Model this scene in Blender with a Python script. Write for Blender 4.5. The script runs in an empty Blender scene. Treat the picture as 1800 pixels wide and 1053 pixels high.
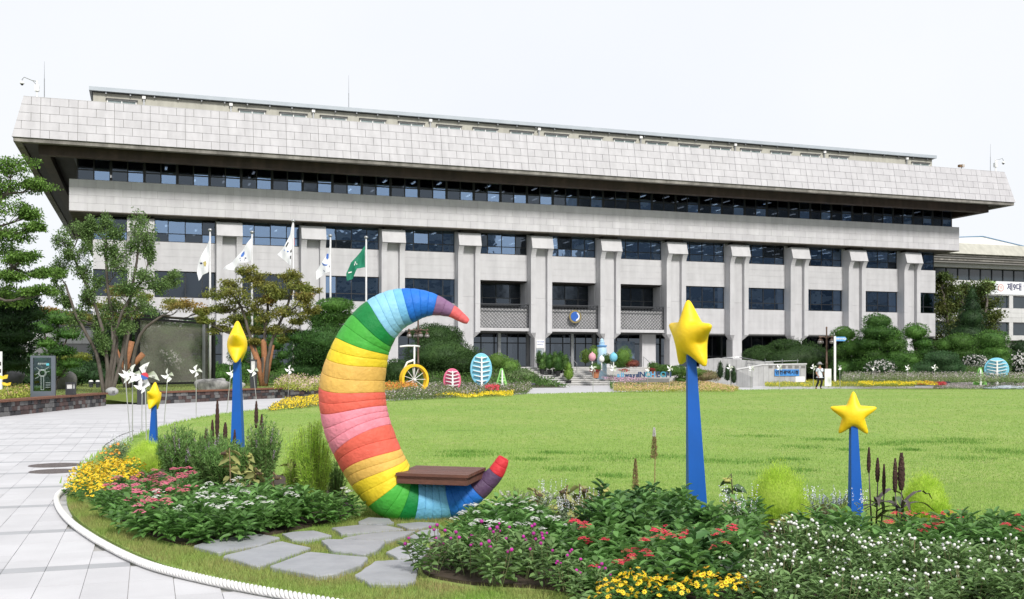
import bpy, math, random
import numpy as np
from mathutils import Vector, Matrix
random.seed(7); R = random.Random(11); rng = np.random.default_rng(5)
sc = bpy.context.scene; COL = sc.collection
# ------------------------------------------------------------ camera, world, sun
F = 1838.0; H = 1.55; HY = 645.0; CX = 900.0
cd = bpy.data.cameras.new('camera'); cam = bpy.data.objects.new('camera', cd); COL.objects.link(cam)
cam.location = (0, 0, H); cam.rotation_euler = (math.pi/2, 0, 0)
cd.sensor_width = 36; cd.lens = 36*F/1800; cd.shift_y = (HY-526.5)/1800
cd.clip_start = .1; cd.clip_end = 3000; sc.camera = cam
SUN_DIR = Vector((.30, -.66, .60)).normalized()
w = bpy.data.worlds.new('World'); sc.world = w; w.use_nodes = True
nt = w.node_tree; bg = nt.nodes['Background']
sky = nt.nodes.new('ShaderNodeTexSky'); sky.sky_type = 'NISHITA'; sky.sun_disc = False
sky.sun_elevation = math.asin(SUN_DIR.z); sky.sun_rotation = math.atan2(SUN_DIR.x, SUN_DIR.y)
tc = nt.nodes.new('ShaderNodeTexCoord'); nz = nt.nodes.new('ShaderNodeTexNoise')
nz.inputs['Scale'].default_value = 2.2; nz.inputs['Detail'].default_value = 5
nt.links.new(tc.outputs['Generated'], nz.inputs['Vector'])
mr = nt.nodes.new('ShaderNodeMapRange'); mr.inputs['From Min'].default_value = .3; mr.inputs['From Max'].default_value = .7
mr.inputs['To Min'].default_value = .0; mr.inputs['To Max'].default_value = 1
nt.links.new(nz.outputs['Fac'], mr.inputs['Value'])
cl = nt.nodes.new('ShaderNodeMix'); cl.data_type = 'RGBA'
cl.inputs['A'].default_value = (7.15, 7.4, 7.95, 1); cl.inputs['B'].default_value = (7.65, 7.8, 8.0, 1)
nt.links.new(mr.outputs[0], cl.inputs['Factor'])
mx = nt.nodes.new('ShaderNodeMix'); mx.data_type = 'RGBA'; mx.inputs['Factor'].default_value = .97
nt.links.new(sky.outputs['Color'], mx.inputs['A']); nt.links.new(cl.outputs['Result'], mx.inputs['B'])
nt.links.new(mx.outputs['Result'], bg.inputs['Color']); bg.inputs['Strength'].default_value = .1
sl = bpy.data.lights.new('sun', 'SUN'); sl.energy = 3.0; sl.angle = math.radians(10); sl.color = (1, .965, .91)
so = bpy.data.objects.new('sun', sl); COL.objects.link(so)
so.rotation_euler = SUN_DIR.to_track_quat('Z', 'Y').to_euler(); so.location = (0, 0, 60)
sc.view_settings.view_transform = 'Standard'; sc.view_settings.look = 'None'
sc.view_settings.exposure = 0.36; sc.view_settings.gamma = 1; sc.view_settings.use_curve_mapping = False
sc.render.engine = 'CYCLES'; sc.cycles.max_bounces = 8; sc.cycles.transparent_max_bounces = 12

# ------------------------------------------------------------ pixel helpers (only to read positions of real things off the photo)
def G(px, py, z=0.0):
    Y = F*(H-z)/(py-HY); return ((px-CX)*Y/F, Y, z)
def A(px, py, Y): return ((px-CX)*Y/F, Y, H+(HY-py)*Y/F)
UC, US = .9444, .3288; B0 = (5.44, 100.0)
def loc2w(u, w_, z=0): return (B0[0]+UC*u-US*w_, B0[1]+US*u+UC*w_, z)
def w2loc(x, y): dx, dy = x-B0[0], y-B0[1]; return (UC*dx+US*dy, -US*dx+UC*dy)
def Uof(px, w_):
    t = (px-CX)/F; return (t*(B0[1]+UC*w_)-B0[0]+US*w_)/(UC-US*t)
def Zof(px, py, w_):
    u = Uof(px, w_); return H+(HY-py)*(B0[1]+US*u+UC*w_)/F
YAW = math.atan2(US, UC)

# ------------------------------------------------------------ materials
MATS = {}
def M(name, c1, c2=None, scale=4, rough=.65, bump=0, bscale=None, metal=0, spec=.4, island=0, obj=0, trans=0, streak=0, emit=0, detail=5, stretch=None):
    if name in MATS: return MATS[name]
    m = bpy.data.materials.new(name); m.use_nodes = True; n = m.node_tree; b = n.nodes['Principled BSDF']
    L = n.links.new
    b.inputs['Roughness'].default_value = rough; b.inputs['Metallic'].default_value = metal
    b.inputs['Specular IOR Level'].default_value = spec
    geo = n.nodes.new('ShaderNodeNewGeometry'); vec = geo.outputs['Position']
    if stretch:
        mp = n.nodes.new('ShaderNodeMapping'); mp.inputs['Scale'].default_value = stretch; L(vec, mp.inputs['Vector']); vec2 = mp.outputs[0]
    else: vec2 = vec
    c2 = c2 or tuple(x*.82 for x in c1)
    nz = n.nodes.new('ShaderNodeTexNoise'); nz.inputs['Scale'].default_value = scale; nz.inputs['Detail'].default_value = detail
    nz.inputs['Roughness'].default_value = .62
    L(vec2, nz.inputs['Vector'])
    r = n.nodes.new('ShaderNodeMapRange'); r.inputs['From Min'].default_value = .33; r.inputs['From Max'].default_value = .67; L(nz.outputs['Fac'], r.inputs['Value'])
    mix = n.nodes.new('ShaderNodeMix'); mix.data_type = 'RGBA'; mix.inputs['A'].default_value = (*c1, 1); mix.inputs['B'].default_value = (*c2, 1)
    L(r.outputs[0], mix.inputs['Factor']); out = mix.outputs['Result']
    def mulv(sock, lo, hi, out):
        q = n.nodes.new('ShaderNodeMapRange'); q.inputs['To Min'].default_value = lo; q.inputs['To Max'].default_value = hi; L(sock, q.inputs['Value'])
        k = n.nodes.new('ShaderNodeVectorMath'); k.operation = 'SCALE'; L(out, k.inputs[0]); L(q.outputs[0], k.inputs['Scale']); return k.outputs[0]
    if island: out = mulv(geo.outputs['Random Per Island'], 1-island, 1+island, out)
    if obj:
        oi = n.nodes.new('ShaderNodeObjectInfo'); out = mulv(oi.outputs['Random'], 1-obj, 1+obj, out)
    if streak:
        mp = n.nodes.new('ShaderNodeMapping'); mp.inputs['Scale'].default_value = (1.2, 1.2, .12); L(vec, mp.inputs['Vector'])
        s = n.nodes.new('ShaderNodeTexNoise'); s.inputs['Scale'].default_value = 1.6; s.inputs['Detail'].default_value = 7; L(mp.outputs[0], s.inputs['Vector'])
        r2 = n.nodes.new('ShaderNodeMapRange'); r2.inputs['From Min'].default_value = .35; r2.inputs['From Max'].default_value = .65; L(s.outputs['Fac'], r2.inputs['Value'])
        out = mulv(r2.outputs[0], 1-streak, 1+streak*.4, out)
    L(out, b.inputs['Base Color'])
    if bump:
        bz = n.nodes.new('ShaderNodeTexNoise'); bz.inputs['Scale'].default_value = bscale or scale*6; bz.inputs['Detail'].default_value = 4; L(vec2, bz.inputs['Vector'])
        bn = n.nodes.new('ShaderNodeBump'); bn.inputs['Strength'].default_value = bump; bn.inputs['Distance'].default_value = .02
        L(bz.outputs['Fac'], bn.inputs['Height']); L(bn.outputs[0], b.inputs['Normal'])
    if emit:
        L(out, b.inputs['Emission Color']); b.inputs['Emission Strength'].default_value = emit
    if trans:
        tr = n.nodes.new('ShaderNodeBsdfTranslucent'); L(out, tr.inputs['Color'])
        ms = n.nodes.new('ShaderNodeMixShader'); ms.inputs[0].default_value = trans
        L(b.outputs[0], ms.inputs[1]); L(tr.outputs[0], ms.inputs[2]); L(ms.outputs[0], n.nodes['Material Output'].inputs['Surface'])
    MATS[name] = m; return m
def glass(name, tint, refl, rough=.02, coat=(.72, .85, 1)):
    m = bpy.data.materials.new(name); m.use_nodes = True; n = m.node_tree; n.nodes.remove(n.nodes['Principled BSDF']); L = n.links.new
    t = n.nodes.new('ShaderNodeBsdfTransparent'); t.inputs[0].default_value = (*tint, 1)
    g = n.nodes.new('ShaderNodeBsdfGlossy'); g.inputs[0].default_value = (*coat, 1); g.inputs['Roughness'].default_value = rough
    geo = n.nodes.new('ShaderNodeNewGeometry'); nz = n.nodes.new('ShaderNodeTexNoise'); nz.inputs['Scale'].default_value = .8
    L(geo.outputs['Position'], nz.inputs['Vector']); bn = n.nodes.new('ShaderNodeBump'); bn.inputs['Strength'].default_value = .12; bn.inputs['Distance'].default_value = .05
    L(nz.outputs['Fac'], bn.inputs['Height']); L(bn.outputs[0], g.inputs['Normal'])
    fr = n.nodes.new('ShaderNodeFresnel'); fr.inputs[0].default_value = 1.5
    ad = n.nodes.new('ShaderNodeMath'); ad.operation = 'ADD'; ad.inputs[1].default_value = refl; ad.use_clamp = True; L(fr.outputs[0], ad.inputs[0])
    ms = n.nodes.new('ShaderNodeMixShader'); L(ad.outputs[0], ms.inputs[0]); L(t.outputs[0], ms.inputs[1]); L(g.outputs[0], ms.inputs[2])
    L(ms.outputs[0], n.nodes['Material Output'].inputs['Surface']); MATS[name] = m; return m

stone = M('pale granite', (.535, .53, .545), (.48, .475, .49), .9, .75, .12, 30, streak=.08)
stone_p = M('granite panel', (.555, .55, .565), (.51, .50, .525), 1.2, .7, .12, 30, obj=.04, streak=.08)
stone_f = M('fascia granite', (.50, .49, .51), (.455, .445, .465), 1.0, .7, .12, 30, obj=.03, streak=.09)
joint = M('joint grey', (.20, .195, .185), rough=.9)
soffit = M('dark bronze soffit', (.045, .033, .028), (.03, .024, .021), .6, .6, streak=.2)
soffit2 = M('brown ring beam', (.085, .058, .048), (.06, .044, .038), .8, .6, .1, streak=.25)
lipm = M('weathered concrete lip', (.30, .285, .26), (.16, .15, .135), .7, .8, streak=.3)
frame_m = M('dark aluminium frame', (.02, .022, .026), rough=.4, spec=.5)
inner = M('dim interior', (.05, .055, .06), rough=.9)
beige = M('beige render', (.47, .46, .40), (.41, .40, .35), .6, .85, streak=.12)
bluegrey = M('blue grey metal capping', (.42, .46, .50), (.36, .40, .44), .8, .5)
lampm = M('lit tube', (1, 1, 1), (1, 1, 1), emit=2.2)
whitep = M('white paint', (.80, .80, .79), (.74, .74, .73), 3, .5)
glass_a = glass('clear tinted glass', (.40, .46, .52), .34, coat=(.52, .72, 1))
glass_b = glass('screened glass', (.2, .22, .25), .05, .08)
glass_c = glass('ground floor glass', (.3, .32, .34), .0, coat=(.4, .44, .5))
steel = M('steel', (.42, .43, .44), rough=.35, metal=.7)
dark = M('charcoal metal', (.045, .048, .055), rough=.5)

# ------------------------------------------------------------ mesh helpers
class MB:
    def __init__(s): s.v = []; s.f = []
    def add(s, v, f):
        o = len(s.v); s.v += [tuple(p) for p in v]; s.f += [tuple(i+o for i in q) for q in f]; return s
    def box(s, x0, x1, y0, y1, z0, z1):
        return s.add([(x0,y0,z0),(x1,y0,z0),(x1,y1,z0),(x0,y1,z0),(x0,y0,z1),(x1,y0,z1),(x1,y1,z1),(x0,y1,z1)],
                     [(0,3,2,1),(4,5,6,7),(0,1,5,4),(1,2,6,5),(2,3,7,6),(3,0,4,7)])
    def hexa(s, v): return s.add(v, [(0,3,2,1),(4,5,6,7),(0,1,5,4),(1,2,6,5),(2,3,7,6),(3,0,4,7)])
    def prism(s, poly, d0, d1, ax='z'):
        n = len(poly)
        def P(p, d): return {'z': (p[0], p[1], d), 'y': (p[0], d, p[1]), 'x': (d, p[0], p[1])}[ax]
        v = [P(p, d0) for p in poly]+[P(p, d1) for p in poly]
        f = [tuple(range(n))[::-1], tuple(range(n, 2*n))]+[(i, (i+1)%n, n+(i+1)%n, n+i) for i in range(n)]
        return s.add(v, f)
    def tube(s, pts, rad, n=8, caps=True):
        pts = [Vector(p) for p in pts]; k = len(pts)
        if not hasattr(rad, '__len__'): rad = [rad]*k
        o = len(s.v); up = Vector((.03, .02, 1)).normalized()
        prev = None
        for i, p in enumerate(pts):
            t = (pts[min(i+1, k-1)]-pts[max(i-1, 0)]).normalized()
            if prev is None:
                a = t.cross(up)
                if a.length < .1: a = t.cross(Vector((1, 0, 0)))
            else: a = prev-t*prev.dot(t)
            a.normalize(); prev = a; b = t.cross(a)
            for j in range(n):
                th = 2*math.pi*j/n; s.v.append(tuple(p+(a*math.cos(th)+b*math.sin(th))*rad[i]))
        for i in range(k-1):
            for j in range(n):
                s.f.append((o+i*n+j, o+i*n+(j+1)%n, o+(i+1)*n+(j+1)%n, o+(i+1)*n+j))
        if caps: s.f.append(tuple(o+j for j in range(n))[::-1]); s.f.append(tuple(o+(k-1)*n+j for j in range(n)))
        return s
    def lathe(s, prof, n=16, c=(0,0,0)):
        o = len(s.v); k = len(prof)
        for r, z in prof:
            for j in range(n):
                th = 2*math.pi*j/n; s.v.append((c[0]+r*math.cos(th), c[1]+r*math.sin(th), c[2]+z))
        for i in range(k-1):
            for j in range(n): s.f.append((o+i*n+j, o+i*n+(j+1)%n, o+(i+1)*n+(j+1)%n, o+(i+1)*n+j))
        s.f.append(tuple(o+j for j in range(n))[::-1]); s.f.append(tuple(o+(k-1)*n+j for j in range(n)))
        return s
    def ball(s, c, r, n=8, m=6, sq=1.0, jit=0, rr=None):
        prof = [(math.sin(math.pi*i/m)*r+1e-4, -math.cos(math.pi*i/m)*r*sq) for i in range(m+1)]
        o = len(s.v); s.lathe(prof, n, c)
        if jit:
            for i in range(o, len(s.v)):
                v = Vector(s.v[i])-Vector(c); q = 1+jit*(rr or R).uniform(-1, 1); s.v[i] = tuple(Vector(c)+v*q)
        return s
    def mesh(s, name, mat, smooth=False):
        me = bpy.data.meshes.new(name); me.from_pydata(s.v, [], s.f); me.update()
        if mat: me.materials.append(mat)
        if smooth: me.polygons.foreach_set('use_smooth', [True]*len(me.polygons))
        return me
    def build(s, name, mat, parent=None, smooth=False, loc=None, rz=0): return ob(name, s.mesh(name, mat, smooth), parent, loc, rz)
def ob(name, data, parent=None, loc=None, rz=0):
    o = bpy.data.objects.new(name, data); COL.objects.link(o)
    if parent: o.parent = parent
    if loc is not None: o.location = loc
    if rz: o.rotation_euler.z = rz
    return o
def tag(o, label, cat, group=None):
    o['label'] = label; o['category'] = cat
    if group: o['group'] = group
    return o
def thing(name, label, cat, loc=(0,0,0), rz=0, group=None): return tag(ob(name, None, None, loc, rz), label, cat, group)
def structure(o): o['kind'] = 'structure'; return o
def stuff(o, label=None): 
    o['kind'] = 'stuff'
    if label: o['label'] = label
    return o
def copy_tree(o, parent=None):
    c = o.copy(); COL.objects.link(c)
    if parent: c.parent = parent
    for ch in o.children: copy_tree(ch, c)
    return c
def npmesh(name, V, Fc, mat, smooth=False):
    me = bpy.data.meshes.new(name); V = np.asarray(V, dtype=np.float32); Fc = np.asarray(Fc, dtype=np.int32)
    k = Fc.shape[1]; nf = len(Fc)
    me.vertices.add(len(V)); me.vertices.foreach_set('co', V.ravel())
    me.loops.add(nf*k); me.loops.foreach_set('vertex_index', Fc.ravel())
    me.polygons.add(nf); me.polygons.foreach_set('loop_start', np.arange(nf, dtype=np.int32)*k)
    me.update(calc_edges=True)
    if mat: me.materials.append(mat)
    if smooth: me.polygons.foreach_set('use_smooth', [True]*len(me.polygons))
    return me
def unit(a): return a/np.maximum(np.linalg.norm(a, axis=1, keepdims=True), 1e-6)
def leafV(P, D, N, ln, wd, fold=.25, fine=False):
    """leaf blades rooted at P pointing along D with face normal about N; ln and wd arrays"""
    n = len(P); D = unit(D); S = unit(np.cross(D, N)); N = np.cross(S, D)
    ln = np.broadcast_to(np.asarray(ln), (n,))[:, None]; wd = np.broadcast_to(np.asarray(wd), (n,))[:, None]
    if fine:
        droop = -.18*ln*np.array([0, 0, 1.0])
        pts = [P, P+D*ln*.3+S*wd*.42+N*wd*fold, P+D*ln*.68+S*wd*.36+N*wd*fold+droop*.4, P+D*ln+droop, P+D*ln*.68-S*wd*.36+N*wd*fold+droop*.4, P+D*ln*.3-S*wd*.42+N*wd*fold]
        V = np.stack(pts, 1).reshape(-1, 3); b = np.arange(n)[:, None]*6
        Fc = np.concatenate([b+np.array([0, 1, 2, 3]), b+np.array([0, 3, 4, 5])], 0)
    else:
        pts = [P, P+D*ln*.5+S*wd*.5+N*wd*fold, P+D*ln, P+D*ln*.5-S*wd*.5+N*wd*fold]
        V = np.stack(pts, 1).reshape(-1, 3); Fc = np.arange(n)[:, None]*4+np.array([0, 1, 2, 3])
    return V, Fc
def sphere_pts(n, g): return unit(g.normal(size=(n, 3)))
def join(parts):
    V = []; Fc = []; o = 0
    for v, f in parts: V.append(v); Fc.append(f+o); o += len(v)
    return np.concatenate(V), np.concatenate(Fc)
def inpoly(P, poly):
    x, y = P[:, 0], P[:, 1]; poly = np.asarray(poly)[:, :2]; c = np.zeros(len(P), bool); j = len(poly)-1
    for i in range(len(poly)):
        xi, yi = poly[i]; xj, yj = poly[j]
        c ^= ((yi > y) != (yj > y)) & (x < (xj-xi)*(y-yi)/(yj-yi+1e-12)+xi); j = i
    return c
def catmull(pts, n=8, closed=True):
    P = [np.array(p, float) for p in pts]; out = []; k = len(P)
    for i in range(k if closed else k-1):
        g = lambda q: P[q % k] if closed else P[min(max(q, 0), k-1)]
        a, b, c, d = g(i-1), g(i), g(i+1), g(i+2)
        for s in range(n):
            t = s/n; out.append(.5*((2*b)+(c-a)*t+(2*a-5*b+4*c-d)*t*t+(3*b-a-3*c+d)*t**3))
    if not closed: out.append(P[-1])
    return out
def polysheet(name, poly, z, mat, thick=0):
    from mathutils.geometry import tessellate_polygon
    tri = tessellate_polygon([[Vector((p[0], p[1], 0)) for p in poly]])
    n = len(poly); v = [(p[0], p[1], z) for p in poly]; f = [tuple(t) for t in tri]
    # face up
    def up(t):
        a, b, c = (Vector(v[i]) for i in t); return (b-a).cross(c-a).z > 0
    f = [t if up(t) else t[::-1] for t in f]
    if thick:
        v += [(p[0], p[1], z-thick) for p in poly]
        f += [(i, (i+1) % n, n+(i+1) % n, n+i) for i in range(n)]
    me = bpy.data.meshes.new(name); me.from_pydata(v, [], f); me.update(); me.materials.append(mat)
    return ob(name, me)
def text_mesh(body, size, mat, extrude=.01, name='lettering', bold=0):
    c = bpy.data.curves.new(name, 'FONT'); c.body = body; c.size = size; c.extrude = extrude; c.align_x = 'CENTER'; c.align_y = 'CENTER'; c.offset = bold
    o = bpy.data.objects.new(name, c); COL.objects.link(o); bpy.context.view_layer.update()
    me = bpy.data.meshes.new_from_object(o.evaluated_get(bpy.context.evaluated_depsgraph_get())); me.name = name
    bpy.data.objects.remove(o); me.materials.clear(); me.materials.append(mat); return me
def text(body, size, mat, parent, loc, rz=0, extrude=.01, name='lettering', bold=0, rot=None):
    o = ob(name, text_mesh(body, size, mat, extrude, name, bold), parent, loc)
    o.rotation_euler = rot or (math.pi/2, 0, rz); return o

# ============================================================ GROUND
ground_m = M('ground soil and turf', (.10, .13, .05), (.14, .13, .08), .2, .95)
structure(MB().add([(-700,-700,-.06),(700,-700,-.06),(700,900,-.06),(-700,900,-.06)], [(0,1,2,3)]).build('ground', ground_m))
pave_l = M('light granite paving', (.55, .545, .56), (.47, .465, .48), 1.1, .75, .15, 60, obj=.05, island=.06, detail=9)
pave_d = M('grey granite band paving', (.37, .375, .39), (.33, .335, .35), 2.5, .75, .12, 60, obj=.04, island=.04)
pave_j = M('paving joint', (.42, .41, .40), rough=.95)
def rect_uw(u0, u1, w0, w1): return [loc2w(u0, w0)[:2], loc2w(u1, w0)[:2], loc2w(u1, w1)[:2], loc2w(u0, w1)[:2]]
structure(polysheet('path', rect_uw(-75, 95, -59.996, -3), 0.0, pave_l, .1))
base = structure(polysheet('pavement', rect_uw(-70, 60, -110, -60.0), -.012, pave_j, .1))

LAWN_C = [(-5.75,13.9),(-6.9,17.3),(-8,21.9),(-8.9,27.1),(-9.3,33),(-8.8,37),(-7.6,41.3),(-5.6,46.2),(-3,52),(.4,57.5),(4.8,61.6),(11.2,66.3),(21.2,71.6),(36.7,75),(50,73),(64,60),(62,30),(40,10),(18,5.3),(8,5.1),(3,5.5),(0,6.2),(-1.1,6.8),(-2.15,7.55),(-2.96,8.38),(-4.2,10.2),(-5.15,12.1)]
LAWN = catmull(LAWN_C, 8)
# pavers
def paver_mesh(du, dw, m):
    g = .0021; return MB().box(-du/2+g, du/2-g, -dw/2+g, dw/2-g, -.012, .0).mesh('paver', m)
rows = []; wv = -108.0; k = 0
while wv < -60.25:
    for dw, d in ((.2, 1), (.3, 0), (.3, 0), (.6, 0), (.6, 0)):
        rows.append((wv, dw, d)); wv += dw
pm = {}; cand = []
DU = .305
lawn_np = np.array([p[:2] for p in LAWN])
cen = []
for (w0, dw, d) in rows:
    for i in range(-170, 60):
        u = -20+i*DU*1.0
        cen.append((u, w0+dw/2, dw, d))
cen = np.array(cen)
xy = np.stack([B0[0]+UC*cen[:, 0]-US*cen[:, 1], B0[1]+US*cen[:, 0]+UC*cen[:, 1]], 1)
inside = inpoly(xy, lawn_np)
pxv = xy[:, 0]/np.maximum(xy[:, 1], .1)*F+CX; 
vis = (xy[:, 1] > 5.5) & (pxv > -120) & (pxv < 1000) & (~inside) & (xy[:, 0] < 3) & (xy[:, 1] < 48)
idx = np.where(vis)[0]; order = idx[np.argsort(xy[idx, 1])]
inframe = [i for i in order if 7.0 < xy[i, 1] and -8 < pxv[i] < 700]
near = set(inframe[:295])
for i in near:
    u, wc, dw, d = cen[i]; key = (round(dw, 2), d)
    if key not in pm: pm[key] = paver_mesh(DU, dw, pave_d if d else pave_l)
    o = ob('paver', pm[key], base, (xy[i, 0], xy[i, 1], R.uniform(-.0012, .0012)), YAW)
g = .0021
for dd, mm in ((1, pave_d), (0, pave_l)):
    sel = np.array([i for i in order if i not in near and cen[i, 3] == dd])
    c = cen[sel]; hw = c[:, 2]/2-g; hu = DU/2-g
    V = []
    for sx, sy in ((-1,-1),(1,-1),(1,1),(-1,1)):
        uu = c[:, 0]+sx*hu; ww = c[:, 1]+sy*hw
        V.append(np.stack([B0[0]+UC*uu-US*ww, B0[1]+US*uu+UC*ww, np.zeros(len(uu))], 1))
    V = np.stack(V, 1).reshape(-1, 3); stuff(ob('far_pavers', npmesh('far_pavers', V, np.arange(len(c))[:, None]*4+np.arange(4), mm), base))
# lawn
def lawn_material():
    m = bpy.data.materials.new('lawn turf'); m.use_nodes = True; n = m.node_tree; b = n.nodes['Principled BSDF']; L = n.links.new
    b.inputs['Roughness'].default_value = .9; b.inputs['Specular IOR Level'].default_value = .15
    geo = n.nodes.new('ShaderNodeNewGeometry')
    def noise(s, d=4, st=(1,1,1)):
        mp = n.nodes.new('ShaderNodeMapping'); mp.inputs['Scale'].default_value = st; L(geo.outputs['Position'], mp.inputs['Vector'])
        z = n.nodes.new('ShaderNodeTexNoise'); z.inputs['Scale'].default_value = s; z.inputs['Detail'].default_value = d; L(mp.outputs[0], z.inputs['Vector']); return z.outputs['Fac']
    def mixc(fac, a, bb, lo, hi):
        r = n.nodes.new('ShaderNodeMapRange'); r.inputs['From Min'].default_value = lo; r.inputs['From Max'].default_value = hi; L(fac, r.inputs['Value'])
        x = n.nodes.new('ShaderNodeMix'); x.data_type = 'RGBA'; L(r.outputs[0], x.inputs['Factor'])
        for nm, val in (('A', a), ('B', bb)):
            if isinstance(val, tuple): x.inputs[nm].default_value = (*val, 1)
            else: L(val, x.inputs[nm])
        return x.outputs['Result']
    c = mixc(noise(.22, 6), (.225, .335, .078), (.30, .37, .11), .35, .65)
    c = mixc(noise(.55, 7, (1, .6, 1)), c, (.33, .36, .14), .60, .78)
    c = mixc(noise(3.0, 6), c, (.175, .295, .06), .45, .75)
    c = mixc(noise(.9, 6, (.6, 1.4, 1)), c, (.13, .22, .045), .62, .74)
    c = mixc(noise(55, 3), c, (.15, .25, .05), .52, .95)
    L(c, b.inputs['Base Color'])
    bn = n.nodes.new('ShaderNodeBump'); bn.inputs['Strength'].default_value = .5; bn.inputs['Distance'].default_value = .03
    L(noise(45, 4), bn.inputs['Height']); L(bn.outputs[0], b.inputs['Normal']); return m
turf = lawn_material()
lawn = structure(polysheet('lawn', LAWN, .035, turf, .08))
grass_m = M('grass blades', (.31, .45, .115), (.25, .39, .085), .5, .8, island=.15, trans=.25, spec=.2)
grass_d = M('darker grass tuft blades', (.15, .30, .055), (.12, .25, .045), 1.1, .8, island=.3, trans=.25, spec=.2)
grass_y = M('strip grass blades', (.20, .34, .06), (.32, .27, .12), 1.3, .8, island=.35, trans=.25, spec=.2)
def blades(pts, h, wdt, g, lean=.5):
    n = len(pts); a = g.uniform(0, 2*math.pi, n); D = np.stack([np.cos(a)*lean*g.uniform(.2, 1, n), np.sin(a)*lean*g.uniform(.2, 1, n), np.ones(n)], 1)
    D = unit(D); b = g.uniform(0, 2*math.pi, n); S = np.stack([np.cos(b), np.sin(b), np.zeros(n)], 1)
    h = h*g.uniform(.5, 1.25, n)[:, None]; wdt = np.broadcast_to(wdt, (n,))[:, None]
    V = np.stack([pts-S*wdt/2, pts+S*wdt/2, pts+D*h], 1).reshape(-1, 3)
    return V, np.arange(n)[:, None]*3+np.arange(3)

# bed outlines
def GP(l, z=0): return [G(x, y, z)[:2] for x, y in l]
LBED = GP([(128,862),(180,915),(250,955),(330,972),(420,962),(520,945),(630,915),(640,888),(600,868),(560,850),(480,838),(400,828),(320,815),(235,805),(180,822)])
RBED = GP([(718,1012),(800,1040),(980,1056),(1060,1110),(1300,1135),(1900,1150),(1900,982),(1600,968),(1450,948),(1300,935),(1000,926),(880,918),(760,955)])
def shrink(poly, d):
    P = np.array(catmull(poly, 5)); out = []; n = len(P); cw = np.dot(P[:, 0], np.roll(P[:, 1], -1))-np.dot(P[:, 1], np.roll(P[:, 0], -1)); s_ = 1 if cw > 0 else -1
    for i in range(n):
        t = P[(i+1) % n]-P[i-1]; t /= np.linalg.norm(t)+1e-9; out.append(P[i]+s_*d*np.array([-t[1], t[0]]))
    return np.array(out)
LBED = [tuple(p) for p in shrink(LBED, .0)]; RBED = [tuple(p) for p in shrink(RBED, .0)]
soil = M('dark bed soil', (.045, .032, .022), (.07, .05, .035), 8, .95, .6, 30)
lb = structure(polysheet('left_bed_soil', [tuple(p) for p in shrink(LBED, .13)], .06, soil, .06))
rb = structure(polysheet('right_bed_soil', [tuple(p) for p in shrink(RBED, .10)], .06, soil, .06))
# stepping stones
SL = [[(20,500),(230,445),(540,415),(690,440),(560,490),(220,550)],[(245,575),(690,460),(920,510),(520,655)],[(690,410),(800,392),(930,385),(1075,425),(860,460),(760,458)],
 [(580,655),(880,548),(1345,590),(1290,640),(1110,705),(960,725)],[(1050,370),(1260,345),(1480,350),(1600,378),(1330,402),(1130,418)],[(975,465),(1020,455),(1465,470),(1410,530),(1310,570),(1060,540)],
 [(1125,450),(1290,418),(1500,395),(1690,388),(1600,430),(1500,463),(1300,465)],[(1250,325),(1330,292),(1480,300),(1520,330),(1440,346),(1260,340)],[(1215,715),(1380,610),(1600,598),(1700,605),(1690,745),(1600,780),(1330,775)],
 [(1455,545),(1600,480),(1700,470),(1790,520),(1720,592),(1540,592)],[(1620,440),(1725,388),(1850,380),(1860,430),(1700,462)],[(1530,338),(1700,322),(1850,330),(1720,376),(1620,374)]]
slab_m = M('grey slate slab', (.33, .34, .36), (.26, .27, .29), 3.5, .7, .35, 14, obj=.08)
slabs = []
for k, s in enumerate(SL):
    P = GP([(330+x/4.186, 840+y/4.186) for x, y in s], .07)
    c = np.mean(np.array(P), 0); rr_ = random.Random(k); out = []
    n = len(P)
    for i in range(n):   # roughen edges
        a, b = np.array(P[i]), np.array(P[(i+1) % n])
        for t in (0.04, .25, .5, .75, .96):
            q = a+(b-a)*t; L_ = np.linalg.norm(b-a); nrm = np.array([b[1]-a[1], a[0]-b[0]])/(L_+1e-6)
            out.append(q+nrm*rr_.uniform(-.007, .007)-c)
    out = [o_*.965 for o_ in out]
    slabs.append([o_+c for o_ in out])
    m_ = MB(); nn = len(out); ins = [o_*.985 for o_ in out]
    v = [(p[0], p[1], -.05) for p in out]+[(p[0], p[1], -.008) for p in out]+[(p[0], p[1], 0) for p in ins]
    f = [(i, (i+1) % nn, nn+(i+1) % nn, nn+i) for i in range(nn)]+[(nn+i, nn+(i+1) % nn, 2*nn+(i+1) % nn, 2*nn+i) for i in range(nn)]+[tuple(range(2*nn, 3*nn))]
    o = m_.add(v, f).build('stepping_stone', slab_m, loc=(c[0], c[1], .072+rr_.uniform(-.004, .006)))
    o.rotation_euler = (rr_.uniform(-.01, .01), rr_.uniform(-.01, .01), 0)
    tag(o, ['long grey slab farthest left, against the leafy bed','big grey slab second from left nearest the rope','small pointed slab at the foot of the green bed','large grey slab nearest the rope in the middle','slab in front of the pink and white plants','pale slab in the middle of the stepping path','long thin slab just before the rainbow crescent','small slab touching the left underside of the crescent','front right slab beside the purple globe flowers','slab partly under the globe flower leaves','slab under the light blue part of the crescent','thin slab under the blue crescent foot'][k], 'stepping stone', 'slate stepping stones before the crescent')
# grass
def scatter(poly, n, g):
    P = np.array(poly)[:, :2]; lo, hi = P.min(0), P.max(0); q = g.uniform(lo, hi, (n, 2)); return q[inpoly(q, P)]
exc = [np.array(LBED), np.array(RBED)]+[np.array(s) for s in slabs]
def outside_of(q, polys):
    m = np.ones(len(q), bool)
    for p in polys: m &= ~inpoly(q, p)
    return q[m]
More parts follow.
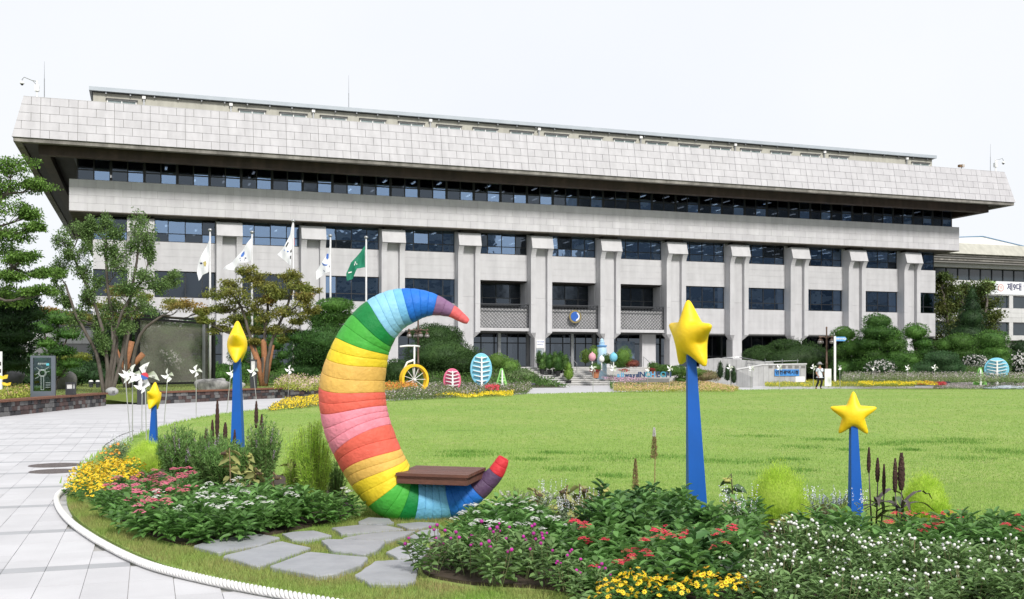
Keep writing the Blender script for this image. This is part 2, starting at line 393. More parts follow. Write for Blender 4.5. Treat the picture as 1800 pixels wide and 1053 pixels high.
# strip near rope
strip = GP([(100,860),(60,905),(180,965),(300,1015),(600,1075),(1100,1110),(1500,1110),(1500,1040),(900,1030),(760,880),(640,880),(400,860),(140,830)])
q = scatter(strip, 420000, rng); q = q[inpoly(q, lawn_np)]; q = outside_of(q, exc)
q3 = np.concatenate([q, np.full((len(q), 1), .033)], 1)
V, Fc = blades(q3, .055, .005, rng, .8)
stuff(ob('strip_grass', npmesh('strip_grass', V, Fc, grass_y)))['label'] = 'short grass between the rope edging and the flower beds'
# lawn proper, blade size grows with distance
VV = []
for (y0, y1, n, h, wd) in ((8.5, 14, 200000, .028, .006), (14, 22, 110000, .028, .011), (22, 36, 60000, .03, .02), (36, 76, 60000, .03, .045)):
    yy = rng.uniform(y0, y1, n); t = rng.uniform(-.40, .52, n); qq = np.stack([t*yy, yy], 1)
    qq = qq[inpoly(qq, lawn_np)]; qq = outside_of(qq, exc)
    qq = qq[~((qq[:, 1] < 10.3) & (qq[:, 0] < 0))]
    VV.append(blades(np.concatenate([qq, np.full((len(qq), 1), .033)], 1), h, wd, rng, .9))
V, Fc = join(VV); lg = stuff(ob('lawn_grass', npmesh('lawn_grass', V, Fc, grass_m))); lg['label'] = 'mown bright green lawn grass'
# darker tufts
VV = []
tufts = [(1370,1008-0,0)]
for (px, py) in [(1385,812),(1330,818),(1410,790),(1560,785),(1690,781),(1400,832),(1610,781),(1740,795),(1780,800),(1350,838),(850,803),(815,806),(1035,801),(1070,812),(1000,830),(1075,842),(820,798),(1450,776),(1330,770),(1250,815),(1600,795),(1690,776),(1500,795),(1700,810),(970,800),(930,812),(1160,808)]:
    x, y, _ = G(px, py); n = int(160+2.2*y*y**.5); sg_ = R.uniform(.10, .3); qq = np.stack([rng.normal(x, sg_*1.3, n), rng.normal(y, sg_, n), np.full(n, .03)], 1); VV.append(blades(qq, .06, .012, rng, .9))
V, Fc = join(VV); t_ = stuff(ob('grass_tufts', npmesh('grass_tufts', V, Fc, grass_d))); t_['label'] = 'darker longer grass tufts dotting the lawn'
# grass edge fringe
ed = np.array([p[:2] for p in LAWN]); sel = [i for i in range(len(ed)) if ed[i, 1] > 13 and ed[i, 0] < 22 and ed[i, 1] < 73]
VV = []
for i in sel:
    a, b = ed[i], ed[(i+1) % len(ed)]; n = int(60*np.linalg.norm(b-a)); t = rng.uniform(0, 1, (n, 1)); p_ = a+(b-a)*t+rng.normal(0, .07, (n, 2))
    VV.append(blades(np.concatenate([p_, np.full((n, 1), .0)], 1), .10, .02+.0005*a[1], rng, .8))
V, Fc = join(VV); t_ = stuff(ob('lawn_edge_grass', npmesh('lawn_edge_grass', V, Fc, grass_m))); t_['label'] = 'grass fringe along the lawn edge'

# rope edging
rope_pts = catmull([(-5.78,14.6),(-5.62,13.4),(-5.27,12.1),(-4.3,10.2),(-3.05,8.33),(-2.22,7.48),(-1.15,6.72),(0,6.1),(3,5.35),(7,5.0)], 60, False)
rp = np.array(rope_pts); seg = np.linalg.norm(np.diff(rp, axis=0), axis=1); cum = np.concatenate([[0], np.cumsum(seg)])
S = np.arange(0, cum[-1], .0085); rx = np.interp(S, cum, rp[:, 0]); ry = np.interp(S, cum, rp[:, 1])
tx = np.gradient(rx); ty = np.gradient(ry); l_ = np.hypot(tx, ty); nx, ny = -ty/l_, tx/l_
rope = thing('rope_edging', 'thick white twisted rope edging along the curved bed', 'rope')
rope_m = M('white rope', (.74, .735, .725), (.64, .63, .61), 9, .8, .3, 80)
for k in range(3):
    ph = 2*math.pi*S/.125+k*2*math.pi/3; ra = .0195
    cx_ = rx+nx*np.cos(ph)*ra; cy_ = ry+ny*np.cos(ph)*ra; cz_ = .036+np.sin(ph)*ra
    MB().tube(list(zip(cx_, cy_, cz_)), .0138, 7).build('strand', rope_m, rope, True)
MB().tube([(a_, b_, .036) for a_, b_ in zip(rx[::6], ry[::6])], .0135, 6).build('core', rope_m, rope, True)
# manhole covers
iron = M('cast iron', (.11, .09, .088), (.15, .125, .12), 10, .6, .6, 40, metal=.3)
for (px, py, wpx, lb_) in ((97,818,47,'farther round iron manhole cover in the paving'),(97,828.5,46,'nearer round iron manhole cover in the paving')):
    x, y, _ = G(px, py); r = wpx*y/F*.93
    o = thing('manhole_cover', lb_, 'manhole cover', (x, y, .001)); MB().lathe([(r, -.02), (r, .004), (r*.93, .006), (r*.92, .003), (.001, .003)], 40).build('rim', iron, o)
    m_ = MB()
    for rr_ in np.arange(.1, r*.9, .09):
        for a in np.arange(0, 2*math.pi, .07/rr_): m_.box(rr_*math.cos(a)-.014, rr_*math.cos(a)+.014, rr_*math.sin(a)-.014, rr_*math.sin(a)+.014, .002, .007)
    stuff(m_.build('tread_studs', M('worn iron', (.2, .175, .165), metal=.3, rough=.5), o))
# building and everything after it
# ============================================================ CITY HALL
HALL = thing('city_hall', 'long four storey granite city hall with overhanging tiled roof and rows of fin pillars', 'building', (B0[0], B0[1], 0), YAW)
UL, UR = -42.3, 43.2
PC = [-38.57+7.08*i for i in range(12)]
WD = 55
# main masses
MB().box(UL, UR, -.0, WD, 14.11+.0, 14.12).box(-44.0+.04, 44.9-.04, -1.66, WD, 14.13, 16.66).build('parapet_core', joint, HALL)
MB().box(-44.0, 44.9, -1.7, WD+.1, 14.05, 14.128).build('band_soffit', M('weathered band soffit', (.13, .115, .095), (.07, .062, .052), .5, .85, streak=.3), HALL)
# right flank of the band
m_ = MB()
for i in range(4): m_.box(44.86, 44.9, -1.66, WD, 14.14+i*.63, 14.14+(i+1)*.63-.012)
m_.build('band_flank', stone, HALL)
pw = (44.9+44.0)/66; pmesh = MB().box(.006, pw-.006, -.04, 0, .006, .63).mesh('band_panel', stone_p)
pmesh2 = MB().box(.006, pw*.5-.006, -.04, 0, .006, .63).mesh('band_panel', stone_p)
for r_ in range(4):
    k = 0
    for i in range(66 if r_ % 2 == 0 else 67):
        off = 0 if r_ % 2 == 0 else -.5
        u0 = -44.0+(i+off)*pw
        if off and i == 0: ob('band_panel', pmesh2, HALL, (-44.0, -1.66, 14.13+r_*.636)); continue
        if off and i == 66: ob('band_panel', pmesh2, HALL, (44.9-pw*.5, -1.66, 14.13+r_*.636)); continue
        ob('band_panel', pmesh, HALL, (u0, -1.66+R.uniform(-.004, .004), 14.13+r_*.636))
# roof
E0, E1 = -47.78, 48.9; z0, z1 = 18.98, 22.30; t = .75
MB().hexa([(E0+.06,-5.44,z0+.01),(E1-.06,-5.44,z0+.01),(E1-.06,WD+5.5,z0+.01),(E0+.06,WD+5.5,z0+.01),(E0+t+.06,-5.44+t,z1-.02),(E1-t-.06,-5.44+t,z1-.02),(E1-t-.06,WD+5.5-t,z1-.02),(E0+t+.06,WD+5.5-t,z1-.02)]).build('roof', joint, HALL)
m_ = MB().box(E0+.12, E1-.12, -5.38, -4.85, 18.68, 18.975).box(E0+.12, E0+.65, -4.85, WD+5, 18.68, 18.975).box(E1-.65, E1-.12, -4.85, WD+5, 18.68, 18.975)
m_.build('eave_lip', lipm, HALL)
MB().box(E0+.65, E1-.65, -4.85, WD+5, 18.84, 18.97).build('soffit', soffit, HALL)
r2 = 3.75
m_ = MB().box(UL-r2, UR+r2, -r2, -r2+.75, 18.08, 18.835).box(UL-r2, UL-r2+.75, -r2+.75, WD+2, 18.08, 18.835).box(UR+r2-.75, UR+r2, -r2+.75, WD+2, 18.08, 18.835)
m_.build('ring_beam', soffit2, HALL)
m_ = MB().box(UL-1.4, UR+1.4, -1.35, WD, 18.5, 18.83); m_.build('window_head', frame_m, HALL)
# fascia panels: 5 courses following the slope
Lf = math.hypot(t, z1-z0); ang = math.atan2(t, z1-z0); bay = (E1-E0)/36.5; ch = Lf/5
big = {}
def fas(wd):
    k = round(wd, 3)
    if k not in big: big[k] = MB().box(.014, wd-.014, -.035, .03, .014, ch-.012).mesh('fascia_panel', stone_f)
    return big[k]
cells = []
for r_ in range(5):
    za = r_*ch; ua, ub = E0+t*za/Lf*1.0, E1-t*za/Lf
    for b_ in range(37):
        cuts = [0, .25, .75, 1] if r_ % 2 == 0 else [0, .5, 1]
        for j in range(len(cuts)-1):
            a, b = E0+(b_-.25+cuts[j])*bay, E0+(b_-.25+cuts[j+1])*bay
            a, b = max(a, ua), min(b, ub)
            if a-ua < .45: a = ua
            if ub-b < .45: b = ub
            if b-a > .25: cells.append((a, b, r_))
cells.sort(key=lambda c: c[0])
rest = MB()
for i, (a, b, r_) in enumerate(cells):
    y = -5.5+math.sin(ang)*r_*ch; z = z0+math.cos(ang)*r_*ch
    if abs(a-(E0+t*r_/5)) < .01 or abs(b-(E1-t*r_/5)) < .01:
        da = t/5*(1 if abs(a-(E0+t*r_/5)) < .01 else 0); db = t/5*(1 if abs(b-(E1-t*r_/5)) < .01 else 0); w_ = b-a
        m_ = MB().hexa([(.014, -.035, .014), (w_-.014, -.035, .014), (w_-.014, .03, .014), (.014, .03, .014), (.014+da, -.035, ch-.012), (w_-.014-db, -.035, ch-.012), (w_-.014-db, .03, ch-.012), (.014+da, .03, ch-.012)])
        o = m_.build('fascia_panel', stone_f, HALL, loc=(a, y+.03, z)); o.rotation_euler.x = -ang
    elif i < 290:
        o = ob('fascia_panel', fas(b-a), HALL, (a, y+.03+R.uniform(-.006, .006), z)); o.rotation_euler.x = -ang
    else:
        M4 = Matrix.Translation((a, y+.03, z)) @ Matrix.Rotation(-ang, 4, 'X'); mm = MB().box(.014, b-a-.014, -.035+R.uniform(-.006, .006), .03, .014, ch-.012)
        rest.add([tuple(M4 @ Vector(v)) for v in mm.v], mm.f)
stone_fi = M('fascia granite far', (.50, .49, .51), (.455, .445, .465), 1.0, .7, .12, 30, island=.045, streak=.06)
stuff(rest.build('fascia_panels', stone_fi, HALL))
MB().box(E0+t, E1-t, -5.5+t-.02, -5.5+t+.5, z1-.03, z1+.015).build('coping', stone_f, HALL)

# spandrels
def spandrel(u0, u1, za, zb, rows_=4):
    m_ = MB(); h = (zb-za)/rows_
    for i in range(rows_): m_.box(u0, u1, 0, .34, za+i*h+(0.005 if i else 0), za+(i+1)*h-.005)
    m_.box(u0+.01, u1-.01, .02, .33, za+.01, zb-.01)
    m_.build('spandrel', stone, HALL)
gaps = [(UL, PC[0]-1.06)]+[(PC[i]+1.06, PC[i+1]-1.06) for i in range(11)]+[(PC[-1]+1.06, UR)]
ENT = (5, 6, 7)
for k, (a, b) in enumerate(gaps):
    spandrel(a, b, 9.63, 12.07)
    if k not in ENT: spandrel(a, b, 4.9, 7.40)
# windows
wcache = {}
def window(u0, u1, za, zb, wp, cols, mz, gl, name='window', thick=.07, depth=.1, bright=None):
    wd = u1-u0; hh = zb-za; key = (round(wd, 2), round(hh, 2), tuple(cols), mz, thick)
    if key not in wcache:
        m_ = MB(); xs = [0]+list(np.cumsum(cols)/sum(cols)*wd)
        for i, x in enumerate(xs):
            xa, xb = (x, x+thick) if i == 0 else ((x-thick, x) if i == len(xs)-1 else (x-thick/2, x+thick/2)); m_.box(xa, xb, 0, depth, 0, hh)
        zs = [0]+([mz] if mz else [])+[hh]
        for j, z in enumerate(zs):
            a_, b_ = (z, z+thick) if j == 0 else ((z-thick, z) if j == len(zs)-1 else (z-thick/2, z+thick/2))
            m_.box(0, wd, .004, depth-.004, a_, b_)
        fr = m_.mesh(name, frame_m); pn = {}
        for i in range(len(xs)-1):
            for j in range(len(zs)-1):
                pn[(i, j)] = (xs[i], zs[j], xs[i+1]-xs[i], zs[j+1]-zs[j])
        wcache[key] = (fr, pn, {})
    fr, pn, pm_ = wcache[key]
    f = ob(name, fr, HALL, (u0, wp, za))
    for (i, j), (x, z, pw_, ph_) in pn.items():
        mt = gl(i, j); k2 = (round(pw_, 3), round(ph_, 3), mt.name)
        if k2 not in pm_: pm_[k2] = MB().box(0, pw_, .045, .055, 0, ph_).mesh('pane', mt)
        p = ob('pane', pm_[k2], f, (x, 0, z)); p.rotation_euler = (R.gauss(0, .010), 0, R.gauss(0, .012))
    return f
blind = M('beige blind', (.33, .29, .23), (.28, .25, .2), 1, .9); blindg = M('grey brown blind', (.10, .088, .08), (.075, .068, .062), .8, .9)
pale_blind = M('pale blind', (.42, .42, .40), (.36, .36, .34), 1, .9)
for k, (a, b) in enumerate(gaps):
    nc = [.8, 1, 1, .8] if 0 < k < 12 else ([1, 1] if k == 0 else [1, 1])
    window(a, b, 12.08, 14.10, .22, nc, .72, lambda i, j: glass_a if R.random() < .85 else glass_b)
    if k in ENT:
        window(a, b, 7.4, 9.5, 1.9, nc, .72, lambda i, j: glass_b)
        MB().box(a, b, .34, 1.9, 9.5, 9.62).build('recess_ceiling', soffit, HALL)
        MB().box(a, b, -.05, .2, 5.2, 7.0).build('balcony_wall', stone, HALL)
        MB().box(a-.05, b+.05, -.5, .3, 4.9, 5.19).build('balcony_beam', stone, HALL)
        MB().box(a, b, .3, 2.1, 5.0, 5.18).build('balcony_floor', joint, HALL)
        MB().box(b-.02, b+.3, .35, 2, 5, 9.6).build('recess_cheek', stone, HALL); MB().box(a-.3, a+.02, .35, 2, 5, 9.6).build('recess_cheek', stone, HALL)
        # lattice screen
        m_ = MB(); w_, h_ = b-a, 2.2; st = .33; n_ = int((w_+h_)/st)+1
        def bar(p, q, y, th=.032):
            d = Vector((q[0]-p[0], q[1]-p[1])); 
            if d.length < .02: return
            d.normalize(); nx_, nz_ = -d.y*th/2, d.x*th/2
            m_.prism([(p[0]+nx_, p[1]+nz_), (q[0]+nx_, q[1]+nz_), (q[0]-nx_, q[1]-nz_), (p[0]-nx_, p[1]-nz_)], y, y+.025, 'y')
        for i in range(n_+1):
            c = i*st
            x0, x1 = max(0, c-h_), min(w_, c)
            bar((x0, c-x0), (x1, c-x1), -.30)
            bar((x0, h_-(c-x0)), (x1, h_-(c-x1)), -.27)
        m_.box(0, w_, -.34, -.22, 2.15, 2.25).box(0, w_, -.33, -.23, -.02, .04).box(-.02, .05, -.33, -.23, 0, 2.2).box(w_-.05, w_+.02, -.33, -.23, 0, 2.2).box(0, w_, -.33, -.23, 1.78, 1.82)
        m_.build('lattice_screen', dark, HALL, loc=(a, -.08, 5.2))
    else:
        mode = 2 if k in (1, 2) else (1 if k == 4 else 0)
        window(a, b, 7.41, 9.62, .2, nc, .68 if k not in (1, 2) else None, lambda i, j: glass_a if k > 2 or k == 3 else glass_b)
        if mode == 2: 
            for i in range(4): MB().box(a+.1+i*(b-a)/4, a+(i+1)*(b-a)/4-.05, .42, .45, 7.45, 9.6).build('blind', blindg, HALL)
        if k in (3, 4, 5):
            for i in range(4):
                if k == 3 or i in (1, 2): MB().box(a+.1+i*(b-a)/4, a+(i+1)*(b-a)/4-.05, .42, .45, 8.15, 9.6).build('blind', [pale_blind, blind, blind, pale_blind][i] if k == 4 else pale_blind, HALL)
# ribbon of fifth row glazing, 33 double windows
n5 = 34; g0, g1 = -43.45, 44.4; dw5 = (g1-g0)/n5
for i in range(n5):
    window(g0+i*dw5, g0+(i+1)*dw5-.02, 16.67, 18.5, -1.2, [1, 1], .88, (lambda i_, j: (glass_b if i_ == 0 or (i in (12, 14, 18, 20, 25, 29) and R.random() < .8) else glass_a)), thick=.1)
MB().box(UR+1.18, UR+1.22, -1.1, WD-2, 16.67, 18.5).build('side_glazing', frame_m, HALL)
# interiors: ceilings, floors, back walls
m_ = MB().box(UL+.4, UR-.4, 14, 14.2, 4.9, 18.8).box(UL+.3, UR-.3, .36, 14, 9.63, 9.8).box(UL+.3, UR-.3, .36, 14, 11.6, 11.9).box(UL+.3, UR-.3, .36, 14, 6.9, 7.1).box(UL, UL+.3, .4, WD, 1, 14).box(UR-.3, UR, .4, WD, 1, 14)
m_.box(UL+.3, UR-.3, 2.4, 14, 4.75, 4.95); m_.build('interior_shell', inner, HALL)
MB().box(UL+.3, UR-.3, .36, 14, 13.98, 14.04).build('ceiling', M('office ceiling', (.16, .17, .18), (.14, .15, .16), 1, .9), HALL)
lmesh = MB().box(-.09, .09, -.6, .6, -.03, 0).mesh('ceiling_light', lampm)
for (zc, ws, prob) in ((13.97, (1.6, 4.0, 6.8, 10), .45), (18.48, (1.0, 3.6, 6.6), .42), (9.62, (2.2, 5.5), .12)):
    for wv in ws:
        u = UL+1.2
        while u < UR-1:
            if R.random() < prob*(.8 if u < -20 else 1.25): ob('ceiling_light', lmesh, HALL, (u+R.uniform(-.2, .2), wv+R.uniform(-.3, .3), zc))
            u += 2.36
# ground floor
MB().box(UL-.2, UR+.3, -6.0, WD, -.1, 1.54).build('terrace', M('terrace granite', (.46, .455, .45), (.40, .395, .39), 1.3, .8), HALL)
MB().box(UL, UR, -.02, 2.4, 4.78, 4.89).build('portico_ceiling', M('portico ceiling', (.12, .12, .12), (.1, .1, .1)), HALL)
for k, (a, b) in enumerate(gaps):
    a2, b2 = a-1.06, b+1.06
    if k in (0,): a2 = a
    if k in (12,): b2 = b
    window(a2+.0, b2-.02, 1.55, 4.77, 2.4, [1, 1, 1.2, 1.2, 1, 1] if 0 < k < 12 else [1, 1], 2.3 if k in ENT else 1.1, lambda i, j: glass_c, 'shop_window' if 0 else 'ground_window', .09)
for u in (-6.6, -3.9+.2, .9, 3.2, 9.0): MB().box(u, u+.28, 1.6, 1.9, 1.55, 4.78).build('door_post', steel, HALL)
MB().box(8.2, 9.7, .9, 1.5, 1.55, 4.78).build('portico_pier', stone, HALL)
o = MB().box(0, 2.0, 0, .06, 0, 1.7).build('notice_board', M('notice board', (.10, .16, .25), (.25, .3, .36), 3, .4), HALL, loc=(6.0, 2.2, 2.4))
# pillars
col_mesh = MB().box(-.53, .53, -.6, .6, 1.55, 4.3).box(-.578, .578, -.6, .36, 4.305, 8.0).box(-.578, .578, -.6, .36, 8.012, 12.62).box(-1.06, 1.06, .0, .36, 4.9, 14.0).mesh('pillar', stone)
neck = MB().box(-.75, .75, -.95, .3, 13.79, 14.05).mesh('neck', soffit)
def finm(s):
    a, b = (.582, 1.06)
    def X(x): return x*s
    m_ = MB()
    def bx(z0_, z1_): m_.box(min(X(a), X(b)), max(X(a), X(b)), -1.0, 0, z0_, z1_)
    bx(4.75, 7.35); bx(7.362, 11.5)
    m_.prism([(0, 11.5), (-1.0, 11.5), (-1.01, 11.75), (-1.05, 11.97), (-1.13, 12.18), (-1.24, 12.38), (-1.40, 12.61), (0, 12.61)], min(X(a), X(b)), max(X(a), X(b)), 'x')
    m_.hexa([(X(.50), -.6, 4.2), (X(.54), -.6, 4.2), (X(.54), 0, 4.2), (X(.50), 0, 4.2), (X(a-.02), -1.0, 4.749), (X(b), -1.0, 4.749), (X(b), 0, 4.749), (X(a-.02), 0, 4.749)])
    return m_.mesh('fin', stone)
fins = [finm(-1), finm(1)]
capm = MB().prism([(.3, 13.78), (-1.08, 13.78), (-1.45, 12.62), (.3, 12.62)], -1.065, 1.065, 'x').mesh('cap', stone)
for u in PC:
    p = ob('pillar', col_mesh, HALL, (u, 0, 0))
    ob('fin', fins[0], p); ob('fin', fins[1], p); ob('cap', capm, p); ob('neck', neck, p)
# emblem on the middle lattice
em = ob('emblem', MB().lathe([(.001, 0), (.62, 0), (.62, .06), (.001, .06)], 32).mesh('emblem', M('gilt metal', (.42, .34, .16), (.3, .24, .12), 8, .4, metal=.6)), HALL, (.45, -.45, 6.35)); em.rotation_euler.x = math.pi/2
e2 = ob('emblem_disc', MB().lathe([(.001, .06), (.47, .06), (.46, .09), (.001, .09)], 32).mesh('emblem_disc', M('emblem blue', (.03, .12, .45), (.03, .1, .38), 3, .4)), em)
m_ = MB(); pts = [(.42*math.cos(a), .42*math.sin(a)) for a in np.linspace(-1.5, 1.2, 14)]+[(.05+.27*math.cos(a), .02+.27*math.sin(a)) for a in np.linspace(1.1, -1.3, 12)]
m_.prism(pts, .09, .1); m_.build('swoosh', whitep, em)
m_ = MB()
for i in range(24):
    a = 2*math.pi*i/24; m_.box(.58*math.cos(a)-.05, .58*math.cos(a)+.05, .58*math.sin(a)-.05, .58*math.sin(a)+.05, .02, .08)
m_.build('scalloped_rim', MATS['gilt metal'], em)
# poster on the entrance column
po = MB().box(-.38, .38, -.03, 0, 0, .75).build('poster', whitep, HALL, loc=(PC[5]+.0, -.62, 3.35)); MB().box(-.38, .38, -.03, 0, 0, .62).build('poster', M('dark photo poster', (.12, .17, .22), (.4, .42, .42), 6, .5), HALL, loc=(PC[5], -.62, 2.65))
bi = M('blue ink', (.05, .1, .4))
text('시민과 함께', .15, bi, po, (0, -.035, .55)); text('종합안내실', .13, bi, po, (0, -.035, .3))
MB().box(PC[5]-.62, PC[5]+.62, -.68, -.6, 1.55, 2.1).build('plinth', M('grey plinth', (.25, .25, .26)), HALL)
# penthouse
PH = ob('penthouse', MB().box(UL, UR-.1, .4, 30, z1-.03, 24.34).mesh('penthouse', beige), HALL)
MB().box(UL-.3, UR+.2, 0, 30.5, 24.34, 24.66).build('metal_parapet', bluegrey, PH)
MB().box(UL-.1, UR, .3, 30.2, 24.27, 24.335).build('gutter', dark, PH)
bk = MB().box(-.05, .05, .15, .42, 24.16, 24.33).mesh('bracket', steel)
u = UL+1
while u < UR: ob('bracket', bk, PH, (u, 0, 0)); u += 1.9
for (xa, xb) in [(188,240),(420,466),(492.6,538.7),(564,609),(633,677),(701,745),(768,810),(832,874),(897,937),(958,998),(1019,1058),(1079,1116),(1136,1173),(1193,1229),(1248,1284),(1302,1337),(1355,1390),(1408,1440),(1458,1490),(1603,1633)]:
    ua, ub = Uof(xa, .4), Uof(xb, .4); wd_ = ub-ua
    f = MB().box(0, wd_, .32, .39, 1.36, 1.43).box(0, .08, .34, .4, 0, 1.36).box(wd_-.08, wd_, .34, .4, 0, 1.36).box(wd_/2-.04, wd_/2+.04, .34, .4, 0, 1.36).build('window', whitep, PH, loc=(ua, 0, 22.35))
    MB().box(.08, wd_-.08, .38, .39, 0, 1.36).build('pane', M('green grey window glass', (.16, .2, .2), (.3, .36, .36), 1.5, .1, spec=.8), f)
    MB().box(-.1, wd_+.1, .2, .4, 1.43, 1.50).build('hood', M('hood', (.1, .1, .1)), f)
for px in (253, 406, 551, 757, 948, 1127, 1293, 1450, 1595):
    u = Uof(px, .2); dp = MB().box(u-.06, u+.06, .24, .36, z1, 24.1).build('downpipe', steel, PH); MB().box(u-.14, u+.14, .15, .385, 24.0, 24.25).build('hopper', whitep, dp)

# roof top things (placed in the hall's own axes)
def hall_thing(name, label, cat, u, w_, z, group=None):
    x, y, _ = loc2w(u, w_); return thing(name, label, cat, (x, y, z), YAW, group)
zr = z1+.03
for px, top, lab in ((78, 108, 'thin lightning rod standing at the left end of the roof'), (613, 132, 'thin lightning rod above the middle of the penthouse'), (1741, 253, 'thin lightning rod near the right end of the roof')):
    w_ = -4.0 if px != 613 else 3; zb = zr if px != 613 else 24.66; u = Uof(px, w_); zt = Zof(px, top, w_)
    o = hall_thing('lightning_rod', lab, 'lightning rod', u, w_, zb); MB().tube([(0, 0, 0), (0, 0, (zt-zb)*.55)], .035, 6).tube([(0, 0, (zt-zb)*.55), (0, 0, zt-zb)], [.022, .01], 6).build('rod', steel, o)
    MB().box(-.1, .1, -.1, .1, -.02, .08).build('foot', dark, o)
for px, sgn, lab in ((65, -1, 'white dome security camera on a bent arm at the left roof corner'), (1750, 1, 'white dome security camera on a bent arm at the right roof corner')):
    w_ = -4.2; u = Uof(px, w_); o = hall_thing('security_camera', lab, 'security camera', u, w_, zr)
    MB().tube([(0, 0, 0), (0, 0, 1.36)], .07, 8).build('pole', whitep, o); MB().box(-.16, .16, -.16, .16, .55, 1.0).build('control_box', whitep, o)
    MB().tube([(0, 0, 1.3), (sgn*.35, 0, 1.35), (sgn*.9, 0, 1.55), (sgn*1.05, 0, 1.36), (sgn*1.05, 0, 1.2)], .03, 6).tube([(0, 0, 1.0), (sgn*.3, 0, 1.33)], .025, 6).build('arm', steel, o)
    d = MB().lathe([(.02, .15), (.13, .1), (.16, 0), (.16, -.08), (.12, -.09)], 12, (sgn*1.05, 0, 1.1)).build('housing', whitep, o, True)
    MB().ball((sgn*1.05, 0, 1.0), .11, 10, 6).build('dome', dark, d, True)
o = hall_thing('floodlight', 'small twin floodlight on the roof edge near the right end', 'floodlight', Uof(1690, -4), -4, zr)
MB().tube([(0, 0, 0), (0, 0, .35)], .04, 6).build('stem', dark, o); MB().box(-.35, -.05, -.15, .15, .3, .55).build('lamp_head', M('brown lamp', (.2, .12, .06)), o); MB().box(.02, .3, -.15, .15, .32, .6).build('lamp_head', M('pale lamp', (.5, .45, .4)), o)

# ============================================================ COUNCIL BUILDING (right) and ANNEX (left)
W2 = 25.0; Uw = Uof(1560, W2); Ue = Uof(2100, W2)
CB = thing('council_building', 'white council building behind the trees at the right edge', 'building', (B0[0], B0[1], 0), YAW)
def zc(py, px=1740): return Zof(px, py, W2)
white_s = M('white granite', (.60, .60, .60), (.54, .54, .54), 1.2, .75, .1, 25, obj=.04, streak=.06)
MB().box(Uw, Ue, W2+.5, W2+40, 0, zc(455)).build('wall_core', joint, CB)
zt0, zt1 = zc(452), zc(432)
MB().hexa([(Uw-2, W2-2.5, zt0), (Ue+2, W2-2.5, zt0), (Ue+2, W2+40, zt0), (Uw-2, W2+40, zt0), (Uw-1, W2-1.2, zt1), (Ue+2, W2-1.2, zt1), (Ue+2, W2+40, zt1), (Uw-1, W2+40, zt1)]).build('fascia', beige, CB)
um = Uof(1718, W2+4)
MB().prism([(Uw+3, zt1), (um, zc(411)), (um+30, zc(411)-4.5), (um+30, zt1)], W2+3, W2+30, 'y').build('gable_roof', whitep, CB)
MB().tube([(Uw+2, W2+2.95, zt1+.6), (um, W2+2.95, zc(411)+.05), (um+30, W2+2.95, zc(411)-4.4)], .07, 5).build('verge', M('blue trim', (.12, .25, .4)), CB)
za_, zb_ = zc(467), zt0
for i in range(4):
    z = za_+(zb_-za_)*i/4; MB().box(Uw-1, Ue, W2-2.2+i*-.0+.5*(3-i)*.3, W2, z, z+.30).build('soffit_slat', [joint, lipm][i % 2], CB)
MB().box(Uw, Ue, W2-1.0, W2, zc(473), zc(466)).build('beam', white_s, CB)
MB().box(Uw, Ue, W2+.2, W2+.5, zc(494), zc(473)).build('glass_band', M('dark reflective glazing', (.02, .03, .04), (.03, .045, .055), .5, .08, spec=.8), CB)
for i in range(26): MB().box(0, .12, W2+.1, W2+.2, zc(494), zc(473)).build('mullion', frame_m, CB, loc=(Uw+i*2, 0, 0))
zs = [zc(494), zc(519)]; 
def panel_rows(za, zb, n_):
    h = (za-zb)/n_; pmm = MB().box(.01, 2.9, W2-.05, W2, .01, h-.01).mesh('wall_panel', white_s)
    for j in range(n_):
        for i in range(int((Ue-Uw)/2.91)): 
            if Uw+i*2.91 > Uof(1620, W2): ob('wall_panel', pmm, CB, (Uw+i*2.91, 0, zb+j*h))
    MB().box(Uw, Ue, W2, W2+.5, zb, za).build('backing', joint, CB)
panel_rows(zc(494), zc(519), 3); panel_rows(zc(541), zc(566), 3); panel_rows(zc(589), zc(598), 1)
for (ya, yb) in ((519, 541), (566, 589)):
    uu = Uw
    while uu < Ue:
        f = MB().box(0, .7, W2-.04, W2+.4, zc(yb), zc(ya)).build('pier', white_s, CB, loc=(uu, 0, 0)); 
        MB().box(.7, 7, W2+.25, W2+.3, zc(yb), zc(ya)).build('window', MATS['dark reflective glazing'], CB, loc=(uu, 0, 0)); uu += 7
ba = hall_thing('banner', 'green and white banner hung on the white council building, right edge', 'banner', Uof(1729, W2-.1), W2-.1, 0)
bl = Uof(1729, W2-.1); bw = Uof(1980, W2-.1)-bl
MB().box(0, bw, -.04, 0, zc(517), zc(494)).build('cloth', M('banner cloth', (.78, .79, .83), (.74, .76, .80), .5, .7), ba)
m_ = MB(); m_.prism([(0.02, zc(516.8)), (1.0, zc(516.8)), (2.2, zc(494.2)), (.02, zc(494.2))], -.046, -.042, 'y'); m_.build('green_corner', M('leaf green print', (.35, .55, .18), (.5, .66, .35), .6), ba)
zz = (zc(505.5)); nav = M('navy ink', (.04, .04, .12))
MB().prism([(3.05+.52*math.cos(a), zz+.52*math.sin(a)) for a in np.linspace(0, 2*math.pi, 24)[:-1]], -.05, -.043, 'y').build('round_logo', M('red ink', (.6, .25, .25), (.7, .35, .3)), ba)
MB().prism([(3.05+.42*math.cos(a), zz+.42*math.sin(a)) for a in np.linspace(0, 2*math.pi, 24)[:-1]], -.055, -.051, 'y').build('logo_centre', whitep, ba)
text('의', .5, MATS['red ink'], ba, (3.05, -.06, zz)); bt = text('제9대 인천광역시의회', 1.15, nav, ba, (0, -.05, zz+.1), bold=.02); bt.location.x = 4.15-min(v.co.x for v in bt.data.vertices)
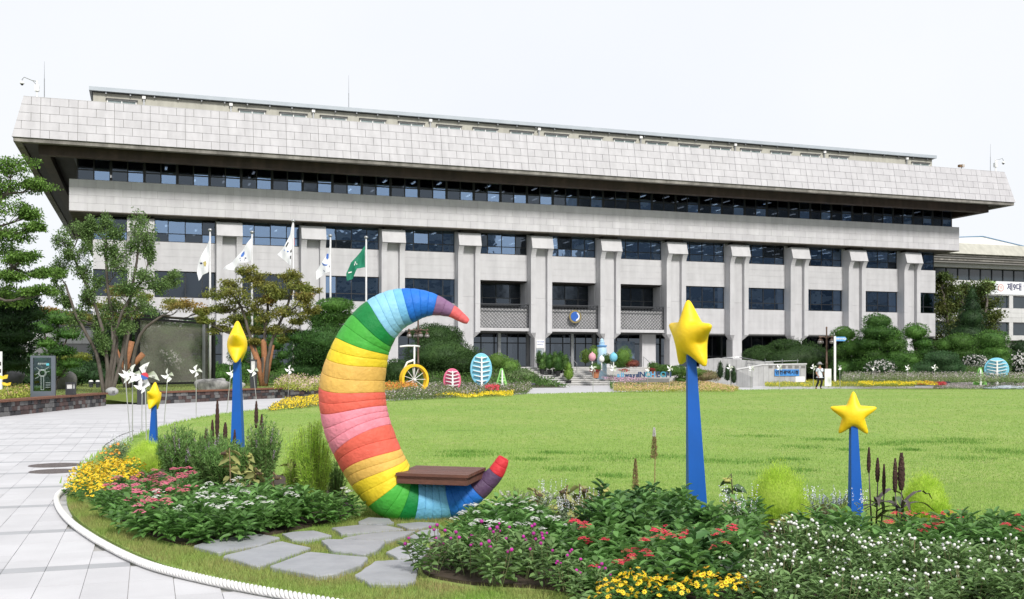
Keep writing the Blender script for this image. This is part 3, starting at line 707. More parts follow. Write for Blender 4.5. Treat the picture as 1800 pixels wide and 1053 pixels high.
# annex
AN = thing('annex_building', 'low pale annex with white panels behind the left trees', 'building', (0, 118, 0))
def ax(px): return (px-CX)/F*118
def az(py): return H+(HY-py)/F*118
MB().box(ax(-120), ax(236), 0, 20, 0, az(552)).build('wall', M('annex wall', (.3, .3, .3), (.26, .26, .27), .6, .8), AN)
MB().box(ax(-125), ax(240), -.8, 20.5, az(553), az(547)).build('roof', bluegrey, AN)
for i in range(22):
    MB().box(0, 1.02, -.12, -.02, az(604), az(580)).build('wall_panel', white_s, AN, loc=(ax(-100)+i*1.05, 0, 0))
for i in range(7):
    f = MB().box(0, 2.8, -.06, 0, az(576), az(556)).build('window', frame_m, AN, loc=(ax(-110)+i*3.2, 0, 0)); MB().box(.08, 1.36, -.08, -.065, az(576)+.1, az(556)-.1).box(1.44, 2.7, -.08, -.065, az(576)+.1, az(556)-.1).build('pane', M('annex glass', (.05, .06, .07), rough=.1, spec=.8), f)

# office blocks across the street behind the camera: what the glass reflects
blk = M('office block wall', (.30, .32, .35), (.22, .24, .27), .3, .7); blg = M('office block glass', (.08, .11, .15), rough=.15, spec=.8)
for i, (x, y, sx, sy, h) in enumerate(((120, 10, 50, 24, 62), (170, 55, 40, 30, 75), (95, -70, 46, 26, 40), (190, -20, 40, 40, 50))):
    o = thing('office_block', 'dark office tower outside the frame across the road', 'building', (x, y, 0), .5, 'office towers reflected in the glazing')
    MB().box(-sx/2, sx/2, -sy/2, sy/2, 0, h).build('wall', blk, o)
    m_ = MB()
    for z in range(3, h-2, 4): m_.box(-sx/2-.1, sx/2+.1, -sy/2-.1, sy/2+.1, z, z+2)
    m_.build('window_band', blg, o)

# ============================================================ STEPS, TERRACE EDGE
st_m = M('step granite', (.62, .61, .60), (.55, .54, .53), 2, .75, .1, 40, obj=.05)
ST = thing('entrance_steps', 'broad pale granite steps up to the city hall entrance', 'steps', (B0[0], B0[1], 0), YAW)
wv = -12.3
for i in range(9):
    h = 1.54/9*(i+1); 
    MB().box(-8.0, 16.0, wv, -5.9, max(0, h-1.54/9), h-.02).build('riser', M('riser granite', (.36, .355, .345)), ST)
    for j in range(10): MB().box(.006, 2.39, -.04, 1.6 if i == 4 else .55, -.05, 0).build('tread', st_m, ST, loc=(-8.0+j*2.4, wv, h))
    wv += 1.5 if i == 4 else .5
# ramp walls with the blue name sign
def wall_thing(name, label, pts_, h0, h1, th, mat_, cat='wall'):
    pass
gw = M('pale grey stone wall', (.42, .42, .42), (.35, .35, .35), 2, .8, .15, 30, obj=.06, streak=.1)
Yr = 84.0
def RX(px, Y=Yr): return (px-CX)/F*Y
def RZ(py, Y=Yr): return H+(HY-py)/F*Y
RW = thing('ramp_wall', 'low grey stone ramp wall with slanting top beside the steps', 'wall', (RX(1286), Yr, 0))
wtot = RX(1417)-RX(1286); m_ = MB()
n_ = 14
for i in range(n_):
    x0 = wtot*i/n_; x1 = wtot*(i+1)/n_-.012; 
    def top(x): 
        px = 1286+x/wtot*131; return RZ(np.interp(px, [1286, 1340, 1417], [650, 640, 638.5]))
    MB().hexa([(x0, 0, 0), (x1, 0, 0), (x1, .35, 0), (x0, .35, 0), (x0, 0, top(x0)-.1), (x1, 0, top(x1)-.1), (x1, .35, top(x1)-.1), (x0, .35, top(x0)-.1)]).build('stone_panel', gw, RW)
MB().prism([(-.05, top(0)-.1), (wtot*.41, top(wtot*.41)-.1), (wtot+.05, top(wtot)-.1), (wtot+.05, top(wtot)), (wtot*.41, top(wtot*.41)), (-.05, top(0))], -.06, .42, 'y').build('coping', M('white coping', (.62, .62, .62)), RW)
for i in range(6): MB().box(RX(1351+i*11.5)-RX(1286), RX(1358+i*11.5)-RX(1286), -.03, -.005, RZ(647), RZ(643)).build('vent_slot', joint, RW)
NS = thing('name_sign', 'blue sign with black Korean lettering on the grey ramp wall', 'sign', (RX(1383), Yr-.02, RZ(655)))
MB().box(-.98, .98, -.05, 0, -.26, .26).build('board', M('sign blue', (.05, .25, .62), (.05, .23, .58)), NS)
text('인천광역시청', .34, M('black ink', (.01, .012, .02)), NS, (0, -.055, 0), bold=.012)
R2 = thing('ramp_wall', 'long grey wall rising to the upper end of the ramp, behind the potted cypresses', 'wall', (RX(1230, 90), 90, 0))
n_ = 16; wt2 = RX(1360, 90)-RX(1230, 90)
for i in range(n_):
    x0 = wt2*i/n_; x1 = wt2*(i+1)/n_-.012; f_ = lambda x: RZ(np.interp(x/wt2, [0, .25, 1], [632, 629, 637]), 90)
    MB().hexa([(x0, 0, 0), (x1, 0, 0), (x1, .3, 0), (x0, .3, 0), (x0, 0, f_(x0)), (x1, 0, f_(x1)), (x1, .3, f_(x1)), (x0, .3, f_(x0))]).build('stone_panel', gw, R2)
R3 = thing('ramp_wall', 'short curved end of the ramp wall nearest the lawn', 'wall', (RX(1296, 79), 79, 0))
for i in range(6):
    x0 = i*.17; MB().hexa([(x0, i*-.12, 0), (x0+.16, -(i+1)*.12, 0), (x0+.16, .3-(i+1)*.12, 0), (x0, .3-i*.12, 0), (x0, -i*.12, 1.3-.09*i), (x0+.16, -(i+1)*.12, 1.3-.09*(i+1)), (x0+.16, .3-(i+1)*.12, 1.3-.09*(i+1)), (x0, .3-i*.12, 1.3-.09*i)]).build('stone_panel', gw, R3)
def handrail(label, pts_, posts):
    o = thing('handrail', label, 'handrail'); MB().tube(pts_, .03, 6).build('rail', steel, o)
    for p in posts: MB().tube([p[0], p[1]], .025, 6).build('post', steel, o)
for (lab, a, b, Y) in (('steel handrail on the upper steps left of the flower pots', (1002, 627), (1014, 639), 91), ('steel handrail on the lower steps left of the flower bed', (1049, 645), (1069, 658), 87), ('steel handrail beside the right orange pot', (1131, 627), (1143, 638), 91), ('steel handrail at the right side of the lower steps', (1186, 645), (1210, 661), 87)):
    p, q = A(*a, Y+.8), A(*b, Y); lo1 = (p[0], p[1], max(p[2]-.9, .5)); lo2 = (q[0], q[1], max(q[2]-.9, .02))
    handrail(lab, [lo1, p, q, lo2], [])
o = thing('handrail', 'long double steel rail along the top of the ramp', 'handrail')
for dz in (0, -.35): MB().tube([A(1270, 629, 92)[:2]+(A(1270, 629, 92)[2]+dz,), A(1300, 628, 92)[:2]+(A(1300, 628, 92)[2]+dz,), A(1345, 637, 86)[:2]+(A(1345, 636, 86)[2]+dz,), A(1404, 634, 86)[:2]+(A(1404, 634, 86)[2]+dz,)], .03, 5).build('rail', steel, o)
for px in (1272, 1300, 1322, 1345, 1375, 1402):
    Yp = 92 if px < 1310 else 86; p = A(px, 631, Yp); MB().tube([p, (p[0], p[1], p[2]-1.0)], .025, 5).build('post', steel, o)
# ============================================================ VEGETATION
def LM(name, a, b, isl=.6, tr=.3, sc_=1.2): return M(name, a, b, sc_, .6, island=isl, trans=tr, spec=.3)
lf_pine = LM('pine needles', (.035, .10, .02), (.075, .17, .03)); lf_dark = LM('dark evergreen needles', (.018, .045, .016), (.032, .075, .02))
lf_pine2 = LM('fresh pine needles', (.055, .14, .025), (.10, .21, .04)); lf_yew = LM('clipped yew', (.03, .07, .018), (.055, .11, .028)); lf_mid = LM('mid green leaves', (.06, .13, .03), (.10, .19, .04))
lf_maple = LM('olive maple leaves', (.20, .26, .055), (.27, .24, .06), .45, .35, .8); lf_orange = LM('turning maple leaves', (.34, .20, .05), (.22, .22, .06), .4, .35, .8)
lf_fresh = LM('fresh green leaves', (.12, .23, .045), (.18, .31, .065), .4, .35); lf_lime = LM('lime foliage', (.24, .36, .04), (.32, .42, .07), .3, .3)
lf_slender = LM('grey green small leaves', (.12, .21, .06), (.19, .29, .10), .4, .35)
bark = M('dark bark', (.075, .06, .05), (.13, .115, .10), 6, .9, .8, 20, stretch=(1, 1, .3)); bark2 = M('grey bark', (.16, .14, .12), (.09, .08, .07), 5, .9, .6, 20)
burlap = M('orange brown burlap wrap', (.36, .17, .085), (.27, .12, .06), 9, .95, .5, 50)
def ell(c, r, n=20, m=12, noise=.12, g=rng):
    th = np.linspace(0, 2*math.pi, n, endpoint=False); ph = np.linspace(.02, math.pi-.02, m)
    V = np.array([[math.sin(p)*math.cos(t), math.sin(p)*math.sin(t), math.cos(p)] for p in ph for t in th])
    V = V*(1+g.normal(0, noise, (len(V), 1))*.5)*np.array(r)+np.array(c)
    Fc = np.array([[i*n+j, (i+1)*n+j, (i+1)*n+(j+1) % n, i*n+(j+1) % n] for i in range(m-1) for j in range(n)])
    return V, Fc
def pad_geo(c, r, size, dens=1.0, core=.86, g=rng, up=.25, asp=.32, lump=.10):
    r = np.array(r, float); area = 4*math.pi*((r[0]*r[1])**1.6/3+(r[0]*r[2])**1.6/3+(r[1]*r[2])**1.6/3)**(1/1.6)
    n = int(min(9000, area/(size*size*asp)*1.15*dens)); d = sphere_pts(n, g)
    keep = d[:, 2] > -.75; d = d[keep]
    # lumpy surface
    ks = sphere_pts(14, g); bumpv = np.max(d @ ks.T, axis=1); k2 = sphere_pts(70, g); b2 = np.max(d @ k2.T, axis=1); rad = 1-lump+lump*1.6*np.clip((bumpv-.7)/.3, 0, 1)+.24*(np.clip((b2-.90)/.1, 0, 1)-.6)+g.normal(0, .04, len(d))
    P = np.array(c)+d*r*rad[:, None]*g.uniform(.86, 1.0, (len(d), 1))
    nrm = unit(d/r); D = unit(nrm*.8+g.normal(0, .6, d.shape)+np.array([0, 0, up])); N = unit(nrm+g.normal(0, .6, d.shape))
    parts = [leafV(P, D, N, size*g.uniform(.6, 1.35, len(d)), size*asp*g.uniform(.7, 1.3, len(d)), .1)]
    if core: parts.append(ell(c, r*core, g=g))
    return join(parts)
def branchy(pts, r0, r1, g, wob=.06):
    out = []; P = [np.array(p, float) for p in pts]
    cc = catmull(P, 4, False); n = len(cc); L = np.linalg.norm(P[-1]-P[0])
    cc = [c+g.normal(0, wob*L/n, 3)*(0 < i < n-1) for i, c in enumerate(cc)]
    return [tuple(c) for c in cc], list(np.linspace(r0, r1, n))
def topiary(name, label, Y, pads, leaf=lf_pine, size=.16, dens=1, group=None, base=None, cat='tree', gz=.8, depth=.9, trunk=True, core=.80, stem_mat=None, lump=.1, up=.25, asp=.32):
    """pads: (px, py, rx, ry) as seen in the photo at distance Y"""
    k = Y/F; xs = [p[0] for p in pads]; bx = (base if base is not None else np.mean(xs)); X0 = (bx-CX)*k
    o = thing(name, label, cat, (X0, Y, gz), 0, group)
    for i, (px, py, rx, ry) in enumerate(pads):
        c = np.array([(px-CX)*k-X0, R.uniform(-.25, .25)*rx*k, H+(HY-py)*k-gz]); r = (rx*k, rx*k*depth, ry*k)
        V, Fc = pad_geo(c, r, size, dens, core, up=up, asp=asp, lump=lump); lf_ = lf_pine2 if leaf is lf_pine and R.random() < .4 else leaf
        stuff(ob('foliage' if len(pads) == 1 else 'foliage_pad', npmesh('foliage_pad', V, Fc, lf_), o))
        if trunk and len(pads) > 1:
            pts, rad = branchy([(0, 0, 0), (c[0]*.3, c[1]*.3, c[2]*.5), tuple(c)], max(.05, .0035*Y*.4), .04, rng); MB().tube(pts, rad, 6).build('branch', stem_mat or bark, o)
    if trunk: MB().tube([(0, 0, -.3), (0.02, 0, .6*max(.5, H+(HY-min(p[1] for p in pads))*k-gz)*.6)], [.13, .09], 8).build('trunk', stem_mat or bark, o)
    return o
def tree(name, label, Y, base, clusters, leaf, size, n_per=1.0, stems=None, gz=.4, group=None, trunk_r=.12, stem_mat=None, alt=None, flat=.55, asp=.55, wrap=None, cat='tree', cl_scale=1):
    k = Y/F; X0 = (base[0]-CX)*k; o = thing(name, label, cat, (X0, Y, gz), 0, group)
    g = np.random.default_rng(abs(int(base[0]))+17)
    def pt(px, py, dy=0): return np.array([(px-CX)*k*(1)-X0, dy, H+(HY-py)*k-gz])
    tops = [[pt(*p) for p in s] for s in (stems or [[(base[0], base[1]), (base[0], base[1]-40)]])]
    for s in tops:
        s[0][2] = -.1
        for p in s[1:]: p[1] = g.uniform(-.4, .4)*abs(k)*30
        pts, rad = branchy(s, trunk_r, trunk_r*.45, g, .03); MB().tube(pts, rad, 8).build('trunk', stem_mat or bark, o, True)
    groups = {}
    for (px, py, rx, ry, *m_) in clusters:
        dy = g.uniform(-1, 1)*rx*k*1.2; c = pt(px, py, dy); r = np.array([rx*k, rx*k, ry*k])
        st = min((q for s in tops for q in s[1:]), key=lambda q: np.linalg.norm(q-c)+max(0, q[2]-c[2])*1.2)
        pts, rad = branchy([st, (st+c)/2+np.array([0, 0, -.12*np.linalg.norm(c-st)]), c], trunk_r*.4, trunk_r*.09, g, .12)
        b = MB().tube(pts, rad, 5)
        ns = max(5, int(11*n_per)); sub = c+sphere_pts(ns, g)*g.uniform(.3, 1.25, (ns, 1))*r*np.array([1, 1, 1.15])
        PP = []; NN = []
        for q in sub:
            j = pts[g.integers(len(pts)//2, len(pts))]; b.tube([j, tuple((np.array(j)+q)/2+g.normal(0, .06*rx*k, 3)), tuple(q)], [trunk_r*.1, trunk_r*.07, trunk_r*.035], 4, False)
            n = int(75*n_per*cl_scale*g.uniform(.4, 1.5)); u_ = sphere_pts(n, g)*(g.uniform(0, 1, (n, 1))**.6)*1.25
            PP.append(q+u_*np.array([rx*k*.46, rx*k*.46, ry*k*flat*.75])); NN.append(u_)
        P = np.concatenate(PP); u_ = np.concatenate(NN); D = unit(u_*.6+g.normal(0, .6, P.shape)+np.array([0, 0, -.15])); N = unit(g.normal(0, .5, P.shape)+np.array([0, 0, 1.0]))
        mt = m_[0] if m_ else leaf
        V, Fc = leafV(P, D, N, size*g.uniform(.6, 1.3, len(P)), size*asp*g.uniform(.7, 1.3, len(P)), .18)
        groups.setdefault(mt.name, []).append((V, Fc)); b.build('branch', stem_mat or bark, o)
    for nm, gs in groups.items():
        V, Fc = join(gs); c_ = stuff(ob('crown', npmesh('crown', V, Fc, MATS[nm]), o))
    for wseg in (wrap or []):
        pts = [pt(*p) for p in wseg]; pts[0][2] = max(pts[0][2], -.05)
        MB().tube([tuple(p+np.array([0, -.02, 0])) for p in pts], [trunk_r*1.35]*len(pts), 8).build('burlap_wrap', burlap, o, True)
    return o
# ---- left park terrace
park_m = M('park lawn', (.17, .22, .05), (.12, .16, .04), .9, .95, .4, 20)
pk = [(-60, 25), (-16.9, 25), (-17.0, 33), (-17.0, 42), (-16.9, 43.4), (-15.1, 44.6), (-13.6, 48), (-12.6, 50.6), (-10.5, 54.8), (-9.0, 58), (-9, 75), (-14, 92), (-60, 80)]
structure(polysheet('park_lawn', pk, .40, park_m, .5))
structure(MB().add([(-19.0, 43.2, .405), (-15.2, 43.4, .02), (-14.6, 45.0, .02), (-18.4, 47.5, .405)], [(0, 1, 2, 3)]).build('grass_slope', park_m))
VV = []
q = scatter(pk, 60000, rng); q = q[(q[:, 1] < 70) & (q[:, 0] > -30)]; VV.append(blades(np.concatenate([q, np.full((len(q), 1), .4)], 1), .07, .04, rng, .9)); V, Fc = join(VV)
t_ = stuff(ob('park_grass', npmesh('park_grass', V, Fc, M('park grass blades', (.16, .23, .05), (.22, .22, .07), .8, .9, island=.3)))); t_['label'] = 'dry short grass on the raised park terrace'
# stone walls
stn = [M('purple brown lava stone', (.10, .065, .06), (.065, .045, .045), 5, .9, .8, 12, obj=.3), M('dark basalt stone', (.035, .035, .04), (.055, .055, .06), 5, .9, .8, 12, obj=.25), M('grey lava stone', (.17, .165, .165), (.12, .12, .12), 5, .9, .8, 12, obj=.2)]
mortar = M('dark mortar', (.04, .035, .033), rough=.95); wood = M('red brown timber coping', (.20, .085, .05), (.14, .06, .035), 4, .6, .2, 20)
def stonewall(label, pts, zt=.5, zb=0):
    o = thing('stone_wall', label, 'wall'); rr_ = random.Random(len(label)); 
    vars_ = []
    for v in range(9):
        m_ = MB(); m_.box(-.5, .5, -.5, .5, -.5, .5); mv = m_.v
        m_.v = [tuple(c*(1+rr_.uniform(-.12, .06)) for c in p) for p in mv]; vars_.append(m_.mesh('stone', stn[v % 3]))
    for a, b in zip(pts[:-1], pts[1:]):
        a, b = Vector(a), Vector(b); d = (b-a); Ln = d.length; an = math.atan2(d.y, d.x); n_ = Vector((d.y, -d.x)).normalized()
        c = MB().box(0, Ln, .03, .38, zb-.05, zt-.05).build('wall_core', mortar, o, loc=(a.x, a.y, 0), rz=an)
        MB().box(-.04, Ln+.04, -.10, .46, zt-.05, zt+.02).build('coping', wood, o, loc=(a.x, a.y, 0), rz=an)
        z = zb
        for r_ in range(3):
            h = (zt-.055-zb)/3; x = -rr_.uniform(0, .1)
            while x < Ln-.08:
                wd_ = rr_.uniform(.16, .42); wd_ = min(wd_, Ln-x)
                s_ = ob('stone', vars_[rr_.choice([0, 0, 3, 6, 1, 4, 7, 2, 5, 8])], o, (a.x+d.x/Ln*(x+wd_/2), a.y+d.y/Ln*(x+wd_/2), z+h/2)); s_.rotation_euler.z = an
                s_.location.x += n_.x*rr_.uniform(-.035, -.0); s_.location.y += n_.y*rr_.uniform(-.035, 0)
                s_.scale = (wd_*.95, .14, h*.96); x += wd_
            z += h
stonewall('low dark lava stone wall with timber coping at the left edge', [(-15.86, 31.9), (-16.3, 41.9)])
stonewall('low dark lava stone wall with timber coping behind the small yellow star', [(-14.7, 43.9), (-12.5, 50.0), (-10.1, 54.8), (-8.6, 60)])
# ---- background slope for the planting
bm = M('planted earth', (.06, .06, .035), (.09, .09, .05), 1.5, .95)
def berm(name, u0, u1, w0, w1, z1_, z0_=.02):
    m_ = MB(); n = 12; v = []; f = []
    for i in range(n+1):
        for j in range(9):
            t = j/8; u = u0+(u1-u0)*i/n; ww = w0+(w1-w0)*t; x, y, _ = loc2w(u, ww); v.append((x, y, z0_+(z1_-z0_)*(3*t*t-2*t**3)))
    for i in range(n):
        for j in range(8): a = i*9+j; f.append((a, a+9, a+10, a+1))
    return structure(m_.add(v, f).build(name, bm, None, True))
berm('planted_bank', 18.5, 75, -21.5, -6, 1.5); berm('planted_bank', -62, -8.3, -20, -6, 1.5)
# ---- foliage masses
tree('maple_tree', 'broad green maple reaching in at the left edge of the frame', 40, (-70, 700),
     [(25,292,30,15),(5,330,38,18),(50,322,26,11),(-10,375,36,24),(38,370,22,10),(12,410,34,16),(58,400,14,8),(0,445,40,20),(42,452,22,9),(66,478,26,8),(15,485,26,10),(70,512,26,8),(-5,520,34,14)], lf_fresh, .12, 1.4, [[(-70,700),(-60,520),(-45,380)],[(-66,640),(-20,520),(20,470)],[(-60,520),(-15,400),(15,340)]], trunk_r=.16)
topiary('pine_tree', 'big dark pine below the maple at the left edge', 44, [(15,530,52,22),(48,552,30,14),(0,565,60,20),(25,590,45,18),(-10,615,60,20),(20,640,38,14)], lf_dark, .17, 1.2, gz=.4, base=0)
topiary('pine_tree', 'cloud pruned dark pine behind the glass map sign', 52, [(100,560,26,12),(75,578,24,10),(118,588,24,9),(82,604,22,9),(108,618,26,9),(68,632,24,9),(122,640,20,8),(90,655,26,8)], lf_pine, .16, 1.1, gz=.4)
topiary('yew_shrub', 'dark round shrubs along the back of the left park', 64, [(20,655,34,20),(62,668,26,12),(140,655,28,16),(175,662,24,14),(120,668,26,10)], lf_dark, .17, 1, gz=.4, cat='shrub', trunk=False)
topiary('yew_shrub', 'yellow green clipped shrub under the left pines', 60, [(139,628,20,7),(112,630,10,6)], LM('yellow green shrub', (.16, .2, .03), (.22, .25, .05)), .12, 1, gz=.4, cat='shrub', trunk=False)
topiary('pine_tree', 'dense dark pine mass behind the slender multi stem tree', 70, [(215,570,34,18),(240,590,38,20),(205,610,46,22),(262,560,28,16),(250,640,40,26),(170,645,34,18),(215,660,40,16),(125,636,26,12)], lf_dark, .18, 1, gz=.4)
topiary('pine_tree', 'green layered pine seen through the black mesh screen', 74, [(300,585,30,16),(345,575,30,14),(285,615,32,16),(330,610,34,14),(360,600,22,14),(300,650,36,20),(350,645,30,18),(385,662,20,12)], lf_pine, .18, 1, gz=.4)
topiary('clipped_shrub', 'bright clipped shrub right of the black mesh screen', 76, [(392,655,22,14),(418,662,18,12)], lf_pine, .15, 1.1, gz=.5, cat='shrub', trunk=False)
topiary('cloud_pine', 'cloud pruned pine with small round balls behind the wrapped maple', 80, [(440,568,30,18),(486,600,17,17),(455,620,16,12),(480,640,16,11),(497,624,12,9),(495,656,14,11),(462,655,14,12),(430,648,16,14),(440,600,16,10),(420,625,18,16)], lf_pine, .16, 1.1, gz=.6)
topiary('cloud_pine', 'cloud pruned pine with flat topped pads by the fourth flagpole', 72, [(590,538,33,12),(556,559,17,13),(589,557,25,13),(612,560,16,10),(573,572,30,10),(560,590,20,10)], lf_pine, .15, 1.3, gz=.6, lump=.14)
topiary('fluffy_pine', 'large soft green pine bush just left of the rainbow crescent', 62, [(575,600,50,22),(548,620,42,22),(595,630,60,28),(540,652,40,22),(580,665,60,22),(530,595,26,12),(632,610,30,26)], LM('soft pine needles', (.035, .095, .025), (.06, .14, .03)), .2, 1.2, gz=.5, asp=.18, up=.5)
topiary('yew_mound', 'tall dark clipped yew dome behind the yellow wheel', 90, [(767,592,44,22)], lf_yew, .15, 1.3, gz=.8, cat='shrub', trunk=False, lump=.05)
topiary('yew_mound', 'wide dark clipped yew mound behind the blue leaf sculpture', 84, [(777,627,66,32),(800,640,48,24)], lf_yew, .15, 1.3, gz=.6, cat='shrub', trunk=False, lump=.05)
topiary('yew_mound', 'small dark yew mound left of the yellow wheel', 78, [(698,655,26,22),(672,660,20,18)], lf_yew, .15, 1.2, gz=.4, cat='shrub', trunk=False, lump=.05)
topiary('yew_mound', 'long low dark clipped yew mound behind the blue name sign', 96, [(1345,628,36,20),(1395,632,70,32),(1455,642,46,26),(1380,608,26,10)], lf_yew, .15, 1.3, gz=.8, cat='shrub', trunk=False, lump=.04)
topiary('cloud_pine', 'dark cloud pruned pine beside the blue pointing sign', 92, [(1487,588,22,13),(1502,612,26,16),(1482,620,18,14),(1512,638,26,18),(1488,648,28,18),(1520,660,28,14),(1500,668,36,12)], lf_pine, .16, 1.2, gz=.6, lump=.16)
topiary('cloud_pine', 'tallest cloud pruned pine in front of the last pillars', 90, [(1545,566,25,13),(1541,584,30,13),(1566,588,20,12),(1530,603,24,12),(1568,606,24,13),(1536,625,22,14),(1572,628,24,15),(1550,642,46,16),(1530,660,30,12)], lf_pine, .16, 1.2, gz=.6, lump=.16)
topiary('cloud_pine', 'round headed pine at the right corner of the city hall', 94, [(1610,584,22,15),(1622,604,20,10),(1600,632,30,14),(1626,625,22,14),(1595,655,30,14)], lf_pine, .16, 1.2, gz=.6, lump=.14)
topiary('cloud_pine', 'bright double domed pine right of the city hall corner', 92, [(1686,602,27,15),(1661,607,17,11),(1690,622,30,14),(1668,632,22,12)], LM('bright pine', (.05, .12, .02), (.08, .17, .03)), .16, 1.2, gz=.6)
topiary('cloud_pine', 'domed pine behind the blue round tree sculpture', 92, [(1742,598,28,16),(1745,617,32,15),(1728,630,28,13),(1762,634,26,14)], lf_pine, .16, 1.2, gz=.6)
topiary('cloud_pine', 'grey green pine cut by the right edge of the frame', 94, [(1795,612,18,12),(1790,630,20,12),(1802,650,22,14)], lf_dark, .16, 1.2, gz=.6)
topiary('juniper_bush', 'grey green spreading juniper between the pines on the right', 84, [(1655,632,28,13),(1668,645,30,12),(1630,648,24,10)], LM('juniper', (.045, .11, .04), (.07, .15, .055)), .2, 1.2, gz=.4, cat='shrub', trunk=False, asp=.16, up=.6)
topiary('hedge', 'dark hedge filling the back of the right flower border', 97, [(1480+i*26, 668-R.uniform(0, 6), 20, 10) for i in range(14)], lf_dark, .17, 1.0, gz=.4, cat='hedge', trunk=False)
topiary('hedge', 'dark hedge along the terrace behind the left flower border', 92, [(420+i*24, 662-R.uniform(0, 8), 22, 16) for i in range(18)], lf_dark, .17, 1.0, gz=.6, cat='hedge', trunk=False)
topiary('cone_conifer', 'tall dark conical conifer in front of the council building', 112, [(1705,560,24,20),(1707,540,14,22),(1708,522,8,18),(1700,590,34,26)], lf_dark, .2, 1, gz=1)
tree('shade_tree', 'tall loose green tree between the city hall and the council building', 122, (1690, 640),
     [(1652,492,14,10),(1662,512,22,14),(1700,506,24,10),(1732,508,22,10),(1680,530,26,14),(1720,530,28,12),(1655,545,20,16),(1748,535,20,9),(1690,555,30,16),(1738,556,22,12),(1660,580,24,18),(1715,582,30,16),(1690,600,34,16),(1650,605,18,16),(1745,590,16,12)], LM('autumn tinged leaves', (.07, .13, .03), (.14, .15, .04), .4, .3, .5), .3, 1.3, [[(1690,650),(1688,580),(1692,530)],[(1690,620),(1660,560),(1655,520)],[(1690,600),(1725,560),(1735,525)]], gz=1, trunk_r=.25, flat=.9)
tree('slender_tree', 'slender multi stem tree with small grey green leaves at left', 45, (190, 700),
     [(112,425,16,18),(138,404,14,14),(160,398,12,14),(185,396,12,18),(206,412,12,14),(238,395,14,22),(258,415,14,18),(120,452,14,12),(104,476,12,12),(98,505,10,14),(110,530,12,12),(146,440,16,16),(196,440,18,16),(232,438,18,14),(262,450,10,14),(150,478,16,14),(212,470,20,14),(256,488,18,12),(172,505,18,16),(226,508,20,14),(278,505,16,10),(148,525,14,14),(196,540,20,14),(246,540,22,12),(130,560,14,14),(168,565,18,16),(218,575,16,12),(300,488,14,8),(185,600,14,12)],
     lf_slender, .10, 1.25, [[(188,705),(186,600),(160,520),(120,440)],[(192,705),(200,600),(190,500),(188,420)],[(195,705),(215,600),(232,500),(245,430)],[(184,705),(168,620),(140,560),(112,500)],[(190,705),(198,610),(218,550),(258,485)]], trunk_r=.095, flat=.9, stem_mat=bark)
tree('maple_tree', 'small maple with orange tinged leaves and wrapped trunk left of the screen', 57, (222, 675),
     [(205,512,16,10,lf_orange),(175,535,22,10),(330,540,26,7,lf_orange),(300,530,24,8),(245,520,20,9),(152,560,18,9),(350,548,12,5),(195,555,20,10,lf_orange),(225,545,22,9),(90,548,20,8,lf_orange),(120,560,20,9,lf_orange)], lf_maple, .13, 1.1, [[(222,675),(225,620),(232,570),(240,540)],[(222,655),(205,612),(195,570)],[(225,640),(250,590),(290,555)]], trunk_r=.12, wrap=[[(222,676),(222,640),(232,600)],[(222,655),(207,625),(202,613)],[(222,652),(240,635),(252,622)]])
tree('maple_tree', 'olive maple with three burlap wrapped stems below the flags', 62, (461, 676),
     [(436,478,16,9),(450,490,18,9),(404,500,18,8),(382,516,20,9),(420,516,24,10),(368,545,18,6),(392,540,24,9),(360,562,14,5),(468,505,24,10),(508,486,18,9),(522,502,22,9),(542,512,14,8),(486,520,26,10),(534,530,20,9),(440,536,26,11),(500,545,28,10),(548,545,14,7),(464,556,26,10),(412,562,24,8),(525,562,22,8),(388,580,18,6),(436,582,26,8),(486,580,26,8),(500,596,14,5),(450,600,16,5),(465,528,14,6,lf_orange),(538,522,14,6,lf_orange)], lf_maple, .14, 1.15, [[(461,676),(452,630),(440,590),(425,540),(400,505)],[(463,676),(464,630),(465,590),(470,530),(455,495)],[(466,676),(474,630),(482,590),(500,545),(515,505)]], trunk_r=.13, wrap=[[(461,678),(455,640),(443,605)],[(463,678),(466,640),(463,602),(460,600)],[(466,678),(472,640),(478,606)]], stem_mat=bark)
# white flowering shrubs
whb = M('white blossom', (.75, .74, .72), (.62, .58, .58), 3, .7, island=.1)
def flowering(name, label, Y, c, leaf, bloom, nb, gz=.4, size=.15, bs=.1):
    o = topiary(name, label, Y, [c], leaf, size, 1, gz=gz, cat='shrub', trunk=False, core=.7)
    k = Y/F; d = sphere_pts(nb, rng); d[:, 1] = -np.abs(d[:, 1]); P = d*np.array([c[2]*k, c[2]*k*.9, c[3]*k])*rng.uniform(.9, 1.1, (nb, 1))+np.array([0, 0, H+(HY-c[1])*k-gz])
    PP = np.repeat(P, 5, 0); D = rng.normal(size=PP.shape); V, Fc = leafV(PP, D, d.repeat(5, 0), bs, bs*.8, .1)
    stuff(ob('blossom', npmesh('blossom', V, Fc, bloom), o)); return o
flowering('flowering_shrub', 'white blossoming shrub below the tallest cloud pine', 80, (1547,648,26,15), lf_dark, whb, 150)
flowering('flowering_shrub', 'round headed white blossoming shrub left of the blue round sculpture', 80, (1712,634,20,10), lf_dark, whb, 120)
flowering('flowering_shrub', 'white blossoming shrub at the right edge of the frame', 80, (1793,634,16,16), lf_dark, whb, 100)
flowering('flowering_shrub', 'white flecked shrub seen through the black mesh screen', 72, (293,635,28,20), lf_pine, whb, 120)
flowering('flowering_shrub', 'dark shrub with small white flowers behind the left kiosk sign', 50, (52,645,18,16), lf_dark, whb, 40, bs=.06)
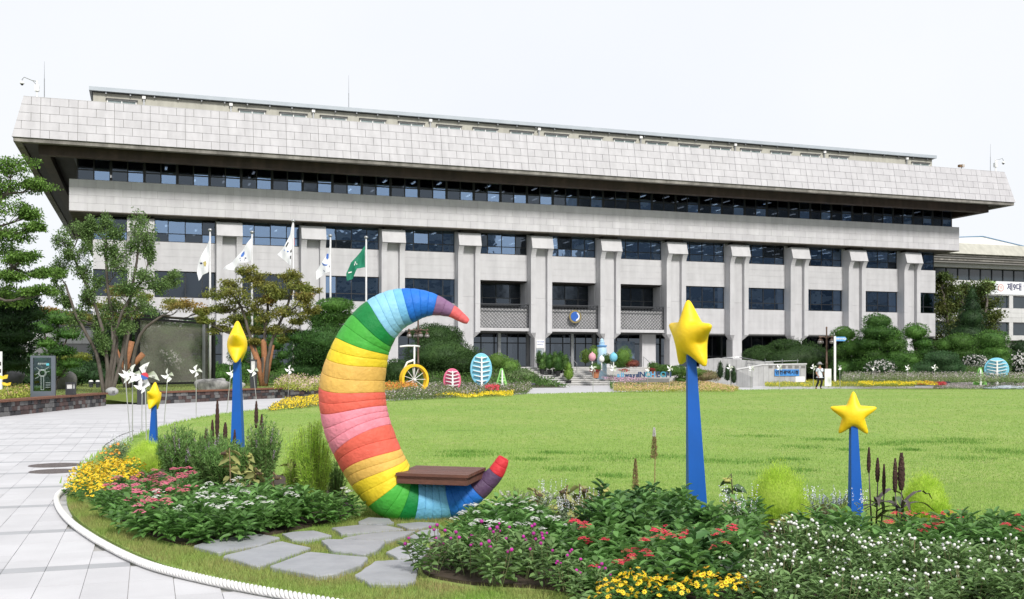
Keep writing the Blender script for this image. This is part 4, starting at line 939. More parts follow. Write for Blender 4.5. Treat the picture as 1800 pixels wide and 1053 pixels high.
# entrance planting
lime2 = LM('yellow green conifer', (.12, .22, .03), (.18, .28, .05))
for i, (px, py, rx, ry, lf, lab) in enumerate(((1030,628,9,13,lime2,'lime green conifer left of the pink ball on the steps'),(1044,622,8,12,lime2,'narrow lime conifer behind the pink ball'),(1067,632,9,9,lf_mid,'small round shrub behind the white ball on the steps'),(1096,628,14,16,lf_fresh,'bright feathery shrub right of the blue ball'),(1090,640,17,8,lf_mid,'low shrub spreading right of the blue ball'),(1108,640,14,6,M('red leaf', (.2, .05, .03), island=.3),'low red leaved plant right of the entrance shrubs'),
    (874,636,18,14,lf_fresh,'bright shrub above the blue leaf sculpture at the steps'),(895,646,20,14,lf_fresh,'loose green shrub beside the left end of the steps'),(922,662,22,10,LM('sage shrub', (.12, .19, .07), (.2, .26, .13)),'grey green spreading shrub at the foot of the left steps'),(905,668,26,9,LM('pale grass shrub', (.22, .26, .14), (.3, .32, .2)),'pale grassy clump behind the green triangle sculpture'),(1180,652,24,10,lf_mid,'green shrub at the right end of the steps'),(1215,656,24,9,lf_fresh,'leafy shrub right of the tall star pole'),(1240,662,26,9,LM('flower shrub', (.2, .24, .08), (.3, .2, .14)),'low mixed flowering shrub before the potted cypresses'),(1196,668,12,6,lf_mid,'small green tuft right of the letters'),(1168,650,16,9,lf_mid,'shrub behind the right orange pot'))):
    topiary('garden_shrub', lab, 88 if py < 650 else 84, [(px, py, rx, ry)], lf, .13, 1.2, gz=.4 if py > 650 else 1.2, cat='shrub', trunk=False, asp=.25, up=.5, lump=.2)
for px, py, r, lab in ((1266,650,5.5,'left one of three small dark cypresses by the ramp'),(1279,655,5.5,'middle one of three small dark cypresses by the ramp'),(1290,659,5.5,'right one of three small dark cypresses by the ramp')):
    topiary('cypress', lab, 82, [(px, py+6, r, 10), (px, py-2, r*.8, 9), (px, py-9, r*.45, 6)], lf_dark, .1, 1.2, gz=.1, cat='tree', trunk=False)
potm = M('black plastic pot', (.02, .02, .022), rough=.5); terra = M('terracotta', (.42, .17, .08), (.36, .14, .07), 4, .8)
for i, (px, py, Y, s) in enumerate(((948,628,90,.9),(957,632,89.5,1),(966,636,89,1.1),(976,634,89,1.15),(986,634,89,1.1),(994,638,88.5,1.1),(1000,654,87,1.15),(953,640,88,.8),(981,640,88,1))):
    x, y, z = A(px, py, Y); gz = max(.2, z-.75*s)
    o = thing('potted_conifer', 'small upright conifer in a black pot crowded on the steps' if i not in (0, 6) else ('topmost potted conifer against the posters on the entrance column' if i == 0 else 'lowest potted conifer at the right end of the row on the steps'), 'potted plant', (x, y, gz-.25), 0, 'potted conifers lined up down the steps' if i not in (0, 6) else None)
    MB().lathe([(.16, 0), (.22, .38), (.24, .38), (.24, .42), (.001, .4)], 12).build('pot', potm, o)
    V, Fc = join([pad_geo((0, 0, .85*s), (.33*s, .33*s, .5*s), .12, 1.2), pad_geo((0, 0, 1.25*s), (.2*s, .2*s, .4*s), .12, 1.2)]); stuff(ob('foliage', npmesh('foliage', V, Fc, [lf_pine, lf_mid, lime2][2 if i == 6 else i % 2]), o))
for px, lab in ((1047, 'orange planter pot of red leaved plants left of the letters'), (1148, 'orange planter pot on the steps right of the letters')):
    x, y, z = A(px, 657 if px < 1100 else 655, 86); o = thing('flower_pot', lab, 'flower pot', (x, y, z-.25))
    MB().lathe([(.24, -.1), (.3, .34), (.34, .34), (.34, .42), (.3, .42), (.001, .38)], 16).build('pot', terra, o)
    V, Fc = pad_geo((0, 0, .75), (.42, .4, .34), .13, 1.2); stuff(ob('foliage', npmesh('foliage', V, Fc, lf_mid), o)); V, Fc = pad_geo((-.1, -.1, .52), (.42, .36, .15), .1, 1); stuff(ob('flowers', npmesh('flowers', V, Fc, M('dark red bloom', (.25, .03, .03), island=.3)), o))
# colour strips of bedding in the distance
def patch(name, label, pxpoly, z, h, leaf, bloom, dens=260, fb=.35, size=.09, bsize=.06):
    P = [G(x, y, z)[:2] for x, y in pxpoly]; a = np.array(P); area = .5*abs(np.dot(a[:, 0], np.roll(a[:, 1], 1))-np.dot(a[:, 1], np.roll(a[:, 0], 1)))
    lo, hi = a.min(0), a.max(0); bb = np.prod(hi-lo); n = int(min(60000, dens*area)*bb/max(area, .1)); n = min(n, 200000)
    q = rng.uniform(lo, hi, (n, 2)); q = q[inpoly(q, a)]; 
    if len(q) < 10: return
    lump = .6+.4*np.sin(q[:, 0]*3.1+np.sin(q[:, 1]*2.3)*2)*np.cos(q[:, 1]*2.7)
    zz = z+h*rng.uniform(.1, 1, len(q))*lump; P3 = np.concatenate([q, zz[:, None]], 1)
    nb = int(len(q)*fb); D = rng.normal(size=P3.shape)*.7+np.array([0, 0, .7]); N = rng.normal(size=P3.shape)+np.array([0, -.5, 1.0])
    V, Fc = leafV(P3[nb:], D[nb:], N[nb:], size, size*.4, .1)
    o = thing(name, label, 'flower bed', (0, 0, 0)); stuff(ob('leaves', npmesh('leaves', V, Fc, leaf), o))
    if nb: 
        P3[:nb, 2] = z+h*rng.uniform(.75, 1.08, nb)*lump[:nb]; V, Fc = leafV(P3[:nb], D[:nb]*np.array([1, 1, .3]), N[:nb], bsize, bsize*.9, .1); stuff(ob('blossoms', npmesh('blossoms', V, Fc, bloom), o))
    return o
bl_y = M('yellow blooms', (.90, .70, .03), (.85, .60, .02), 4, .6, island=.2, trans=.15); bl_o = M('orange blooms', (.72, .26, .04), (.6, .18, .04), 4, .6, island=.25)
bl_r = M('red blooms', (.78, .05, .10), (.65, .04, .08), 4, .6, island=.25, trans=.1); bl_p = M('pink blooms', (.82, .25, .38), (.78, .14, .24), 4, .6, island=.25, trans=.15)
bl_w = M('white blooms', (.80, .80, .77), (.76, .77, .72), 4, .6, island=.06, trans=.15); bl_v = M('magenta globe blooms', (.42, .02, .28), (.34, .02, .22), 4, .6, island=.3)
bl_l = M('lilac pale blooms', (.52, .42, .48), (.42, .36, .38), 4, .7, island=.25); lf_pale = LM('pale silver leaves', (.25, .32, .2), (.32, .38, .26)); lf_yg = LM('yellow green bedding', (.26, .33, .05), (.36, .38, .08))
patch('bedding', 'yellow green bedding strip below the blue name sign', [(1345,681),(1345,672),(1440,671),(1570,672),(1610,681)], .1, .35, lf_yg, bl_y, fb=.1)
patch('bedding', 'bright grass clumps directly under the blue sign', [(1354,674),(1354,669),(1402,669),(1402,674)], .2, .6, lf_lime, bl_y, fb=0, dens=400, size=.2)
patch('bedding', 'yellow and orange flower strip below the white blossoming shrub', [(1510,678),(1512,674),(1620,674),(1650,678)], .3, .3, lf_yg, bl_y, fb=.6)
patch('bedding', 'red flower patch right of the yellow strip', [(1612,679),(1616,675),(1655,674),(1664,679)], .25, .3, lf_mid, bl_r, fb=.8)
patch('bedding', 'pale lilac bedding left of the green triangle sculpture', [(1640,684),(1650,677),(1720,676),(1730,684)], .05, .22, lf_pale, bl_l, fb=.5)
patch('bedding', 'dusky bedding at the right edge of the frame', [(1728,684),(1735,677),(1830,677),(1830,684)], .05, .25, lf_mid, bl_l, fb=.3)
patch('bedding', 'silver and green mixed border under the dark pines', [(1480,672),(1480,668),(1800,668),(1800,673)], .5, .7, LM('mixed border', (.10, .17, .05), (.24, .28, .14)), bl_l, fb=.15)
patch('bedding', 'orange and green flower mound before the letters on the steps', [(1080,690),(1075,681),(1120,672),(1230,673),(1300,686),(1290,690)], .05, .35, lf_yg, M('peach blooms', (.62, .34, .2), (.5, .4, .2), island=.25), fb=.45)
patch('bedding', 'pink and purple flower sweep down the steps', [(1058,668),(1062,652),(1080,650),(1115,664),(1150,668),(1090,676)], .55, .25, lf_mid, M('mauve blooms', (.5, .22, .38), (.5, .36, .42), island=.3), fb=.75)
patch('bedding', 'dark red flower sweep on the upper steps', [(1080,650),(1086,646.5),(1108,655),(1100,658)], 1.2, .2, lf_mid, M('dark red blooms', (.28, .03, .04), (.35, .06, .05), island=.3), fb=.8)
patch('bedding', 'green planting around the foot of the letters', [(1074,684),(1072,674),(1200,674),(1235,682)], .1, .25, lf_mid, bl_w, fb=.05)
patch('bedding', 'yellow flower strip behind the crescent by the lawn edge', [(470,724),(500,706),(562,700),(600,704),(600,712),(540,718)], .03, .22, LM('bedding mix', (.16, .24, .06), (.28, .2, .1)), bl_y, fb=.4, dens=350)
patch('bedding', 'pink plume flowers behind the low stone wall', [(480,688),(500,682),(600,680),(620,692)], .35, .8, lf_yg, M('pink plumes', (.62, .42, .42), (.6, .5, .35), island=.2), fb=.4, size=.12)
patch('bedding', 'mixed border around the bicycle sculpture', [(600,708),(640,688),(780,684),(935,684),(925,694),(810,700),(700,706)], .03, .55, LM('border mix', (.09, .16, .05), (.2, .2, .1)), bl_l, fb=.12, size=.11)
patch('bedding', 'yellow ribbon of flowers at the lawn edge under the leaf sculptures', [(760,700),(770,696),(850,693),(905,692),(900,697),(820,701)], .05, .26, lf_yg, bl_y, fb=.7)
patch('bedding', 'orange and yellow bedding behind the yellow wheel', [(676,690),(676,684),(722,684),(735,689)], .3, .5, lf_yg, bl_o, fb=.5)
patch('bedding', 'red flower patch right of the blue leaf sculpture', [(852,690),(855,686),(876,686),(878,690)], .25, .4, lf_mid, bl_r, fb=.8)
patch('bedding', 'lime bedding in front of the glass map sign', [(-60,716),(-60,692),(52,688),(58,700)], .42, .38, lf_yg, M('peach', (.55, .35, .2)), fb=.1, size=.1, dens=500)
def cover(label, u0, u1, w0, w1, z0, z1_, h, dens=60, size=.2):
    n = int((u1-u0)*(w1-w0)*dens); u = rng.uniform(u0, u1, n); t = rng.uniform(0, 1, n); w_ = w0+(w1-w0)*t; z = z0+(z1_-z0)*(3*t*t-2*t**3); P = np.stack([B0[0]+UC*u-US*w_, B0[1]+US*u+UC*w_, z+h*rng.uniform(0, 1, n)*(.6+.4*np.sin(u*1.7)*np.cos(w_*1.3))], 1)
    V, Fc = leafV(P, rng.normal(size=P.shape)*.7+np.array([0, 0, .7]), rng.normal(size=P.shape)+np.array([0, -.5, 1]), size, size*.4, .1); o = ob('ground_cover', npmesh('ground_cover', V, Fc, lf_mid)); stuff(o, label)
cover('low leafy ground cover on the bank left of the steps', -45, -8.2, -20, -6.5, .05, 1.45, .5)
cover('low leafy ground cover on the bank right of the ramp', 18.5, 60, -21, -6.5, .05, 1.45, .5, 40)
# ============================================================ RAINBOW CRESCENT
YCR = 10.42
def paint(name, c, c2=None, b=.35): return M(name, tuple(x**1.08 for x in c), tuple(x**1.12*.85 for x in c), 9, .6, .5, 26, spec=.3, detail=9, streak=.10)
P_ = {'red': paint('crescent red', (.68,.05,.065), (.56,.03,.045)), 'coralred': paint('crescent coral red', (.76,.16,.16), (.68,.11,.12)), 'purple': paint('crescent purple', (.27,.15,.27), (.20,.11,.20)), 'dpurple': paint('crescent dark purple', (.13,.075,.15), (.17,.09,.18)),
 'blue': paint('crescent blue', (.025,.20,.66), (.02,.16,.56)), 'lblue': paint('crescent light blue', (.20,.50,.74), (.12,.38,.64)), 'lblue2': paint('crescent pale blue', (.30,.60,.78), (.18,.46,.68)), 'dgreen': paint('crescent dark green', (.01,.24,.06), (.02,.18,.05)),
 'green': paint('crescent light green', (.08,.42,.06), (.05,.33,.05)), 'yellow': paint('crescent yellow', (.82,.63,.04), (.74,.52,.03)), 'ochre': paint('crescent ochre', (.74,.47,.12), (.66,.38,.09)), 'coral': paint('crescent coral', (.78,.16,.11), (.80,.24,.15)), 'pink': paint('crescent pink', (.86,.31,.38), (.80,.24,.30))}
groove_m = M('crescent groove wash', (.30, .16, .10), (.2, .12, .1), 6, .8)
ctr = [(823,566,5.5),(808,556,9),(794,547,11.5),(766,537,18.5),(742,534,25),(718,537,31.5),(692,546,36.5),(669,563,41),(650,586,45),(635,612,48.5),(624,648,54),(619,684,57.5),(622,720,58),(629,750,57.5),(640,778,56),(652,806,54.5),(668,834,52.5),(687,858,50),(708,872,46.5),(730,879,42),(760,882,37),(788,879,33),(815,871,28),(838,860,21.5),(856,847,17),(871,832,14.5),(881,815,12),(886,804,9)]
ctr = catmull([np.array(c, float) for c in ctr], 10, False); ctr = np.array(ctr)
sg = np.concatenate([[0], np.cumsum(np.hypot(*np.diff(ctr[:, :2], axis=0).T))]); TL = sg[-1]
def cat_(s): return np.array([np.interp(s, sg, ctr[:, i]) for i in range(3)])
# colour boundaries found along the centre line (photo positions)
def s_at(px, py): i = np.argmin(np.hypot(ctr[:, 0]-px, ctr[:, 1]-py)); return sg[i]
bnds = [0, s_at(794,547), s_at(766,537), s_at(718,537), s_at(669,563), s_at(652,584), s_at(635,612), s_at(627,640), s_at(619,683), s_at(621,715), s_at(637,770), s_at(654,808), s_at(668,832), s_at(683,856), s_at(712,873), s_at(734,880), s_at(790,879), s_at(838,860), s_at(871,832), TL]
cols = ['coralred','purple','blue','lblue2','dgreen','green','yellow','ochre','coral','pink','coral','ochre','yellow','green','dgreen','lblue','blue','dpurple','red']
nr =   [2,2,4,4,1,2,2,2,2,3,2,2,2,2,1,4,4,2,2]
CR = thing('crescent_sculpture', 'giant rainbow banded caterpillar like crescent moon sculpture with a wooden seat', 'sculpture', ((700-CX)*YCR/F, YCR, 0))
k = YCR/F; x0c = (700-CX)*k
def ring(s0, s1, mat_, cap0=False, cap1=False, seed=0):
    rr_ = random.Random(seed); n = 40; V = []; Fc = []; prof = [(0, -.0055), (.025, -.0005), (.07, .0005), (.35, .0025), (.65, .0025), (.93, .0005), (.975, -.0005), (1, -.0055)]
    tilt = rr_.uniform(-.05, .05)
    if cap0: prof = [(0, -1), (.02, -.03), (.08, -.015), (.2, -.004)]+prof[3:]
    if cap1: prof = prof[:-2]+[(.80, -.004), (.92, -.018), (.985, -.036), (1.0, -1)]
    for t_, b in prof:
        s = s0+(s1-s0)*t_; c = cat_(s); a = cat_(max(0, s-2)); e = cat_(min(TL, s+2)); d = e[:2]-a[:2]; d /= np.linalg.norm(d)
        tz = np.array([d[0], 0, -d[1]]); nn = np.array([-tz[2], 0, tz[0]]); yy = np.array([0, 1.0, 0])
        r = c[2]*k; f = min(1, r/.12); r = max(.012, r+b*f)
        C = np.array([(c[0]-CX)*k-x0c, 0, H+(HY-c[1])*k])
        for j in range(n):
            th = 2*math.pi*j/n; q = C+(nn*math.cos(th)+yy*math.sin(th))*r*(1+.006*math.sin(3*th+s*.03))+tz*(math.sin(s*.045)*.10*r*math.cos(th)+.10*r*math.sin(th)*math.cos(s*.03)+.06*r*math.sin(2*th+s*.02))
            V.append(q)
    m = len(prof)
    for i in range(m-1):
        for j in range(n): Fc.append((i*n+j, i*n+(j+1) % n, (i+1)*n+(j+1) % n, (i+1)*n+j))
    mb = MB().add([tuple(v) for v in V], Fc)
    if cap0: mb.f.append(tuple(range(n)))
    if cap1: mb.f.append(tuple((m-1)*n+j for j in range(n))[::-1])
    mb.build('ring_segment', mat_, CR, True)
sd = 0
for i, c_ in enumerate(cols):
    for j in range(nr[i]):
        a = bnds[i]+(bnds[i+1]-bnds[i])*j/nr[i]; b = bnds[i]+(bnds[i+1]-bnds[i])*(j+1)/nr[i]; sd += 1
        mm = P_[c_]
        if c_ == 'lblue2' and j < 1: mm = P_['lblue']
        ring(a, b, mm, sd == 1, i == len(cols)-1 and j == nr[i]-1, sd)
# wooden seat of slats, resting on the lower arm
wd_m = M('dark red brown deck board', (.15, .062, .042), (.105, .045, .032), 3, .5, .3, 30, stretch=(1, 8, 8), obj=.1)
ST_ = ob('bench_seat', MB().box(-.36, .36, -.27, .27, -.055, -.03).box(-.36, .36, -.27, -.245, -.1, -.03).box(-.36, .36, .245, .27, -.1, -.03).box(-.36, -.335, -.245, .245, -.1, -.03).box(.335, .36, -.245, .245, -.1, -.03).mesh('bench_seat', wd_m), CR)
sx, sy, sz = A(776, 836, YCR-.12); ST_.location = (sx-x0c, -.13, sz+.055); ST_.rotation_euler = (.05, .0, -.30)
for i in range(5): MB().box(-.372, .372, -.268+i*.108, -.268+i*.108+.101, -.028, 0).build('seat_slat', wd_m, ST_)
# ============================================================ STARS ON BLUE POLES
star_m = M('yellow star paint', (.90, .64, .012), (.86, .57, .01), 3, .5, .35, 14, spec=.4); blue_m = M('blue pole paint', (.006, .095, .42), (.006, .082, .35), 2, .45, .08, 10, spec=.3, streak=.08)
def star_outline():
    n = 240; out = []
    Rv = .43; A_, B_ = np.array([0, 1.0]), np.array([math.sin(math.pi/5)*Rv, math.cos(math.pi/5)*Rv])
    for j in range(n):
        th = 2*math.pi*j/n; f = th % (2*math.pi/5); f = min(f, 2*math.pi/5-f); d = np.array([math.sin(f), math.cos(f)])
        e = B_-A_; out.append((A_[0]*e[1]-A_[1]*e[0])/(d[0]*e[1]-d[1]*e[0]))
    r = np.array(out); k = np.exp(-.5*(np.arange(-12, 13)/2.5)**2); k /= k.sum(); r = np.convolve(np.concatenate([r[-12:], r, r[:12]]), k, 'valid'); return r/r.max()
STAR_R = star_outline()
def inflate():
    n = 101; g_ = np.linspace(-1.05, 1.05, n); X, Z = np.meshgrid(g_, g_, indexing='ij'); th = np.arctan2(X, Z) % (2*math.pi); rr_ = np.interp(th, np.linspace(0, 2*math.pi, 241), np.append(STAR_R, STAR_R[0]))
    m_ = np.hypot(X, Z) < rr_; u_ = np.zeros((n, n))
    for _ in range(2600): u_[1:-1, 1:-1] = (.25*(u_[2:, 1:-1]+u_[:-2, 1:-1]+u_[1:-1, 2:]+u_[1:-1, :-2])+1e-3)*m_[1:-1, 1:-1]
    return g_, np.sqrt(u_/u_.max())
SG_, SU_ = inflate()
def star_mesh(Rr, Tk):
    n = 120; m = 16; V = []; Fc = []
    for sgn in (1, -1):
        o = len(V)
        for i in range(m+1):
            q = math.sin(i/m*math.pi/2)
            for j in range(n):
                th = 2*math.pi*j/n; r = STAR_R[j*2]*q; x_, z_ = math.sin(th)*r, math.cos(th)*r
                fx, fz = np.interp(x_, SG_, np.arange(101)), np.interp(z_, SG_, np.arange(101)); ix, iz = int(fx), int(fz); ax_, az_ = fx-ix, fz-iz
                h = SU_[ix, iz]*(1-ax_)*(1-az_)+SU_[ix+1, iz]*ax_*(1-az_)+SU_[ix, iz+1]*(1-ax_)*az_+SU_[ix+1, iz+1]*ax_*az_
                V.append((x_*Rr, sgn*Tk*(h if i < m else 0), z_*Rr))
        for i in range(m):
            for j in range(n):
                f = (o+i*n+j, o+i*n+(j+1) % n, o+(i+1)*n+(j+1) % n, o+(i+1)*n+j); Fc.append(f if sgn < 0 else f[::-1])
    return MB().add(V, Fc).mesh('star', star_m, True)
def star_pole(label, basepx, topstar, Rr, yaw, roll, tilt=0, wtop=.035, wbot=.095, sc_px=None):
    x, y, _ = G(*basepx); o = thing('star_pole', label, 'sculpture', (x, y, .0)); kk = y/F
    cx_, cy_ = topstar; sx_ = (cx_-CX)*kk-x; sz_ = H+(HY-cy_)*kk
    Z1 = sz_-.25*Rr; X1 = sx_
    MB().hexa([(-wbot,-wbot,0),(wbot,-wbot,0),(wbot,wbot,0),(-wbot,wbot,0),(X1-wtop,-wtop,Z1),(X1+wtop,-wtop,Z1),(X1+wtop,wtop,Z1),(X1-wtop,wtop,Z1)]).build('pole', blue_m, o, rz=0)
    s = ob('star', star_mesh(Rr, Rr*.41), o, (sx_, 0, sz_)); s.rotation_euler = (tilt, roll, yaw); s.rotation_mode = 'XYZ'
    M3 = Matrix.Rotation(yaw, 3, 'Z') @ Matrix.Rotation(tilt, 3, 'X') @ Matrix.Rotation(roll, 3, 'Y'); s.rotation_euler = M3.to_euler()
    return o
star_pole('tall blue pole with a turned yellow star, right of centre', (1225, 908), (1214, 591), .375, -1.12, .05, .12, .04, .098)
star_pole('short blue pole with a yellow star facing the viewer, lower right', (1505, 945), (1500, 729), .212, -.22, .0, .05, .028, .062)
star_pole('tall blue pole with an edge on yellow star by the slender grass, left', (418, 797), (417, 606), .43, 1.72, .1, .0, .05, .105)
star_pole('small blue pole with a yellow star at the left end of the flower bed', (269, 808), (271, 698), .25, 1.45, .05, .05, .03, .07)
# ============================================================ FOREGROUND PLANTS
lf_bed = M('glossy bed leaves', (.11, .25, .06), (.17, .33, .09), 3, .45, island=.4, trans=.4, spec=.5); lf_bed2 = M('pale bed leaves', (.15, .26, .08), (.20, .32, .12), 3, .5, island=.35, trans=.3)
lf_bed3 = M('dark bed leaves', (.06, .16, .045), (.09, .19, .055), 3, .5, island=.4, trans=.25); stem_m = M('plant stem', (.10, .15, .05), (.14, .12, .06), 5, .8)
def bush_leaves(g, r, h, n, ln, wd, fine=True, droop=.2):
    P = []; D = []; N = []
    ns = max(6, n//12)
    for s in range(ns):
        a = g.uniform(0, 2*math.pi); rr_ = r*math.sqrt(g.uniform(0, 1)); top = np.array([rr_*math.cos(a), rr_*math.sin(a), h*(1-.45*(rr_/r)**2)*g.uniform(.8, 1.05)]); b0 = np.array([top[0]*.35, top[1]*.35, 0])
        for q in range(12):
            t = 1-(q/12)**1.3*.8; p = b0+(top-b0)*t; an = q*2.4+a; el = .75-.9*(q/12)
            d = np.array([math.cos(an), math.sin(an), el]); P.append(p); D.append(d); N.append(np.array([-d[0]*.5, -d[1]*.5, 1.0])+g.normal(0, .25, 3))
    P, D, N = np.array(P), np.array(D), np.array(N); k_ = len(P)
    return leafV(P, D, N, ln*g.uniform(.65, 1.2, k_), wd*g.uniform(.7, 1.2, k_), .2, fine)
def stems_of(tops, r=.003):
    m_ = MB()
    for t in tops: m_.tube([(t[0]*.4, t[1]*.4, 0), (t[0]*.8, t[1]*.8, t[2]*.6), tuple(t)], [r*1.2, r, r*.8], 3, False)
    return m_
def heads_cluster(g, r, h, nh, fl, rad=.032):
    """flat-topped clusters of small florets"""
    P = []; D = []; N = []
    for _ in range(nh):
        a = g.uniform(0, 2*math.pi); rr_ = r*math.sqrt(g.uniform(0, 1)); c = np.array([rr_*math.cos(a), rr_*math.sin(a), h*(1-.4*(rr_/r)**2)+.03]); R_ = rad*g.uniform(.7, 1.2)
        for f in range(fl):
            b = g.uniform(0, 2*math.pi); q = R_*math.sqrt(g.uniform(0, 1)); p = c+np.array([q*math.cos(b), q*math.sin(b), (1-(q/R_)**2)*R_*.5+g.uniform(-.003, .003)])
            up = np.array([q*math.cos(b)/R_*.6, q*math.sin(b)/R_*.6, 1]); b2 = g.uniform(0, 6)
            for z in range(5):
                t = b2+z*2*math.pi/5; d = np.array([math.cos(t), math.sin(t), .15]); P.append(p); D.append(d); N.append(up)
    P, D, N = map(np.array, (P, D, N)); return leafV(P, D, N, .0115, .0085, .02)
def balls(g, r, h, nb, br, stemup=.06):
    m_ = MB(); tops = []
    for _ in range(nb):
        a = g.uniform(0, 2*math.pi); rr_ = r*1.05*math.sqrt(g.uniform(0, 1)); c = (rr_*math.cos(a), rr_*math.sin(a), h*(1-.35*(rr_/r)**2)+g.uniform(-.01, stemup)); b_ = br*g.uniform(.75, 1.15)
        m_.ball(c, b_, 7, 5, .95, .08); tops.append(c)
    return m_, tops
def daisies(g, r, h, nb, fr):
    P = []; D = []; N = []; cm = MB()
    for _ in range(nb):
        a = g.uniform(0, 2*math.pi); rr_ = r*1.05*math.sqrt(g.uniform(0, 1)); c = np.array([rr_*math.cos(a), rr_*math.sin(a), h*(1-.35*(rr_/r)**2)+g.uniform(-.01, .04)]); up = unit(np.array([[c[0]*1.2, c[1]*1.2-.05, .35]])+g.normal(0, .15, (1, 3)))[0]
        s = unit(np.cross(up, [0, 0, 1.0])[None]+1e-4)[0]; t = np.cross(up, s)
        for z in range(9):
            q = z*2*math.pi/9; P.append(c); D.append(s*math.cos(q)+t*math.sin(q)); N.append(up)
        cm.ball(tuple(c+up*.002), fr*.3, 6, 4, .8)
    P, D, N = map(np.array, (P, D, N)); return leafV(P, D, N, fr, fr*.42, .03), cm
VAR = {}
def variants(kind):
    if kind in VAR: return VAR[kind]
    out = []
    for v in range(5):
        g = np.random.default_rng(hash_(kind)*10+v); parts = []
        if kind.startswith('pentas'):
            V, Fc = bush_leaves(g, .19, .30, 165, .10, .046); parts.append(('foliage', npmesh('foliage', V, Fc, lf_bed)))
            col = {'w': bl_w, 'p': bl_p, 'r': bl_r, 'g': None}[kind[-1]]
            if col: V, Fc = heads_cluster(g, .16, .32, {'w': 2, 'p': 5, 'r': 4}[kind[-1]]+v % 2, 22, .042); parts.append(('blossoms', npmesh('blossoms', V, Fc, col)))
        elif kind == 'globe_v':
            V, Fc = bush_leaves(g, .17, .30, 120, .085, .036); parts.append(('foliage', npmesh('foliage', V, Fc, lf_bed2)))
            m_, tops = balls(g, .16, .33, 6, .0125); parts.append(('blossoms', m_.mesh('blossoms', bl_v, True))); parts.append(('stems', stems_of(tops).mesh('stems', stem_m)))
        elif kind == 'globe_w':
            V, Fc = bush_leaves(g, .18, .28, 200, .075, .03); parts.append(('foliage', npmesh('foliage', V, Fc, lf_bed2)))
            m_, tops = balls(g, .17, .29, 8, .0098, .05); parts.append(('blossoms', m_.mesh('blossoms', bl_w, True))); parts.append(('stems', stems_of(tops).mesh('stems', stem_m)))
        elif kind == 'zinnia_y':
            V, Fc = bush_leaves(g, .16, .20, 110, .055, .022); parts.append(('foliage', npmesh('foliage', V, Fc, lf_bed)))
            (V, Fc), cm = daisies(g, .16, .22, 46, .0185); parts.append(('blossoms', npmesh('blossoms', V, Fc, bl_y))); parts.append(('flower_centres', cm.mesh('flower_centres', M('orange centres', (.5, .25, .02)))))
        elif kind == 'marigold_o':
            V, Fc = bush_leaves(g, .16, .26, 110, .06, .018); parts.append(('foliage', npmesh('foliage', V, Fc, lf_bed2)))
            (V, Fc), cm = daisies(g, .16, .29, 8, .024); parts.append(('blossoms', npmesh('blossoms', V, Fc, bl_o))); parts.append(('flower_centres', cm.mesh('flower_centres', bl_y)))
        elif kind == 'shrub_g':
            V, Fc = bush_leaves(g, .20, .42, 170, .10, .062); parts.append(('foliage', npmesh('foliage', V, Fc, lf_bed3 if v % 2 else lf_bed)))
        elif kind == 'silver':
            V, Fc = bush_leaves(g, .16, .36, 150, .06, .014); parts.append(('foliage', npmesh('foliage', V, Fc, M('silvery leaves', (.16, .24, .12), (.24, .30, .18), island=.3, trans=.2))))
            P = []; D = []
            for s in range(9):
                a, rr_ = g.uniform(0, 6.28), .15*math.sqrt(g.uniform(0, 1)); b0 = np.array([rr_*math.cos(a), rr_*math.sin(a), .34])
                for q in range(14): P.append(b0+np.array([0, 0, q*.009])+g.normal(0, .004, 3)); D.append(g.normal(size=3))
            V, Fc = leafV(np.array(P), np.array(D), g.normal(size=(len(P), 3)), .012, .009, .1); parts.append(('blossoms', npmesh('blossoms', V, Fc, M('pale lavender bloom', (.62, .64, .72), (.7, .7, .72)))))
        out.append(parts)
    VAR[kind] = out; return out
def hash_(s): return sum(ord(c)*(i+3) for i, c in enumerate(s)) % 9973
INFO = {'pentas_w': ('white_pentas', 'leafy green plant with clustered white flowers', 'white flowered star cluster plants'), 'pentas_p': ('pink_pentas', 'leafy plant with clustered rose pink flowers', 'pink flowered star cluster plants'), 'pentas_r': ('red_pentas', 'leafy plant with clustered red flowers', 'red flowered star cluster plants'),
 'pentas_g': ('green_pentas', 'green leafy plant without open flowers', 'leafy plants not in flower'), 'globe_v': ('globe_amaranth', 'leafy plant with small magenta ball flowers', 'magenta globe flower plants'), 'globe_w': ('white_globe_amaranth', 'low plant covered in little white ball flowers', 'white ball flower plants at the right'),
 'zinnia_y': ('yellow_zinnia', 'low plant covered in small yellow daisies', 'yellow daisy plants'), 'marigold_o': ('orange_marigold', 'plant with orange daisy flowers', 'orange flowers at the bed tip'), 'shrub_g': ('leafy_bush', 'dark green broad leaved bush', 'broad leaved green bushes'), 'silver': ('silver_sage', 'silvery plant with pale spikes', 'silvery sage plants')}
PROTO = {}
def plant(kind, x, y, s, where):
    vs = variants(kind); v = R.randrange(len(vs)); nm, lb_, gp = INFO[kind]
    o = thing(nm, lb_+' '+where, 'flowering plant' if kind not in ('pentas_g', 'shrub_g') else 'plant', (x, y, .05), R.uniform(0, 6.28), gp+' '+where)
    o.scale = (s, s, s*R.uniform(.88, 1.12)); o.rotation_euler.x = R.gauss(0, .05); o.rotation_euler.y = R.gauss(0, .05)
    for n_, me in vs[v]: stuff(ob(n_, me, o))
used_pts = []
LB_ = shrink(LBED, -.02); RB_ = shrink(RBED, .05)
